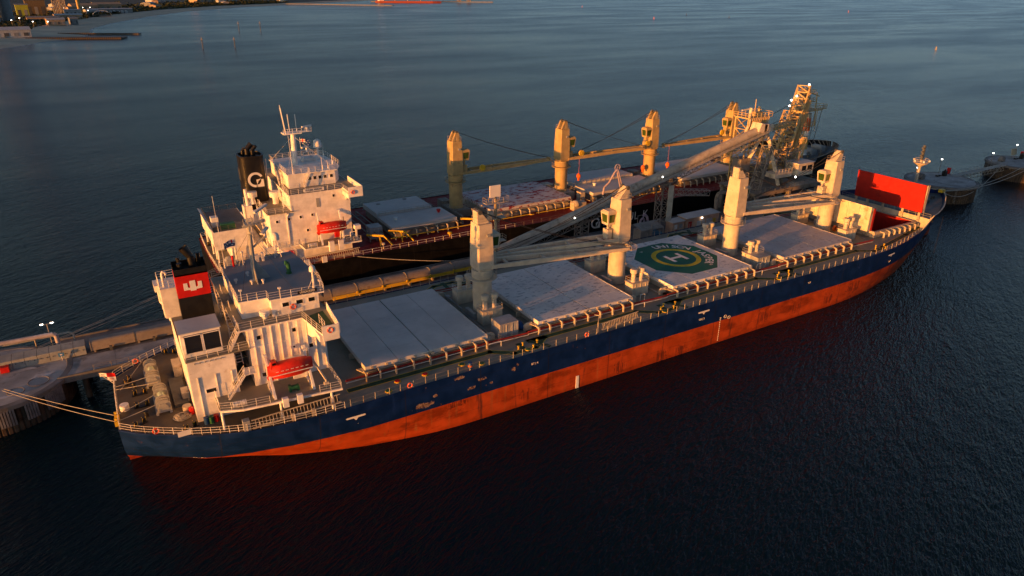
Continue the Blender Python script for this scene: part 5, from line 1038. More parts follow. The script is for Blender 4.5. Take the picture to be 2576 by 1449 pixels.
# ================================================================ THINGS ABOARD BOTH SHIPS
def lifeboat(x, y, z, L, label):
    r = T('lifeboat', label, 'lifeboat', (x, y, z), 'enclosed lifeboats in davits')
    mb = MB(); rings = []
    for t in (0, .04, .12, .3, .5, .7, .88, .96, 1):
        w_ = 1.12*max(.30, (1-abs(2*t-1)**5)); kz = .30*abs(2*t-1)**3; xx = x-L/2+L*t
        rings.append([(xx, y-.1*w_, z+kz), (xx, y-.75*w_, z+.25+kz*.8), (xx, y-w_, z+1.0+kz*.2), (xx, y-w_*1.04, z+1.12), (xx, y-w_*.86, z+1.75-kz*.4), (xx, y-w_*.45, z+2.15-kz*.8), (xx, y, z+2.25-kz*.9), (xx, y+w_*.45, z+2.15-kz*.8), (xx, y+w_*.86, z+1.75-kz*.4), (xx, y+w_*1.04, z+1.12), (xx, y+w_, z+1.0+kz*.2), (xx, y+.75*w_, z+.25+kz*.8), (xx, y+.1*w_, z+kz)])
    mb.loft(rings); b = mb.obj('shell', redlb, r, True)
    mb = MB(); mb.loft([[(x-L*.38+a, y+b_, z+c) for a, b_, c in ((-.35, -.5, 1.6), (.65, -.5, 1.8), (.65, .5, 1.8), (-.35, .5, 1.6))], [(x-L*.38+a, y+b_, z+c) for a, b_, c in ((-.2, -.4, 2.62), (.45, -.4, 2.62), (.45, .4, 2.62), (-.2, .4, 2.62))]]); mb.obj('conning_hood', redlb, r)
    mb = MB(); mb.box(x-L*.38-.1, x-L*.38+.35, y-.49, y-.45, z+2.2, z+2.5); mb.box(x-L*.38+.5, x-L*.38+.58, y-.3, y+.3, z+2.15, z+2.5); mb.obj('hood_window', glass, r)
    mb = MB(); mb.beam((x-L*.46, y-1.21, z+1.06), (x+L*.46, y-1.21, z+1.06), .06, .1)
    for i in range(7): mb.beam((x-L*.36+i*.62, y-1.1, z+1.5+.0), (x-L*.36+i*.62+.35, y-1.1, z+1.5), .05, .06)
    mb.obj('grab_line', skin_w, r); mb = MB(); mb.cyl((x-L*.5+.1, y-.12, z+.35), (x-L*.5+.1, y+.12, z+.35), .3, n=10); mb.box(x-L*.5, x-L*.5+.6, y-.06, y+.06, z-.1, z+.6); mb.obj('rudder', redlb, r)
    for s in (-.42, .42): mb = MB(); mb.cyl((x+L*s, y, z+1.7), (x+L*s, y, z+2.9), .08, n=6); mb.obj('lifting_hook', dgrey, r)
lifeboat(21.6, -12.4, 13.3, 5.6, 'bright red enclosed lifeboat in davits on the nearer ship with the red banded funnel')
lifeboat(42.5, KY-14.6, 14.2, 5.8, 'bright red enclosed lifeboat in davits on the farther ship with the black funnel')
def raft(x, y, z, label):
    r = T('life_raft', label, 'life raft', (x, y, z), 'white life raft canisters')
    for k in (-.42, .42):
        mb = MB(); mb.cyl((x+k-.38, y, z+.4), (x+k+.38, y, z+.4), .34, n=14); c = mb.obj('canister', skin_w, r, True)
        mb = MB()
        for t in (-.2, .2): mb.cyl((x+k+t-.03, y, z+.4), (x+k+t+.03, y, z+.4), .35, n=14)
        mb.obj('strap', greyp, c)
    mb = MB(); mb.box(x-.85, x+.85, y-.3, y+.3, z+.01, z+.1); mb.obj('cradle', greyp, r)
raft(14.8, -13.6, BD, 'white life raft canisters by the boat deck rail of the nearer ship'); raft(38.2, KY-15.0, 12.01, 'white life raft canisters by the boat deck rail of the farther ship')
def container(x0, x1, y0, y1, z, h, m_, label, cat='container'):
    r = T('deck_container', label, cat, ((x0+x1)/2, (y0+y1)/2, z), 'container boxes standing on deck')
    mb = MB(); mb.box(x0+.05, x1-.05, y0+.05, y1-.05, z+.01, z+h-.05); mb.obj('shell', m_, r)
    for a, b in ((x0, y0), (x1-.14, y0), (x0, y1-.14), (x1-.14, y1-.14)): mb = MB(); mb.box(a, a+.14, b, b+.14, z, z+h-.02); mb.obj('corner_post', m_, r)
    mb = MB(); mb.box(x0, x1, y0, y1, z+h-.05, z+h); mb.obj('roof_panel', m_, r)
    n = int((x1-x0)/.3); mb = MB()
    for i in range(1, n): mb.box(x0+(x1-x0)*i/n-.06, x0+(x1-x0)*i/n+.06, y0+.01, y0+.05, z+.15, z+h-.2)
    for i in range(1, int((y1-y0)/.3)): yy = y0+i*.3; mb.box(x0+.01, x0+.05, yy-.06, yy+.06, z+.15, z+h-.2)
    mb.obj('corrugation', m_, r); mb = MB(); mb.cyl((x0+(x1-x0)*.35, y0-.03, z+.2), (x0+(x1-x0)*.35, y0-.03, z+h-.2), .03, n=5); mb.cyl((x0+(x1-x0)*.65, y0-.03, z+.2), (x0+(x1-x0)*.65, y0-.03, z+h-.2), .03, n=5); mb.obj('lock_rod', railw, r)
contm = M('container_grey', (.40, .40, .40), .5, dirt=RUST, damt=.25)
container(54.1, 57.4, -9.7, -6.9, DK, 2.55, contm, 'pale grey container box beside the blue tarpaulin bundle'); container(112.2, 115.6, -9.3, -6.0, DK, 2.4, greyp, 'plain grey box just forward of the green helipad')
container(52.6, 55.4, KY-7.6, KY-4.8, KD, 2.6, contm, 'grey container box on the red deck of the farther ship')
r = T('tarpaulin_bundle', 'dark blue tarpaulin bundle between the grey container and a hatch cover', 'tarpaulin', (58.6, -7.6, DK)); mb = MB(); mb.sph((58.5, -7.6, DK+.6), .95, 12, 7, .8, -45); mb.sph((58.9, -8.3, DK+.4), .6, 10, 6, .8, -45); mb.obj('cloth', bluep, r, True); mb = MB(); mb.tube([(57.6, -7.6, DK+1.1), (58.5, -7.6, DK+1.45), (59.4, -7.7, DK+1.0)], .04); mb.obj('lashing', rope, r)
def torus(c, Rr, r, ax='z', n=18, m=8):
    mb = MB(); rings = []
    for i in range(n):
        a = 2*math.pi*i/n; ring = []
        for j in range(m):
            b = 2*math.pi*j/m; u = (Rr+r*math.cos(b)); p = (u*math.cos(a), u*math.sin(a), r*math.sin(b)); p = p if ax == 'z' else ((p[0], p[2], p[1]) if ax == 'y' else (p[2], p[0], p[1])); ring.append((c[0]+p[0], c[1]+p[1], c[2]+p[2]))
        rings.append(ring)
    rings.append(rings[0]); mb.loft(rings, True, False); return mb
for x, y, lab in ((59.2, -10.1, 'black tyre fender lying beside the blue tarpaulin'), (88.4, -9.6, 'black tyre fender lying beside the helipad cover')): tag(torus((x, y, DK+.17), .42, .17).obj('tyre', rub, None, True), lab, 'tyre', 'tyres lying on deck')
lifering = M('life_ring_orange', (.72, .10, .03), .5)
for x, y, z, ax, lab in ((5.2, -10.45, DK+.6, 'y', 'orange life ring on the stern rail of the blue ship, nearest corner'), (4.4, 9.9, DK+.6, 'y', 'orange life ring on the far stern rail of the blue ship'), (26.3, -16.0, BR+.4, 'y', 'orange life ring at the bridge wing end of the blue ship'), (36.3, -16.05, DK+.55, 'y', 'orange life ring at the deck edge below the smooth aft hatch'), (66.3, -15.9, DK+.55, 'y', 'orange life ring at the deck edge beside the stowed ladder'), (23.85, -8.1, 20.75, 'y', 'red life ring between the wheelhouse windows of the blue ship'), (46.9, KY-16.15, 22.2, 'y', 'orange life ring on the bridge wing of the black ship')):
    r = T('life_ring', lab, 'life ring', (x, y, z-.4), 'orange life rings'); torus((x, y, z), .33, .1, ax).obj('ring', lifering, r, True); mb = MB()
    for a in (.8, 2.37, 3.94, 5.5): mb.cyl((x+.33*math.cos(a)-.05, y, z+.33*math.sin(a)), (x+.33*math.cos(a)+.05, y, z+.33*math.sin(a)), .115, n=8)
    mb.obj('reflective_band', skin_w, r)
drm = [(10.9, -10.9, bluep, 'blue steel drum'), (11.5, -11.0, green, 'green steel drum'), (12.1, -10.9, red, 'red steel drum beside the green one'), (9.6, -7.6, red, 'red steel drum beside the coiled rope')]
for x, y, m_, lab in drm:
    r = T('oil_drum', lab+' on the stern deck', 'drum', (x, y, DK), 'steel drums on the stern deck'); mb = MB(); mb.lathe((x, y, DK+.006), [(.3, 0), (.3, .28), (.32, .3), (.3, .32), (.3, .58), (.32, .6), (.3, .62), (.3, .88), (.31, .9), (.27, .9), (.27, .87), (.02, .87)], 16); mb.obj('barrel', m_, r, True); mb = MB(); mb.cyl((x+.14, y, DK+.875), (x+.14, y, DK+.91), .05, n=6); mb.obj('bung', greyp, r)
for x, y, m_, lab in ((46.0, -15.2, bluep, 'blue and orange drum at the deck edge'), ):
    r = T('oil_drum', lab, 'drum', (x, y, DK)); mb = MB(); mb.cyl((x, y, DK+.006), (x, y, DK+.95), .32, n=14); mb.obj('barrel', m_, r); mb = MB(); mb.cyl((x, y, DK+.3), (x, y, DK+.55), .33, n=14); mb.obj('orange_band', orange, r)
mb = MB()    # coiled mooring rope
for k in range(9):
    ph = rnd.random()*6; rr = .35+.09*k; pts = [(8.4+rr*math.cos(a*.5+ph)+rnd.uniform(-.08, .08), -7.9+.9*rr*math.sin(a*.5+ph)+rnd.uniform(-.08, .08), DK+.08+.045*(9-k)+rnd.uniform(0, .06)) for a in range(13)]; mb.tube(pts, .05, 5)
tag(mb.obj('rope_coil', rope), 'tangled coil of pale rope on the stern deck', 'rope coil')
def wave_flag(name, x, y, z, L, H, dx, dy, label, paint, pole, polem):
    r = T(name, label, 'flag', pole[0]); mb = MB(); mb.cyl(pole[0], pole[1], .045, .03, n=6); mb.obj('flagstaff', polem, r)
    nx, nz = 16, 10; mb = MB(); idx = {}
    vs = []
    for i in range(nx+1):
        for j in range(nz+1): t = i/nx; vs.append((x+dx*L*t+.12*math.sin(t*7+j*.2)*-dy, y+dy*L*t+.12*math.sin(t*7+j*.2)*dx, z+H*j/nz-.12*t*t*L+.05*math.sin(t*5)))
    mb.v = vs
    for i in range(nx):
        for j in range(nz): a = i*(nz+1)+j; mb.f.append([a, a+nz+1, a+nz+2, a+1]); mb.m.append(paint((i+.5)/nx, (j+.5)/nz))
    mb.obj('cloth', [skin_w, red, bluep], r)
def panama(u, v):
    if v > .5: 
        if u > .5: return 1
        return 2 if abs(u-.25)+abs(v-.75) < .13 else 0
    if u < .5: return 2
    return 1 if abs(u-.75)+abs(v-.25) < .13 else 0
def ensign(u, v):
    if u < .5 and v > .5:
        a, b = u*2, (v-.5)*2
        if abs(a-.5) < .1 or abs(b-.5) < .12: return 1
        if abs(a-.5) < .2 or abs(b-.5) < .22 or abs(a-b) < .12 or abs(a+b-1) < .12: return 0
        return 2
    for cx, cy in ((.25, .22), (.75, .8), (.62, .5), (.88, .55), (.75, .2)):
        if abs(u-cx) < .05 and abs(v-cy) < .07: return 0
    return 2
wave_flag('flag', -.1, 5.2, 9.75, 1.9, 1.15, .96, -.28, 'red white and blue quartered flag at the stern of the nearer ship', panama, [(1.35, 4.6, DK+.6), (-.1, 5.2, 10.9)], railw)
wave_flag('flag', 41.4, KY-1.6, 29.2, 2.0, 1.3, .98, -.2, 'blue ensign flag with stars on the mast of the farther ship', ensign, [(41.35, KY-1.6, 28.6), (41.35, KY-1.6, 30.9)], railw)
wave_flag('flag', 19.2, 1.0, 27.2, 1.5, .9, -.98, -.2, 'dark blue ensign flag hanging beside the grey mast of the nearer ship', ensign, [(19.3, 1.0, 26.4), (19.3, 1.0, 28.4)], railw)
def sagline(p, q, sag, r, name, label, m_=rope, grp='mooring ropes', n=12):
    p, q = V3(p), V3(q); pts = [p.lerp(q, i/n)-V3((0, 0, sag*4*(i/n)*(1-i/n))) for i in range(n+1)]
    mb = MB(); mb.tube(pts, r, 6); return tag(mb.obj(name, m_), label, 'rope', grp)
sagline((-12.9, 18.6, 5.2), (1.1, -3.9, DK+.4), .25, .042, 'mooring_rope', 'upper of the two stern ropes running from the blue ship to the left dolphin'); sagline((-13.1, 18.2, 5.2), (1.1, -5.5, DK+.4), .3, .042, 'mooring_rope', 'lower of the two stern ropes running from the blue ship to the left dolphin')
for i, (a, b) in enumerate((((1.3, -3.9, DK+.45), (6.5, -2.2, DK+1.3)), ((1.3, -5.5, DK+.45), (6.6, -5.0, DK+1.3)), ((1.5, 3.6, DK+.5), (6.1, 3.0, DK+1.3)), ((1.5, 2.8, DK+.5), (6.6, .2, DK+1.5)), ((2.0, 2.6, DK+.4), (5.6, 9.3, DK+1.1)))):
    sagline(a, b, .05, .05, 'mooring_rope', ('taut rope from the near fairlead to the nearer winch drum', 'taut rope from the nearest stern corner to the nearest winch drum', 'taut rope from the transom to the far winch drum', 'taut rope crossing the stern deck between the two winches', 'rope running diagonally to the far stern rail')[i])
for i, (a, b) in enumerate((((-12.0, 29.5, 5.0), (21.0, KY-9.5, KD+.3)), ((-12.2, 29.8, 5.0), (20.9, KY-8.9, KD+.3)), ((-12.6, 28.6, 5.0), (21.6, KY-11.6, KD+.2)))): sagline(a, b, .4, .05, 'mooring_rope', ('middle', 'uppermost', 'lowest')[i]+' of three pale ropes from the black ship to the left dolphin')
sagline((46.5, KY-16.0, KD+.1), (66.5, 30.5, 5.8), .3, .07, 'mooring_rope', 'white spring rope slanting across the black hull')
for i, (a, b, s) in enumerate((((187.9, -1.7, 12.2), (270, 14.0, 5.6), 2.0), ((187.9, -1.4, 12.2), (272, 16.5, 5.6), 2.0), ((188.0, -1.2, 12.1), (262, 20.0, 5.4), 5.0))): sagline(a, b, s, .09, 'mooring_rope', ('lower of the two taut bow ropes leading to the right hand dolphins', 'upper of the two taut bow ropes leading to the right hand dolphins', 'slack sagging bow rope in front of the nearer right hand dolphin')[i])
mb = MB()
for i in range(26):
    z = 9.2-i*.38; mb.cyl((176.6, -8.9, z), (176.6, -8.9, z-.3), .07, n=6)
tag(mb.obj('anchor_chain', black), 'dark anchor chain hanging from the bow into the water', 'chain')
# ================================================================ JETTY AND DOLPHINS
JZ = 4.5
J = T('jetty', 'long concrete jetty with roadway between the two ships', 'jetty', (85, 26.5, 0))
mb = MB(); mb.box(-6.5, 186, 19.2, 33.9, JZ-.9, JZ-.02); mb.obj('deck_slab', concd, J)
for i in range(24):
    x0 = -6.4+i*8; mb = MB(); mb.box(x0, min(x0+7.95, 186), 19.6, 25.5, JZ-.02, JZ); mb.obj('road_slab', conc, J)
mb = MB(); mb.box(-6.4, 186, 19.2, 19.5, JZ-.02, JZ+.22); mb.box(-6.4, 186, 33.6, 33.9, JZ-.02, JZ+.22); mb.obj('kerb', concd, J)
for i in range(20):
    for y in (20.2, 26.5, 32.8): mb = MB(); mb.cyl((-3+i*9.8, y, -6), (-3+i*9.8, y, JZ-.9), .45, n=10); mb.obj('pile', pile, J)
mb = MB()
for a, b in ((-1.5, 40), (42, 112)): mb.rail([(a, 19.35, JZ+.2), (b, 19.35, JZ+.2)], .9, 2.4, .03, 2)
mb.obj('edge_railing', steeld, J)
def dolphin(cx, cy, r, zt, label, hatch=()):
    D = T('mooring_dolphin', label, 'dolphin', (cx, cy, 0), 'round sheet-piled mooring dolphins')
    mb = MB(); n = 56; mb.lathe((cx, cy, 0), [(r-.35, -5), (r-.35, zt-.7)], n); mb.obj('core', pile, D)
    mb = MB(); mb.lathe((cx, cy, 0), [(r-.3, zt-.75), (r+.25, zt-.7), (r+.3, zt-.1), (r+.15, zt), (r-.6, zt+.02), (r-.65, zt-.05)], n); mb.obj('capping_beam', concd, D)
    mb = MB(); mb.lathe((cx, cy, 0), [(r-.6, zt-.12), (r-.62, zt-.03), (.05, zt+.02)], n); mb.obj('concrete_top', conc, D)
    m = int(2*math.pi*r/.75); pm = MB(); pm.ext([(-.36, 0), (-.2, .22), (.2, .22), (.36, 0)], -5, zt-.75); po = pm.obj('sheet_pile', pile, None, at=(0, 0, 0)); me = po.data; bpy.data.objects.remove(po)
    for i in range(m):
        a = 2*math.pi*i/m; place('sheet_pile', me, (cx+(r-.34)*math.cos(a), cy+(r-.34)*math.sin(a), 0), D, (0, 0, a-math.pi/2))
    return D
D1 = dolphin(-14.8, 24.3, 10.3, JZ+.05, 'round sheet-piled dolphin at the left edge carrying the jetty road')
D2 = dolphin(228, 20.2, 9.9, 5.0, 'nearer round sheet-piled dolphin behind the bow of the blue ship'); D3 = dolphin(275.5, 20.5, 9.9, 5.0, 'round sheet-piled dolphin cut by the right edge of the picture')
tim = M('fender_timber', (.20, .20, .21), .8, var=.4)
for a0, k in ((-50, 9), (-66, 5), (-84, 6), (-94, 4)):
    for i in range(k): a = R(a0+i*1.9); mb = MB(); c, s = math.cos(a), math.sin(a); mb.beam((-14.8+10.55*c, 24.3+10.55*s, 1.4), (-14.8+10.55*c, 24.3+10.55*s, 3.9), .24, .18, upv=(c, s, 0)); mb.obj('fender_timber', tim, D1)
mb = MB(); 
for (x, y, rr) in ((-8.8, 19.9, 1.4), (-11.6, 18.2, 1.1)):
    torus((x, y, JZ+.09), rr, .05).obj('rope_mark', concd, D1)
patch = M('salt_dust', (.52, .53, .54), .9, var=.3, vs=.9)
for (x, y, a, b) in ((-8.2, 21.6, 2.2, 1.0), (-11, 25.0, 3.0, .5), (-8.6, 24.8, 1.2, .4), (-13.5, 17.2, 3.0, .5)):
    mb = MB(); mb.add([(x+a*math.cos(t*.5)*(.75+.25*math.sin(t*2.3+x)), y+b*math.sin(t*.5)*(.75+.25*math.cos(t*1.9+x)), JZ+.09) for t in range(12)], [tuple(range(12))]); mb.obj('dust_patch', patch, D1)
for D, cx, cy in ((D2, 228, 20.2), (D3, 275.5, 20.5)):
    for (dx, dy, a, b) in ((6, -6, 2.2, .5), (-3, 7.8, 1.4, .4), (3, -2, .7, .3), (-1, -5, .8, .3)):
        mb = MB(); mb.add([(cx+dx+a*math.cos(t*.5)*(.75+.25*math.sin(t*2.3+dx)), cy+dy+b*math.sin(t*.5), 5.035) for t in range(12)], [tuple(range(12))]); mb.obj('dust_patch', patch, D)
    mb = MB(); mb.box(cx+5.0, cx+6.2, cy+1.8, cy+2.8, 5.0, 6.6).box(cx+2.5, cx+4.4, cy+2.6, cy+3.3, 5.0, 5.5).cyl((cx+5.6, cy+2.3, 6.6), (cx+5.6, cy+2.3, 7.0), .3, n=8); mb.obj('mooring_hook', black, D)
    mb = MB(); mb.cyl((cx-4.8, cy+3.0, 5.9), (cx-4.8, cy+4.2, 5.9), .95, n=16); mb.box(cx-5.6, cx-4, cy+2.8, cy+3.0, 5, 6.3).box(cx-5.6, cx-4, cy+4.2, cy+4.4, 5, 6.3); mb.obj('capstan_winch', concd, D)
    mb = MB()
    for k in range(9): mb.box(cx-6.4+.0, cx-6.0, cy-8.6, cy-8.2, .6+k*.45, .75+k*.45)
    mb.obj('ladder_rungs', steeld, D)
def small_box(name, x, y, z, dx, dy, dz, m_, label, cat):
    r = T(name, label, cat, (x, y, z)); mb = MB(); mb.cb(x, y, z+.12, dx, dy, dz-.12); mb.obj('body', m_, r); mb = MB(); mb.cb(x, y, z, dx*.7, dy*.7, .12); mb.obj('foot', dgrey, r); mb = MB(); mb.cb(x, y, z+dz, dx+.1, dy+.1, .06); mb.obj('lid', m_, r); return r
small_box('life_ring_cabinet', 240.0-2.6, 23.4, 5.0, .8, .8, 1.9, red, 'red life ring cabinet on the nearer right hand dolphin', 'cabinet'); small_box('life_ring_cabinet', 284.2, 24.2, 5.0, .8, .8, 1.9, red, 'red life ring cabinet at the right edge of the picture', 'cabinet'); small_box('fire_hose_cabinet', -13.2, 25.4, JZ+.07, 1.1, .8, 1.0, red, 'red hose cabinet on the left dolphin beside the pale covers', 'cabinet')
r = T('control_panel', 'grey upright control panel on the dolphin at the right edge', 'panel', (281.0, 25.6, 5.0)); mb = MB(); mb.hexa([(279.9, 25.4, 5.9), (282.1, 25.0, 5.9), (282.1, 25.3, 5.9), (279.9, 25.7, 5.9), (279.9, 25.8, 8.0), (282.1, 25.4, 8.0), (282.1, 25.7, 8.0), (279.9, 26.1, 8.0)]); mb.obj('board', M('panel_olive', (.30, .29, .22), .6), r); mb = MB(); mb.cyl((280.4, 25.5, 5), (280.4, 25.6, 6.1), .08, n=6); mb.cyl((281.6, 25.3, 5), (281.6, 25.4, 6.1), .08, n=6); mb.obj('leg', steeld, r)
# footbridge between the right-hand dolphins
r = T('footbridge', 'grey truss footbridge joining the two right hand dolphins', 'footbridge', (251, 21, 5))
mb = MB(); mb.box(236.5, 267, 20.0, 22.2, 4.9, 5.05); mb.obj('walkway_deck', steel, r)
mb = MB(); mb.rail([(237.5, 20.0, 5.05), (266, 20.0, 5.05)], 1.0, 1.9, .04, 2); mb.rail([(237.5, 22.2, 5.05), (266, 22.2, 5.05)], 1.0, 1.9, .04, 2); mb.obj('handrail', steel, r)
for y in (20.05, 22.15):
    mb = MB(); mb.beam((239, y, 3.4), (265, y, 3.4), .14)
    for i in range(13): mb.beam((239+i*2, y, 3.4), (240+i*2, y, 4.9), .09); mb.beam((240+i*2, y, 4.9), (241+i*2, y, 3.4), .09)
    mb.obj('side_truss', steel, r)
def lamp_post(x, y, z0, z1, label, two=False, r_=.07, sz=.22):
    r = T('lamp_post', label, 'lamp post', (x, y, z0), 'lit lamp posts'); mb = MB(); mb.cyl((x, y, z0), (x, y, z1), r_, n=8); mb.cyl((x, y, z0), (x, y, z0+.25), r_*2.2, n=8)
    heads = ((-.7, 0), (.7, 0)) if two else ((0, 0),)
    if two: mb.beam((x-.8, y, z1), (x+.8, y, z1), .07)
    mb.obj('pole', steeld, r)
    for dx, dy in heads:
        mb = MB(); mb.sph((x+dx, y+dy, z1+.12), sz, 10, 6, .6); mb.obj('lamp_head', lampm, r, True)
        mb = MB(); mb.lathe((x+dx, y+dy, z1+.2), [(sz*.8, 0), (sz*.5, .12), (.03, .16)], 10); mb.obj('lamp_cap', steeld, r)
lamp_post(-6.9, 30.0, JZ, 9.3, 'twin-headed lit lamp post on the jetty at the left', True); lamp_post(236.0, 25.6, 5.0, 9.3, 'lit lamp post on the nearer right hand dolphin, by the footbridge', sz=.26); lamp_post(229.6, 29.2, 5.0, 6.6, 'short lit lamp post at the rim of the nearer right hand dolphin', sz=.24); lamp_post(268.5, 26.2, 5.0, 7.6, 'lit lamp post at the left rim of the farther right hand dolphin', sz=.26); lamp_post(283.0, 26.0, 5.0, 9.0, 'lit lamp post at the right edge of the picture', sz=.26)
# conveyor hoods along the jetty
CV = T('belt_conveyor', 'covered belt conveyor with brown hoods and yellow side panels along the jetty', 'conveyor', (35, 27.2, JZ))
def hoodprof(w_, h, n=9): return [(w_*math.cos(math.pi*i/n), h*math.sin(math.pi*i/n)**.8) for i in range(n+1)]
x = -1.6; k = 0
while x < 71:
    L = 5.1 if x > 14 else 6.4; z0 = JZ+.55+max(0, (x-36)*.018)
    mb = MB(); P = [(27.2+a, z0+.55+b) for a, b in hoodprof(1.25, 1.0)]+[(27.2-1.25, z0), (27.2+1.25, z0)] if x > 14 else [(28.3, z0-.2), (28.2, z0+1.15), (26.5, z0+1.35), (26.2, z0+1.2), (26.05, z0-.2)]
    mb.ext(P, x+.06, x+L-.06, 'x'); mb.obj('hood_segment', hoodm, CV)
    mb = MB(); P2 = [(27.2+a*1.03, z0+.55+b*1.04) for a, b in hoodprof(1.25, 1.0)]+[(27.2-1.29, z0), (27.2+1.29, z0)] if x > 14 else [(28.33, z0-.2), (28.23, z0+1.18), (26.5, z0+1.39), (26.15, z0+1.22), (26.0, z0-.2)]; mb.ext(P2, x-.09, x+.05, 'x'); mb.obj('hood_joint', steeld, CV)
    if x > 36: mb = MB(); mb.box(x+.1, x+L-.1, 25.7, 25.8, z0-.15, z0+.5); mb.box(x+L-.35, x+L-.05, 25.55, 25.8, z0+.3, z0+.75); mb.obj('side_panel', yellow, CV)
    else: mb = MB(); mb.box(x+L*.4, x+L*.4+.4, 25.6, 25.9, JZ, z0+.2); mb.obj('motor_box', dgrey, CV)
    mb = MB(); mb.box(x+.3, x+.6, 26.1, 28.3, JZ, z0); mb.obj('trestle', steeld, CV)
    x += L; k += 1
CV2 = T('transfer_covers', 'pale grey-green conveyor covers on the left dolphin', 'conveyor', (-8.5, 26.6, JZ+.06))
for i in range(8):
    x0 = -15.5+i*1.65; mb = MB(); mb.hexa([(x0, 25.9, JZ+.07), (x0+1.6, 25.9, JZ+.07), (x0+1.6, 28.4, JZ+.07), (x0, 28.4, JZ+.07), (x0, 26.1, JZ+1.5), (x0+1.6, 26.1, JZ+1.5), (x0+1.6, 28.2, JZ+1.75), (x0, 28.2, JZ+1.75)]); c = mb.obj('cover_panel', hoodb, CV2)
    mb = MB()
    for k in (.35, 1.2): mb.box(x0+k, x0+k+.12, 25.93, 25.99, JZ+.8, JZ+.95)
    mb.obj('latch', dgrey, c)
r = T('blue_sign', 'small square blue sign in front of the pale conveyor covers', 'sign', (-5.7, 25.6, JZ)); mb = MB(); mb.box(-6.1, -5.3, 25.55, 25.6, JZ+.75, JZ+1.35); s_ = mb.obj('board', M('sign_blue', (.05, .2, .42), .5), r); mb = MB(); mb.box(-5.85, -5.55, 25.535, 25.55, JZ+.95, JZ+1.15); mb.obj('white_square', skin_w, s_); mb = MB(); mb.cyl((-5.7, 25.63, JZ), (-5.7, 25.63, JZ+.8), .05, n=6); mb.obj('post', railw, r)
r = T('overhead_pipe', 'thick pale pipe rising over the jetty at the left edge', 'pipe', (-6.1, 29.5, JZ)); mb = MB(); mb.tube([(-26, 29.5, 8.0), (-13.5, 29.5, 7.75), (-6.4, 29.5, 7.6), (-6.05, 29.5, 7.3), (-6.0, 29.5, JZ)], .34, 12); mb.obj('main_pipe', M('pipe_mauve', (.42, .38, .40), .55), r, True); mb = MB(); mb.tube([(-26, 29.9, 7.2), (-9, 29.9, 7.1), (-4.3, 29.9, 7.25), (-3.9, 29.9, 7.05), (-3.75, 29.9, 6.7), (-3.7, 29.9, JZ)], .15, 8); mb.obj('return_pipe', hoodb, r, True); mb = MB(); mb.cyl((-9, 29.7, JZ), (-9, 29.7, 7.3), .12, n=6); mb.cyl((-14, 29.7, JZ+.05), (-14, 29.7, 7.4), .12, n=6); mb.obj('pipe_support', steeld, r)
# inclined gallery
GA = T('conveyor_gallery', 'long inclined conveyor gallery rising to the ship loader', 'conveyor gallery', (110, 27, JZ))
P0, P1 = V3((72.5, 27, 7.0)), V3((151.2, 27, 26.2)); NG_ = 16; gd = (P1-P0).normalized(); gn = V3((-gd.z, 0, gd.x))
for i in range(NG_):
    a, b = P0.lerp(P1, i/NG_), P0.lerp(P1, (i+1)/NG_); mb = MB(); prof = hoodprof(1.15, 1.25)+[(-1.15, -.1), (1.15, -.1)]
    mb.loft([[c+V3((0, u, 0))+gn*v for u, v in prof] for c in (a+gd*.03, b-gd*.03)]); mb.obj('hood_segment', M('gallery_hood', (.42, .38, .32), .6, dirt=(.20, .15, .11), damt=.45, dsc=.5, streak=.3) if i == 0 else bpy.data.materials['gallery_hood'], GA, True)
    mb = MB(); mb.beam(a+V3((0, -1.9, 0))-gn*.2, b+V3((0, -1.9, 0))-gn*.2, 1.2, .08, upv=gn); mb.beam(a+V3((0, -1.25, 0))+gn*.1, b+V3((0, -1.25, 0))+gn*.1, .05, .3, upv=gn); mb.obj('walkway_section', steel, GA)
mb = MB(); mb.truss(P0-gn*1.0, P1-gn*1.0, 3.4, 1.5, 32, .16, r2=.1); mb.obj('gallery_truss', steeld, GA)
mb = MB()
for i in range(40): c = P0.lerp(P1, i/39)+V3((0, -2.5, 0)); mb.cyl(c, c+V3((0, 0, 1.0)), .03, n=4)
mb.cyl(P0+V3((0, -2.5, 1)), P1+V3((0, -2.5, 1)), .03, n=4); mb.cyl(P0+V3((0, -2.5, .5)), P1+V3((0, -2.5, .5)), .03, n=4); mb.obj('walkway_railing', steel, GA)
for x, zt in ((119.5, 16.5), (96, 11.2)):
    mb = MB(); mb.truss((x, 26.8, JZ), (x, 26.8, zt), 2.2, 2.2, 5, .22, upv=(1, 0, 0), r2=.13); mb.obj('support_tower', steeld, GA)
mb = MB(); mb.box(119.6, 121.2, 24.9, 25.1, 7.6, 16.3); mb.box(120.5, 121.2, 24.9, 25.1, 6.2, 7.6); mb.obj('wind_shield', M('shield_cream', (.52, .50, .40), .6, dirt=(.3, .26, .18), damt=.4), GA)
mb = MB(); c = P0; mb.box(c.x-2.5, c.x+1, 25.4, 28.6, JZ, c.z+.2); mb.obj('tail_house', steeld, GA)
for i in (4, 9): c = P0.lerp(P1, i/NG_)+V3((0, -2.6, 1.2)); mb = MB(); mb.sph(tuple(c), .16, 8, 5); mb.obj('walkway_lamp', lampm, GA)
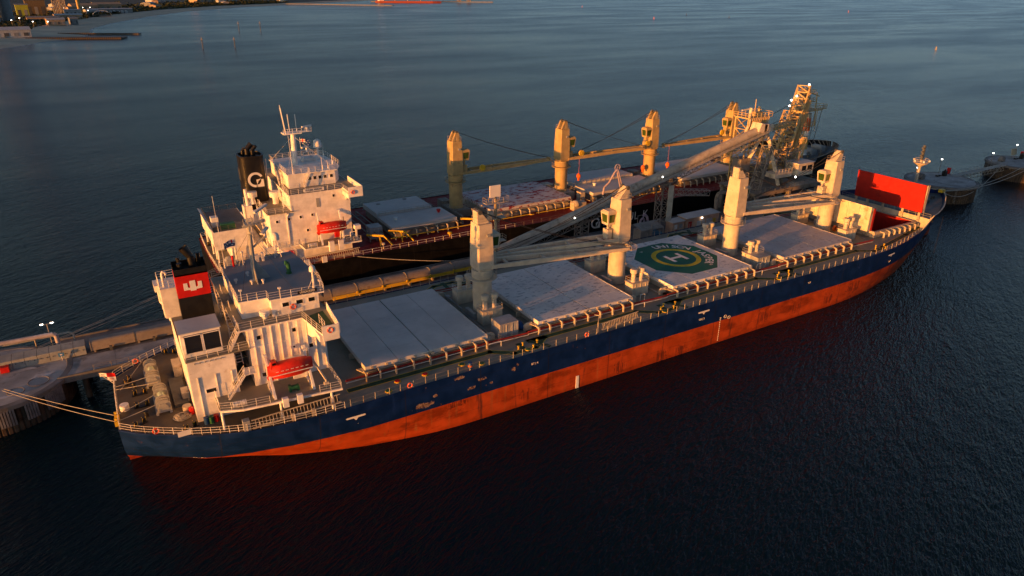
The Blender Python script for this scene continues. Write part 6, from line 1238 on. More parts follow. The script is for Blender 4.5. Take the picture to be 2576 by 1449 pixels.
# huts and plant on the jetty
def hut(name, x0, x1, y0, y1, h, label, m_, door=None, win=None):
    r = T(name, label, 'hut', ((x0+x1)/2, (y0+y1)/2, JZ)); mb = MB(); mb.box(x0, x1, y0, y1, JZ, JZ+h); w_ = mb.obj('wall', m_, r); mb = MB(); mb.hexa([(x0-.2, y0-.25, JZ+h), (x1+.2, y0-.25, JZ+h), (x1+.2, y1+.2, JZ+h+.1), (x0-.2, y1+.2, JZ+h+.1), (x0-.2, y0-.25, JZ+h+.12), (x1+.2, y0-.25, JZ+h+.12), (x1+.2, y1+.2, JZ+h+.25), (x0-.2, y1+.2, JZ+h+.25)]); mb.obj('roof', hatchA, r)
    if door: mb = MB(); mb.box(door, door+1.1, y0-.05, y0, JZ+.1, JZ+2.5); d = mb.obj('door', red, r); mb = MB(); mb.cyl((door+.95, y0-.12, JZ+1.2), (door+.95, y0-.05, JZ+1.2), .05, n=6); mb.obj('handle', railw, d)
    for (a, b, c, d, mm, nm) in (win or ()): mb = MB(); mb.box(a, b, y0-.04, y0, JZ+c, JZ+d); mb.obj(nm, mm, r)
    return r
notice = M('notice_paper', (.6, .6, .6), .6, var=.35, vs=4, dirt=(.25, .3, .4), damt=.6, dsc=5)
h1 = hut('jetty_hut', 124.7, 135.6, 23.2, 26.2, 3.4, 'long pinkish hut with a red door and posted notices on the jetty', pinkt, 125.4, [(128.2, 129.6, 1.0, 2.3, notice, 'notice'), (130.0, 130.9, 1.3, 2.3, notice, 'notice'), (131.3, 133.2, 1.0, 2.4, notice, 'notice'), (133.5, 134.6, .9, 2.2, yellow, 'notice')])
mb = MB(); mb.sph((129.6, 22.95, JZ+3.0), .16, 8, 6); mb.obj('wall_lamp', lampm, h1)
hut('jetty_hut', 120.3, 124.1, 23.3, 25.6, 3.0, 'small pinkish hut beside the lattice tower on the jetty', pinkt, None, [(121.0, 121.9, 1.3, 2.4, skin_w, 'notice'), (122.5, 123.5, 1.4, 2.4, greyp, 'window'), (121.0, 121.9, .3, 1.1, red, 'fire_cabinet')])
r = T('pump_shelter', 'open grey steel shelter housing blue machinery on the jetty', 'shelter', (114, 24.6, JZ)); mb = MB(); mb.hexa([(110.6, 23.2, JZ+2.5), (117.3, 22.9, JZ+2.5), (117.3, 26.2, JZ+3.4), (110.6, 26.2, JZ+3.4), (110.6, 23.2, JZ+2.65), (117.3, 22.9, JZ+2.65), (117.3, 26.2, JZ+3.55), (110.6, 26.2, JZ+3.55)]); mb.obj('roof', steel, r); mb = MB(); mb.box(110.6, 113.7, 23.4, 26, JZ, JZ+2.5); mb.obj('wall', steel, r); mb = MB(); mb.box(114.0, 116.2, 23.5, 25, JZ, JZ+1.8).cyl((116.5, 23.6, JZ+.9), (117.1, 23.6, JZ+.9), .5, n=12); mb.obj('pump_unit', M('machine_blue', (.06, .22, .34), .5, dirt=RUST, damt=.3), r); mb = MB()
for x, y in ((117.2, 23.0), (117.2, 26.1), (113.8, 23.0)): mb.cyl((x, y, JZ), (x, y, JZ+2.6), .07, n=6)
mb.tube([(113.2, 22.7, JZ), (113.2, 22.7, JZ+3.9), (113.5, 22.9, JZ+4.2), (117.2, 24.6, JZ+4.3), (117.6, 24.8, JZ+3.9), (117.6, 24.8, JZ+2)], .14, 8); mb.obj('pipe_frame', steel, r)
mau = M('hose_mauve', (.42, .36, .44), .6)
r = T('hose_bundle', 'sagging mauve hoses hanging in front of the black hull', 'hose', (117.5, 30.5, JZ)); mb = MB(); mb.tube([(116.6, 30.6, 4.5), (116.4, 30.6, 5.6), (116.7, 30.6, 6.8), (117.3, 30.6, 7.2), (117.8, 30.6, 6.6), (117.8, 30.6, 5.6), (117.4, 30.6, 4.9)], .28, 10); mb.tube([(117.6, 30.9, 7.6), (118.2, 30.9, 7.9), (118.9, 30.9, 7.2), (119.3, 30.9, 6.0), (119.4, 30.9, 5.4)], .32, 10); mb.obj('hose', mau, r, True); mb = MB(); mb.beam((116.4, 31.4, JZ), (116.4, 31.4, 7.8), .15); mb.beam((116.4, 31.4, 7.7), (118.6, 31.0, 7.9), .14); mb.obj('hose_frame', steeld, r)
r = T('loading_arm', 'mauve folded loading arm with a wheel on top, on the black ship', 'loading arm', (119.0, 39.8, KD)); mb = MB(); mb.cyl((119.3, 39.8, KD), (116.2, 40.0, 17.4), .28, .2, n=10); mb.cyl((118.5, 39.8, KD), (115.8, 40.0, 17.4), .18, n=8); rs = mb.obj('riser', mau, r, True); mb = MB(); mb.tube([(116.0, 40, 17.4), (115.2, 40, 16.8), (113.6, 40.0, 14.4), (112.2, 40.0, 13.4), (111.9, 40.0, 11.6)], .24, 8); mb.obj('outboard_arm', mau, r, True); torus((116.0, 40.0, 18.0), .8, .09, 'y').obj('counterweight_wheel', mau, r, True); mb = MB()
for a in range(6): mb.cyl((116.0, 40.0, 18.0), (116.0+.8*math.cos(a*1.047), 40.0, 18.0+.8*math.sin(a*1.047)), .04, n=5)
mb.obj('wheel_spokes', mau, r)
r = T('floodlight_mast', 'tall mast with platforms and a white square board on top, beside the aft crane', 'mast', (71.2, 22.2, JZ)); mb = MB(); mb.cyl((71.2, 22.2, JZ), (71.2, 22.2, 20.8), .42, .3, n=12); mb.obj('pole', M('mast_ochre', (.46, .36, .22), .55, dirt=RUST, damt=.4), r); mb = MB(); mb.box(69.9, 72.3, 22.1, 22.3, 21.2, 23.6); mb.obj('white_board', skin_w, r)
for z, a, b in ((20.1, 68.8, 73.8), (16.9, 69.2, 73.2), (12.0, 70.4, 73.2)): mb = MB(); mb.box(a, b, 21.4, 23.0, z, z+.12); mb.rail([(a, 21.4, z+.12), (b, 21.4, z+.12), (b, 23, z+.12), (a, 23, z+.12), (a, 21.4, z+.12)], 1.0, 1.2, .035, 2); mb.beam((71.2, 22.2, z-1.4), (b-.3, 22.2, z), .1); mb.obj('platform', coamtan, r)
mb = MB(); mb.box(69.4, 70.4, 21.6, 22.4, 17.1, 18.6); mb.obj('lamp_box', coamtan, r); mb = MB(); mb.ladder((71.9, 22.2, JZ), (71.9, 22.2, 20.2), .5, .5, .04, (0, 1, 0)); mb.obj('ladder', coamtan, r); mb = MB(); mb.cyl((71.2, 22.2, 20.8), (71.2, 22.2, 21.3), .2, n=8); mb.obj('board_bracket', dgrey, r)
# ---------------------------------------------------------------- ship loader
SL = T('ship_loader', 'dusty lattice ship loader with raised boom and striped loading spout over the black ship', 'ship loader', (158, 27, JZ))
goldst = M('loader_steel', (.64, .46, .20), .55, dirt=(.24, .17, .09), damt=.5, dsc=.6); whst = M('loader_white', (.66, .58, .44), .5, dirt=(.33, .25, .16), damt=.45, dsc=.5)
for x in (146, 158, 169):
    for y in (21.2, 32.6): mb = MB(); mb.beam((x, y, JZ+.6), (x, y, 11.2), .9, .8); mb.box(x-1.4, x+1.4, y-.4, y+.4, JZ, JZ+.7); mb.obj('portal_leg', steeld, SL)
mb = MB()
for y in (21.2, 32.6):
    mb.beam((145, y, 11.3), (170, y, 11.3), .7, 1.0)
    for i in range(4): a = 146+i*6; mb.beam((a, y, JZ+1), (a+6, y, 10.8), .25); mb.beam((a+6, y, JZ+1), (a, y, 10.8), .25)
for x in (146, 152, 158, 164, 169): mb.beam((x, 21.2, 11.3), (x, 32.6, 11.3), .5, .8)
for x in (146, 158, 169): mb.beam((x, 21.2, JZ+1.5), (x, 32.6, 10.8), .22); mb.beam((x, 32.6, JZ+1.5), (x, 21.2, 10.8), .22)
mb.obj('portal_frame', steeld, SL)
mb = MB(); mb.box(144.5, 170.5, 20.6, 33.2, 11.8, 11.95); mb.obj('platform_deck', steeld, SL); mb = MB(); mb.rail([(144.6, 20.7, 11.95), (170.4, 20.7, 11.95), (170.4, 33.1, 11.95), (144.6, 33.1, 11.95), (144.6, 20.7, 11.95)], 1.1, 1.8, .05, 2); mb.obj('platform_railing', steeld, SL)
mb = MB(); apex = V3((153.6, 27.6, 26.2))
for f in ((149.6, 31.8, 11.9), (156.4, 23.4, 11.9)): mb.beam(f, apex+V3((0, 0, .2)), .85, .95, w2=.6, h2=.7)
mb.box(152.4, 154.9, 26.5, 28.7, 25.6, 27.3); mb.obj('pylon', whst, SL)
mb = MB()
for f, z in (((151.4, 30.1, 18.0), 0), ((155.2, 25.2, 18.4), 0)): mb.cb(f[0], f[1], f[2], 1.5, 1.5, .12)
mb.obj('pylon_flange', whst, SL)
mb = MB(); mb.box(150.6, 152.0, 25.6, 28.6, 24.6, 27.8); mb.ext([(148.6, 26.2), (151.2, 25.4), (151.6, 27.6), (149.4, 28.2)], 25.6, 28.6, 'y'); mb.obj('gallery_head', whst, SL)
# open transfer tower behind the pylon
TX, TY = 150.5, 31.0
mb = MB(); mb.truss((TX+2, TY+1, 11.9), (TX+2, TY+1, 28.6), 4.2, 6.4, 6, .3, upv=(1, 0, 0), r2=.18); mb.obj('transfer_tower', goldst, SL)
for i in range(10): a = TX-.6+i*.66; mb = MB(); mb.beam((a, TY-1.2, 25.2), (a+.9, TY-1.2, 28.6), .14, .3); mb.obj('chute_rib', goldst, SL)
mb = MB(); mb.beam((TX-.4, TY-.6, 26.8), (TX+6, TY-.6, 26.8), .1, 2.6); mb.obj('chute_plate', steeld, SL)
mb = MB(); mb.box(TX-1.6, TX+6.8, TY-1.6, TY+3.6, 28.7, 28.85); mb.rail([(TX-1.6, TY-1.6, 28.85), (TX+6.8, TY-1.6, 28.85), (TX+6.8, TY+3.6, 28.85), (TX-1.6, TY+3.6, 28.85), (TX-1.6, TY-1.6, 28.85)], 1.1, 1.4, .07, 2); mb.box(TX+2.6, TX+5, TY, TY+2, 28.85, 29.9); mb.cyl((TX+3, TY+1, 29.9), (TX+3, TY+1, 33.0), .1, n=6); mb.cyl((TX+4.6, TY+1, 29.9), (TX+4.6, TY+1, 31.0), .3, n=8); mb.obj('tower_platform', goldst, SL)
mb = MB(); mb.tube([(TX-1.6, TY-1, 20), (TX-1.6, TY-1, 25.4), (TX-.8, TY-1, 27.0), (TX-.8, TY-1, 31.4)], .42, 10); mb.beam((TX-.8, TY-1, 31.2), (TX-4.0, TY-1, 31.0), .3); mb.obj('dust_duct', whst, SL, True)
mb = MB(); mb.box(148.0, 151.5, 29.4, 32.2, 11.95, 18.5); mb.box(154, 158, 29.5, 31.5, 11.95, 16); mb.obj('machinery_house', steeld, SL)
mb = MB(); mb.truss((163.5, 27.8, 12.0), (163.5, 27.8, 19.5), 4, 5, 3, .3, upv=(1, 0, 0), r2=.18); mb.truss((147, 23.0, 12.0), (152.5, 25.5, 22.0), 2.2, 2.0, 5, .22, r2=.14); mb.obj('slewing_frame', steeld, SL)
# operator cab and lit service platform
mb = MB(); mb.box(163.6, 169.6, 23.6, 27.6, 13.4, 16.6); cb_ = mb.obj('operator_cab', whst, SL); mb = MB(); mb.box(163.4, 169.8, 23.4, 27.8, 16.6, 16.75); mb.obj('roof', hatchA, cb_)
for a, b in ((165.0, 166.6), (167.2, 169.0)): mb = MB(); mb.box(a, b, 23.55, 23.6, 14.7, 16.0); mb.obj('window', glass, cb_)
mb = MB(); mb.box(153.6, 159.8, 22.6, 26.0, 14.2, 15.4); mb.rail([(153.6, 22.6, 15.4), (159.8, 22.6, 15.4)], 1.0, 1.3, .05, 2); mb.obj('service_platform', whst, SL); mb = MB(); mb.cyl((156.5, 23.2, 13.0), (158.5, 23.2, 13.0), 1.0, n=14); mb.obj('hoist_drum', dgrey, SL)
# boom
Bf, Bt = V3((165.0, 31.0, 12.6)), V3((188.6, 45.0, 31.6))
mb = MB(); mb.truss(Bf, Bt, 3.4, 3.0, 12, .42, r2=.24); bo = mb.obj('boom_truss', goldst, SL)
bd_ = (Bt-Bf).normalized(); bs = bd_.cross(V3((0, 0, 1))).normalized(); bn = bs.cross(bd_)
mb = MB(); mb.beam(Bf+bs*2.3-bn*1.2, Bt+bs*2.3-bn*1.2-bd_*3, 1.0, .1, upv=bn)
for i in range(22): c = Bf.lerp(Bt, i/24)+bs*2.8-bn*1.2; mb.cyl(c, c+bn*1.0, .05, n=4)
mb.cyl(Bf+bs*2.8-bn*.2, Bt+bs*2.8-bn*.2-bd_*3, .05, n=4)
for i in range(20): c = Bf.lerp(Bt, (i+.5)/20); mb.beam(c-bs*1.3-bn*.9, c+bs*1.3-bn*.9, .25, .2)
mb.obj('boom_walkway', goldst, SL)
mb = MB(); mb.beam(Bf+bn*.2, Bt+bn*.2, 1.5, .5, upv=bn); mb.obj('boom_belt', steeld, SL)
mb = MB(); mb.beam(Bf+bs*1.7+bn*2.0+bd_*4, Bf+bs*1.7+bn*2.0+bd_*21, .35, .35); mb.beam(Bf-bs*1.7+bn*2.0+bd_*3, Bf-bs*1.7+bn*2.0+bd_*24, .35, .35)
for i in range(10): c = Bf+bn*2.0+bd_*(4+i*2); mb.beam(c-bs*1.7, c+bs*1.7, .16); mb.beam(c+bs*1.7, c+bs*1.7-bn*1.2, .16); mb.beam(c-bs*1.7, c-bs*1.7-bn*1.2, .16); mb.beam(c-bs*1.7, c+bd_*2+bs*1.7, .12)
mb.obj('boom_shuttle', goldst, SL)
for off, t0, t1, w_ in ((2.9, .02, .58, 1.0), (4.3, .0, .42, 1.0)):
    p_, q_ = Bf.lerp(Bt, t0)+bs*off, Bf.lerp(Bt, t1)+bs*off; mb = MB()
    for s in (-1, 1): mb.beam(p_+bs*s*w_/2, q_+bs*s*w_/2, .34, .34)
    n_ = 9
    for i in range(n_+1): c = p_.lerp(q_, i/n_); mb.beam(c-bs*w_/2, c+bs*w_/2, .2); mb.beam(c-bs*w_/2, p_.lerp(q_, min(1, (i+1)/n_))+bs*w_/2, .14)
    for t in (.15, .55, .95): c = p_.lerp(q_, t); mb.beam(c, c-bs*(off-1.5), .22)
    mb.obj('luffing_frame', goldst, SL)
for i in range(7):
    c = Bf.lerp(Bt, .2+i*.09)+bn*rnd.uniform(1.6, 2.4)+bs*rnd.uniform(-1.5, 1.5); mb = MB(); mb.cb(c.x, c.y, c.z, rnd.uniform(.6, 1.4), rnd.uniform(.6, 1.2), rnd.uniform(.5, 1.2)); mb.cyl(c, c+V3((0, 0, 2.0)), .08, n=5); mb.obj('boom_fitting', goldst, SL)
for dx, dy in ((-1.7, -1.5), (1.7, -1.5), (-1.7, 1.5), (1.7, 1.5)): mb = MB(); mb.beam((192.8+dx, 45+dy, 25.3), (192.8+dx, 45+dy, 19.0), .16); mb.obj('spout_guide', whst, SL)
mb = MB(); mb.truss(Bf-bs*3.2+bn*.4, Bf.lerp(Bt, .66)-bs*2.4+bn*1.2, 1.6, 1.8, 10, .26, r2=.16); mb.obj('counter_frame', goldst, SL)
mb = MB(); mb.truss(apex+V3((1.5, .8, -.4)), Bf.lerp(Bt, .5)+bn*2.6, 1.2, 1.0, 9, .2, r2=.12); mb.obj('tie_frame', goldst, SL)
for i in range(16):
    c = V3((rnd.uniform(157, 169), rnd.uniform(28, 33), rnd.uniform(12.2, 19))); mb = MB(); mb.cb(c.x, c.y, c.z, rnd.uniform(.5, 2.2), rnd.uniform(.5, 1.6), rnd.uniform(.4, 1.6)); mb.cyl((c.x, c.y, 12), (c.x, c.y, c.z+2.2), .12, n=5); mb.obj('slewing_equipment', goldst if i % 2 else steel, SL)
# head platforms and spout
mb = MB(); mb.box(186.6, 196.2, 43.0, 47.4, 25.3, 25.5); mb.box(196, 199.6, 44.2, 45.6, 25.3, 25.5); mb.rail([(186.6, 43, 25.5), (196.2, 43, 25.5), (199.6, 44.2, 25.5), (199.6, 45.6, 25.5), (196.2, 47.4, 25.5), (186.6, 47.4, 25.5), (186.6, 43, 25.5)], 1.2, 1.4, .06, 2); mb.obj('head_platform', goldst, SL)
mb = MB()
for dx, dy in ((-2.0, -1.6), (2.0, -1.6), (-2.0, 1.6), (2.0, 1.6)): mb.beam((192+dx, 45+dy, 20.8), (191.6+dx*.8, 45+dy*.8, 30.6), .22)
mb.beam((189, 45, 29.5), (191.5, 45, 25.6), .8, .8); mb.box(190.2, 194.0, 43.6, 46.4, 20.6, 20.8); mb.rail([(189.8, 43.4, 20.8), (194.4, 43.4, 20.8), (194.4, 46.6, 20.8)], 1.1, 1.3, .06, 2); mb.obj('head_frame', goldst, SL)
mb = MB(); mb.tube([(188.4, 44.6, 31.8), (189.6, 44.8, 31.2), (190.4, 45, 29.6), (190.8, 45, 26.5)], .5, 10); mb.obj('discharge_chute', whst, SL, True)
mb = MB(); mb.box(189.4, 192.8, 43.4, 46.6, 28.0, 28.15); mb.rail([(189.4, 43.4, 28.15), (192.8, 43.4, 28.15), (192.8, 46.6, 28.15)], 1.0, 1.0, .05, 2); mb.box(188.6, 192.4, 43.6, 46.4, 30.4, 30.55); mb.rail([(188.6, 43.6, 30.55), (192.4, 43.6, 30.55), (192.4, 46.4, 30.55), (188.6, 46.4, 30.55)], 1.0, 1.0, .05, 2); mb.cyl((190.6, 45, 26), (190.6, 45, 32.4), .5, .3, n=8); mb.beam((190.4, 45, 30.9), (195.4, 44.4, 29.3), .25); mb.obj('head_tower', goldst, SL)
seg = [(24.4, 23.0, .8, whst), (23.0, 21.0, .86, orange), (21.0, 19.2, .95, orange), (19.2, 17.8, .9, skin_w), (17.8, 16.4, .95, whst), (16.4, 15.2, 1.02, yellow), (15.2, 13.6, 1.1, goldst), (13.6, 11.8, 1.2, skin_w)]
for a, b, rr, m_ in seg: mb = MB(); mb.cyl((192.8, 45, a), (192.8, 45, b+.06), rr, n=18); mb.cyl((192.8, 45, b+.3), (192.8, 45, b+.06), rr+.14, n=18); mb.obj('spout_section', m_, SL, True)
mb = MB(); mb.cyl((192.8, 45, 11.8), (192.8, 45, 10.2), .5, .35, n=10); mb.box(191.6, 194.0, 44, 46, 9.6, 10.2); mb.obj('spout_tip', orange, SL)
mb = MB()
for p, q in (((153.6, 27.6, 26.6), (172.0, 35.1, 19.8)), ((153.6, 27.9, 26.6), (180.0, 39.9, 26.2)), ((198.6, 45, 25.3), (196.4, 44.6, 15.0)), ((195.6, 45, 25.3), (194.8, 45, 15.0)), ((160, 33, 27.8), (184, 42.3, 29.6))): mb.cyl(p, q, .09, n=6)
mb.obj('stay_cables', steeld, SL)
for p in ((190.6, 45, 32.9), tuple(Bf.lerp(Bt, .83)-bs*2.4+bn*.8), tuple(Bf.lerp(Bt, .84)-bs*1.0+bn*2.2), tuple(Bf.lerp(Bt, .76)-bs*2.4+bn*.8), (161.4, 22.4, 13.8)): mb = MB(); mb.sph(p, .24, 10, 6); mb.obj('flood_lamp', lampm, SL)
# service clutter around the portal
mb = MB(); mb.tube([(137.0, 25.6, JZ), (136.6, 25.6, 10.8), (137.0, 25.6, 11.8), (138.4, 25.6, 12.0), (141.0, 25.6, 11.6), (146, 24, 11.9)], .5, 10); mb.obj('bypass_duct', steeld, SL, True)
mb = MB(); mb.truss((139, 23.5, 8.8), (146, 23.5, 11.4), 1.4, 1.2, 5, .12, r2=.08); mb.truss((160, 21.5, 8.0), (170, 21.5, 8.0), 3.0, 2.4, 5, .2, r2=.12); mb.box(161, 169, 21.8, 25, 4.6, 7.6); mb.box(148, 156, 23, 28, 4.6, 8.4); mb.obj('portal_equipment', steeld, SL)
mb = MB(); mb.truss((128.5, 31.5, 12.0), (137.5, 29.5, 11.2), 1.6, 1.4, 6, .1, r2=.07); mb.beam((128.5, 31.5, 11.4), (126.8, 33.0, 8.6), .15); mb.obj('service_gangway', steel, SL)
# ================================================================ FAR SHORE
shore = [(-200, 640), (-59.8, 763), (-43, 794), (-26, 843), (7, 880), (16, 940), (22, 994), (25.4, 1081), (57, 1230), (131, 1473), (227, 1707), (401, 1991), (557, 2147), (800, 2420), (1200, 2900), (2600, 4200), (5200, 6200)]
def landring(off, z): 
    out = []
    for i, (x, y) in enumerate(shore):
        a = V3((*shore[max(i-1, 0)], 0)); b = V3((*shore[min(i+1, len(shore)-1)], 0)); d = (b-a).normalized(); n = V3((-d.y, d.x, 0)); out.append((x+n.x*off, y+n.y*off, z))
    return out
mb = MB(); mb.loft([landring(-6, -.8), landring(3, .25), landring(30, 1.4), landring(72, 2.2)], close=False); tag(mb.obj('beach', sand), 'pale sand beach along the bay', None, None, 'structure')
scrub = deckmat('scrub_ground', (.045, .045, .022), (.09, .075, .04), (.14, .11, .07), .3)
mb = MB(); mb.loft([landring(70, 2.0), landring(85, 2.7), landring(160, 4.5)], close=False); far = landring(160, 4.5); mb.add(far+[(5200, 16000, 10), (-6000, 16000, 10), (-6000, 300, 6), (-1200, 300, 4.5)], [tuple(range(len(far)+4))]); tag(mb.obj('terrain', scrub), 'low scrub-covered land behind the beach', None, None, 'structure')
foam = M('foam', (.5, .52, .52), .6)
mb = MB(); 
for i in range(len(shore)-5):
    (x0, y0), (x1, y1) = shore[i], shore[i+1]; d = V3((x1-x0, y1-y0, 0)).normalized(); n = V3((-d.y, d.x, 0)); m = 8
    for k in range(m):
        a = V3((x0+(x1-x0)*k/m, y0+(y1-y0)*k/m, .06)); b = V3((x0+(x1-x0)*(k+1)/m, y0+(y1-y0)*(k+1)/m, .06)); o1, o2 = rnd.uniform(-1.5, 1.0), rnd.uniform(-1.5, 1.0)
        mb.add([a+n*(o1-1.2), b+n*(o2-1.2), b+n*(o2+.6), a+n*(o1+.6)], [(0, 1, 2, 3)])
tag(mb.obj('shore_foam', foam), 'thin line of foam along the beach', None, None, 'stuff')
# scrub: thousands of small clumps, one mass
bush = M('scrub_leaves', (.045, .055, .022), .8, var=.5, vs=.08)
def inland(u, off):
    i = min(int(u), len(shore)-2); t = u-i; (x0, y0), (x1, y1) = shore[i], shore[i+1]; d = V3((x1-x0, y1-y0, 0)).normalized(); return x0+(x1-x0)*t-d.y*off, y0+(y1-y0)*t+d.x*off
mb = MB(); r3 = random.Random(3)
for k in range(9000):
    u = r3.uniform(.3, 12.5); off = 68+abs(r3.gauss(0, 1))*(45 if u < 5 else 110); x, y = inland(u, off)
    s = r3.uniform(.8, 2.6)*(1+.25*max(0, u-6)); z = 1.2+min(off/55, 3.3)
    vs = [];
    for q in range(2):
        a = r3.uniform(0, 6.28); b = [V3((x+r3.uniform(-.8, .8)*s, y+r3.uniform(-.8, .8)*s, z+r3.uniform(-.2, 1.0)*s)) for _ in range(4)]
        mb.add(b, [(0, 1, 2), (0, 2, 3), (0, 1, 3), (1, 2, 3)])
tag(mb.obj('scrub', bush), 'dense low coastal scrub behind the beach', None, None, 'stuff')
# buildings on the shore
wm = [M('shed_pale', (.42, .43, .42), .6), M('shed_tan', (.42, .30, .19), .7), M('shed_grey', (.25, .26, .26), .65), M('roof_pale', (.48, .50, .50), .5), M('olive_store', (.16, .12, .07), .7)]
def building(name, x, y, L, W_, h, rot, label, wall, roof, gable=1.5, cat='shed', wins=4):
    r = T(name, label, cat, (x, y, 3)); c, s = math.cos(rot), math.sin(rot)
    def tr(a, b, z): return (x+a*c-b*s, y+a*s+b*c, z)
    a, b = L/2, W_/2; mb = MB(); mb.hexa([tr(-a, -b, 2), tr(a, -b, 2), tr(a, b, 2), tr(-a, b, 2), tr(-a, -b, 3+h), tr(a, -b, 3+h), tr(a, b, 3+h), tr(-a, b, 3+h)]); mb.add([tr(-a, -b, 3+h), tr(-a, b, 3+h), tr(-a, 0, 3+h+gable)], [(0, 1, 2)]); mb.add([tr(a, -b, 3+h), tr(a, b, 3+h), tr(a, 0, 3+h+gable)], [(0, 1, 2)]); mb.obj('wall', wall, r)
    mb = MB(); e = .8
    for sg in (-1, 1): mb.hexa([tr(-a-e, sg*(b+e), 3+h-.1), tr(a+e, sg*(b+e), 3+h-.1), tr(a+e, 0, 3+h+gable+.2), tr(-a-e, 0, 3+h+gable+.2), tr(-a-e, sg*(b+e), 3+h+.2), tr(a+e, sg*(b+e), 3+h+.2), tr(a+e, 0, 3+h+gable+.5), tr(-a-e, 0, 3+h+gable+.5)])
    mb.obj('roof', roof, r)
    for i in range(wins):
        q = -a+L*(i+.5)/wins; w_ = L/wins*.5; mb = MB(); mb.hexa([tr(q-w_/2, -b-.15, 3+h*.1), tr(q+w_/2, -b-.15, 3+h*.1), tr(q+w_/2, -b, 3+h*.1), tr(q-w_/2, -b, 3+h*.1), tr(q-w_/2, -b-.15, 3+h*.6), tr(q+w_/2, -b-.15, 3+h*.6), tr(q+w_/2, -b, 3+h*.6), tr(q-w_/2, -b, 3+h*.6)]); mb.obj('door', wm[2] if i % 2 else dgrey, r)
    return r
B_ = building
B_('warehouse', -62, 905, 46, 26, 7, R(8), 'large pale roofed warehouse nearest the left edge of the shore', wm[0], wm[3], 2.5, 'warehouse', 5)
B_('storage_building', -47, 1480, 30, 24, 26, R(5), 'tall plain olive-brown storage building on the shore', wm[4], wm[4], .5, 'building', 3)
B_('factory_shed', -66, 1440, 18, 16, 20, R(5), 'yellow-green fronted building beside the olive store', M('shed_lime', (.36, .40, .05), .6), wm[2], 1, 'building', 2)
B_('factory_shed', -16, 1150, 22, 14, 7, R(10), 'tan gabled shed with a bright sunlit end near the beach', wm[1], wm[0], 2, 'shed', 4)
B_('factory_shed', 6, 1168, 10, 12, 8, R(10), 'small dark shed beside the tan gabled shed', wm[2], wm[2], 1, 'shed', 3)
B_('factory_shed', 0, 1350, 40, 14, 6, R(10), 'low sunlit shed behind the beach scrub', wm[1], wm[3], 1.5, 'shed', 6)
B_('factory_shed', -34, 1290, 44, 14, 5, R(6), 'long low tan shed in the middle of the shore works', wm[1], wm[2], 1.5, 'shed', 8)
B_('long_building', 74, 1600, 78, 16, 7, R(14), 'long low building with a row of pale bays', wm[2], wm[3], 1, 'building', 10)
B_('factory_shed', 30, 1760, 50, 30, 10, R(14), 'wide sunlit gabled shed at the back of the works', wm[1], wm[1], 4, 'shed', 5)
B_('factory_shed', 75, 1790, 55, 30, 11, R(14), 'wide sunlit gabled shed right of its twin at the back', wm[1], wm[1], 4, 'shed', 5)
B_('factory_shed', 8, 1500, 26, 16, 9, R(8), 'white stepped building in front of the process tower', wm[0], wm[3], 1, 'building', 4)
B_('factory_shed', 250, 2380, 90, 40, 10, R(30), 'pale shed on the far curve of the bay', wm[0], wm[3], 4, 'shed', 5)
B_('factory_shed', 345, 2290, 60, 36, 18, R(30), 'tan block on the far curve of the bay', wm[1], wm[0], 2, 'building', 5)
B_('factory_shed', 420, 2420, 90, 40, 9, R(30), 'long pale shed at the far end of the bay', wm[0], wm[3], 3, 'shed', 6)
for i in range(14):
    x, y = inland(9.2+i*.28, 120+(i % 4)*60); B_('house', x, y, 22+6*(i % 3), 16, 6+(i % 2)*3, R(20+i*9), 'small '+('white', 'tan', 'grey')[i % 3]+' roofed house in the scattered row along the far bay, '+('first', 'second', 'third', 'fourth', 'fifth', 'sixth', 'seventh', 'eighth', 'ninth', 'tenth', 'eleventh', 'twelfth', 'thirteenth', 'fourteenth')[i]+' from the left', wm[(0, 1, 2)[i % 3]], wm[(3, 1, 0)[i % 3]], 2, 'house', 3)
# arch-roofed shelter
r = T('arched_shelter', 'arched pale roof shelter beside the beach', 'shelter', (53, 1445, 3)); mb = MB(); rings = []
for k in range(13): a = math.pi*k/12; rings.append([(53-15*math.cos(a), 1440+dy, 3+9*math.sin(a)+t) for dy, t in ((-6, 0), (6, 0), (6, .6), (-6, .6))])
mb.loft(rings); mb.obj('arched_roof', wm[3], r); mb = MB(); mb.box(38.5, 67.5, 1444, 1446, 2.5, 5); mb.obj('rear_wall', wm[2], r)
# tanks, silos, chimneys, process towers
def silo(x, y, rr, h, label, m_, cat='silo'):
    r = T(cat.replace(' ', '_'), label, cat, (x, y, 3)); mb = MB(); mb.lathe((x, y, 2.5), [(rr, 0), (rr, h), (rr*.6, h+rr*.35), (.05, h+rr*.45)], 20); mb.obj('shell', m_, r, True); mb = MB(); mb.ladder((x-rr*.3, y-rr*1.0, 3), (x-rr*.3, y-rr*1.0, 3+h), 1.2, 1.5, .12); mb.obj('ladder', wm[2], r); return r
yst = M('stack_ochre', (.50, .36, .12), .6)
silo(-100, 1320, 6.5, 75, 'tall ochre cylinder stack near the left edge of the shore', yst, 'chimney'); silo(-112, 1250, 9, 40, 'dark grey silo at the left edge of the shore works, leftmost', wm[2]); silo(-94, 1240, 8, 40, 'dark grey silo at the left edge of the shore works, second', wm[2]); silo(-78, 1262, 8, 42, 'dark grey silo at the left edge of the shore works, third', wm[2]); silo(20, 1520, 3, 55, 'slim ochre chimney beside the process tower', yst, 'chimney')
for i in range(9): silo(45+i*7, 1575+i*1.6, 2.6, 4, 'small pale tank in the row of nine, '+('first', 'second', 'third', 'fourth', 'fifth', 'sixth', 'seventh', 'eighth', 'ninth')[i]+' from the left', wm[3], 'tank')
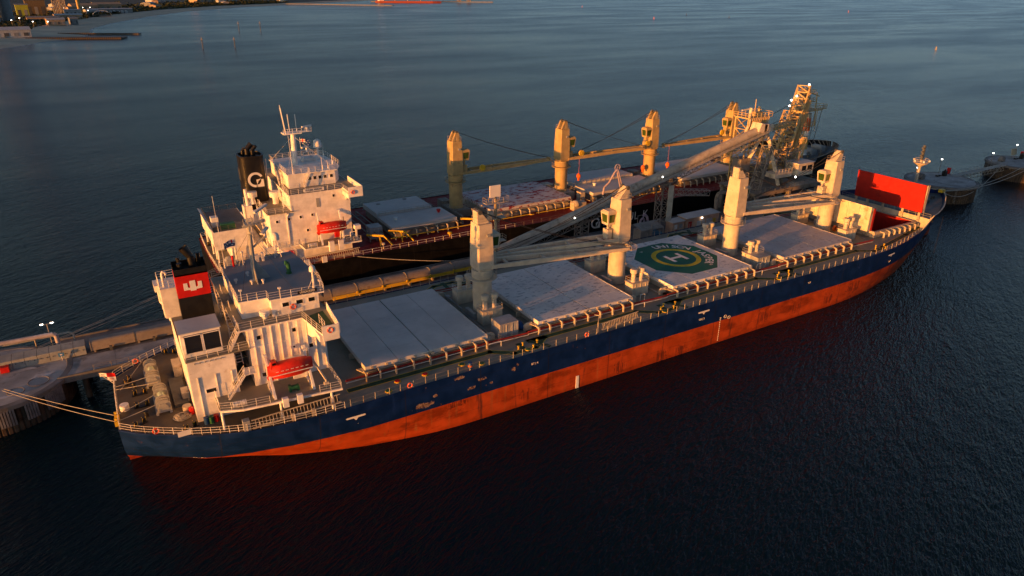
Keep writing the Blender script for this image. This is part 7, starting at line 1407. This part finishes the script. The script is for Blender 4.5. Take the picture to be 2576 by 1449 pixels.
for x, y, h, lab in ((-6, 1540, 40, 'lattice process tower behind the shore sheds'), (-14, 1420, 30, 'smaller lattice process tower left of the taller one')):
    r = T('process_tower', lab, 'tower', (x, y, 3)); mb = MB(); mb.truss((x, y, 2.5), (x, y, 3+h), 14, 10, 6, .7, upv=(1, 0, 0), r2=.4); mb.obj('frame', wm[1], r); mb = MB()
    for k in range(5): mb.cyl((x-5+k*2.4, y, 3), (x-5+k*2.4, y, 3+h*(.95-.05*(k % 3))), .9, n=8)
    mb.obj('columns', wm[2], r)
for i, (x, y) in enumerate(((-66, 1120), (-40, 1070), (-23, 1062), (-60, 1190), (-18, 1480), (-5, 1650), (12, 1660), (28, 1670), (41, 1680), (33, 1490))):
    lamp_post(x, y, 3, 11, 'small lit lamp among the shore works, '+('first', 'second', 'third', 'fourth', 'fifth', 'sixth', 'seventh', 'eighth', 'ninth', 'tenth')[i]+' from the near left', sz=.7, r_=.2)
# groynes
for (pts, lab, w_) in (([(-40, 893), (53, 858)], 'dark timber groyne with pale deck jutting from the beach', 20), ([(-12, 968), (74, 921)], 'thin dark groyne jutting from the beach, farther one', 6)):
    (x0, y0), (x1, y1) = pts; r = T('groyne', lab, 'groyne', ((x0+x1)/2, (y0+y1)/2, 0), 'groynes on the beach'); d = V3((x1-x0, y1-y0, 0)).normalized(); n = V3((-d.y, d.x, 0)); a, b = V3((x0, y0, 0)), V3((x1, y1, 0)); mb = MB(); mb.beam(a+V3((0, 0, 1.1)), b+V3((0, 0, 1.1)), w_, 1.4); mb.obj('deck', M('groyne_deck', (.14, .12, .10), .9), r)
    L = (b-a).length; k = int(L/2.2)
    for i in range(k): p = a+d*(i+.5)*L/k-n*(w_/2+.1); mb = MB(); mb.cyl(p+V3((0, 0, -2)), p+V3((0, 0, 2.3)), .6, n=6); mb.obj('timber_pile', pile, r)
# channel markers and buoys
for i, (x, y, h) in enumerate(((110.4, 678.5, 11), (140, 676, 10.5), (193, 935, 13), (220, 932, 13))):
    r = T('channel_marker', 'dark pile marker in the bay, '+('nearer pair, left', 'nearer pair, right', 'farther pair, left', 'farther pair, right')[i], 'marker', (x, y, 0), 'pile channel markers'); mb = MB(); mb.cyl((x, y, -2), (x, y, h*.75), .4, n=8); mb.obj('pile', dgrey, r); mb = MB(); mb.box(x-.9, x+.9, y-.9, y+.9, h*.75, h*.8); mb.cyl((x, y, h*.8), (x, y, h), .5, .1, n=6); mb.obj('topmark', steeld, r)
for i, (x, y) in enumerate(((772, 338), (1691, 1097), (1168, 1123), (969, 1002), (1150, 982), (1290, 1682))):
    s = .8 if i == 0 else 1.1; m_ = yellow if i == 0 else (orange if i % 2 else dgrey); r = T('buoy', ('yellow buoy alone on the right', 'buoy far away near the top right corner', 'orange buoy in the far middle distance', 'orange buoy left of the middle distance one', 'dark buoy right of the middle distance one', 'farthest small buoy left of centre')[i], 'buoy', (x, y, 0), 'navigation buoys'); mb = MB(); mb.lathe((x, y, -.5), [(1.0*s, 0), (1.1*s, .6*s), (1.0*s, 1.0*s), (.35*s, 1.3*s), (.25*s, 3.0*s), (.05, 3.1*s)], 10); mb.obj('float', m_, r); mb = MB(); mb.box(x-.5*s, x+.5*s, y-.08, y+.08, 2.4*s, 3.6*s); mb.box(x-.08, x+.08, y-.5*s, y+.5*s, 2.4*s, 3.6*s); mb.obj('topmark', m_, r)
# distant pier and red ship
r = T('distant_pier', 'long low pier far across the bay', 'pier', (670, 2010, 0)); a, b = V3((557, 2147, 0)), V3((784, 1880, 0)); mb = MB(); mb.beam(a+V3((0, 0, 3.5)), b+V3((0, 0, 3.5)), 9, 2.0); mb.obj('deck', concd, r)
for i in range(30): p = a.lerp(b, (i+.5)/30); d = (b-a).normalized(); n = V3((-d.y, d.x, 0)); mb = MB(); mb.cyl(p-n*4+V3((0, 0, -2)), p-n*4+V3((0, 0, 2.8)), .9, n=6); mb.obj('pile', pile, r)
r = T('ore_carrier', 'distant red hulled ship lying at a far berth', 'ship', (985, 2330, 0)); a, b = V3((900, 2330, 0)), V3((1085, 2215, 0)); d = (b-a).normalized(); n = V3((-d.y, d.x, 0)); mb = MB(); rings = []
for t, w_ in ((0, 9), (.06, 13), (.9, 13), (.96, 8), (1.02, 1)): c = a.lerp(b, t); rings.append([c-n*w_*.8+V3((0, 0, -2)), c-n*w_+V3((0, 0, 6)), c+n*w_+V3((0, 0, 6)), c+n*w_*.8+V3((0, 0, -2))])
mb.loft(rings); mb.obj('hull', M('far_hull_red', (.28, .06, .04), .6), r); mb = MB(); c = a.lerp(b, .08); mb.cb(c.x, c.y, 6, 16, 16, 16); mb.obj('superstructure', skin_w, r)
for t in (.3, .5, .7): c = a.lerp(b, t); mb = MB(); mb.cyl(c+V3((0, 0, 6)), c+V3((0, 0, 30)), 1.6, n=8); mb.beam(c+V3((0, 0, 26)), c+d*26+V3((0, 0, 24)), 1.5); mb.obj('deck_crane', steeld, r)
r = T('distant_berth', 'far loading berth with dark gantries beside the red ship', 'berth', (1150, 2300, 0)); mb = MB(); a, b = V3((900, 2375, 3)), V3((1270, 2180, 3)); mb.beam(a, b, 14, 3); mb.obj('deck', concd, r)
for t in (.72, .8): c = a.lerp(b, t); mb = MB(); mb.truss(c, c+V3((0, 0, 30)), 12, 8, 4, 1.2, upv=(1, 0, 0), r2=.8); mb.beam(c+V3((0, 0, 28)), c+d*30+V3((0, 0, 12)), 2); mb.obj('gantry', steeld, r)
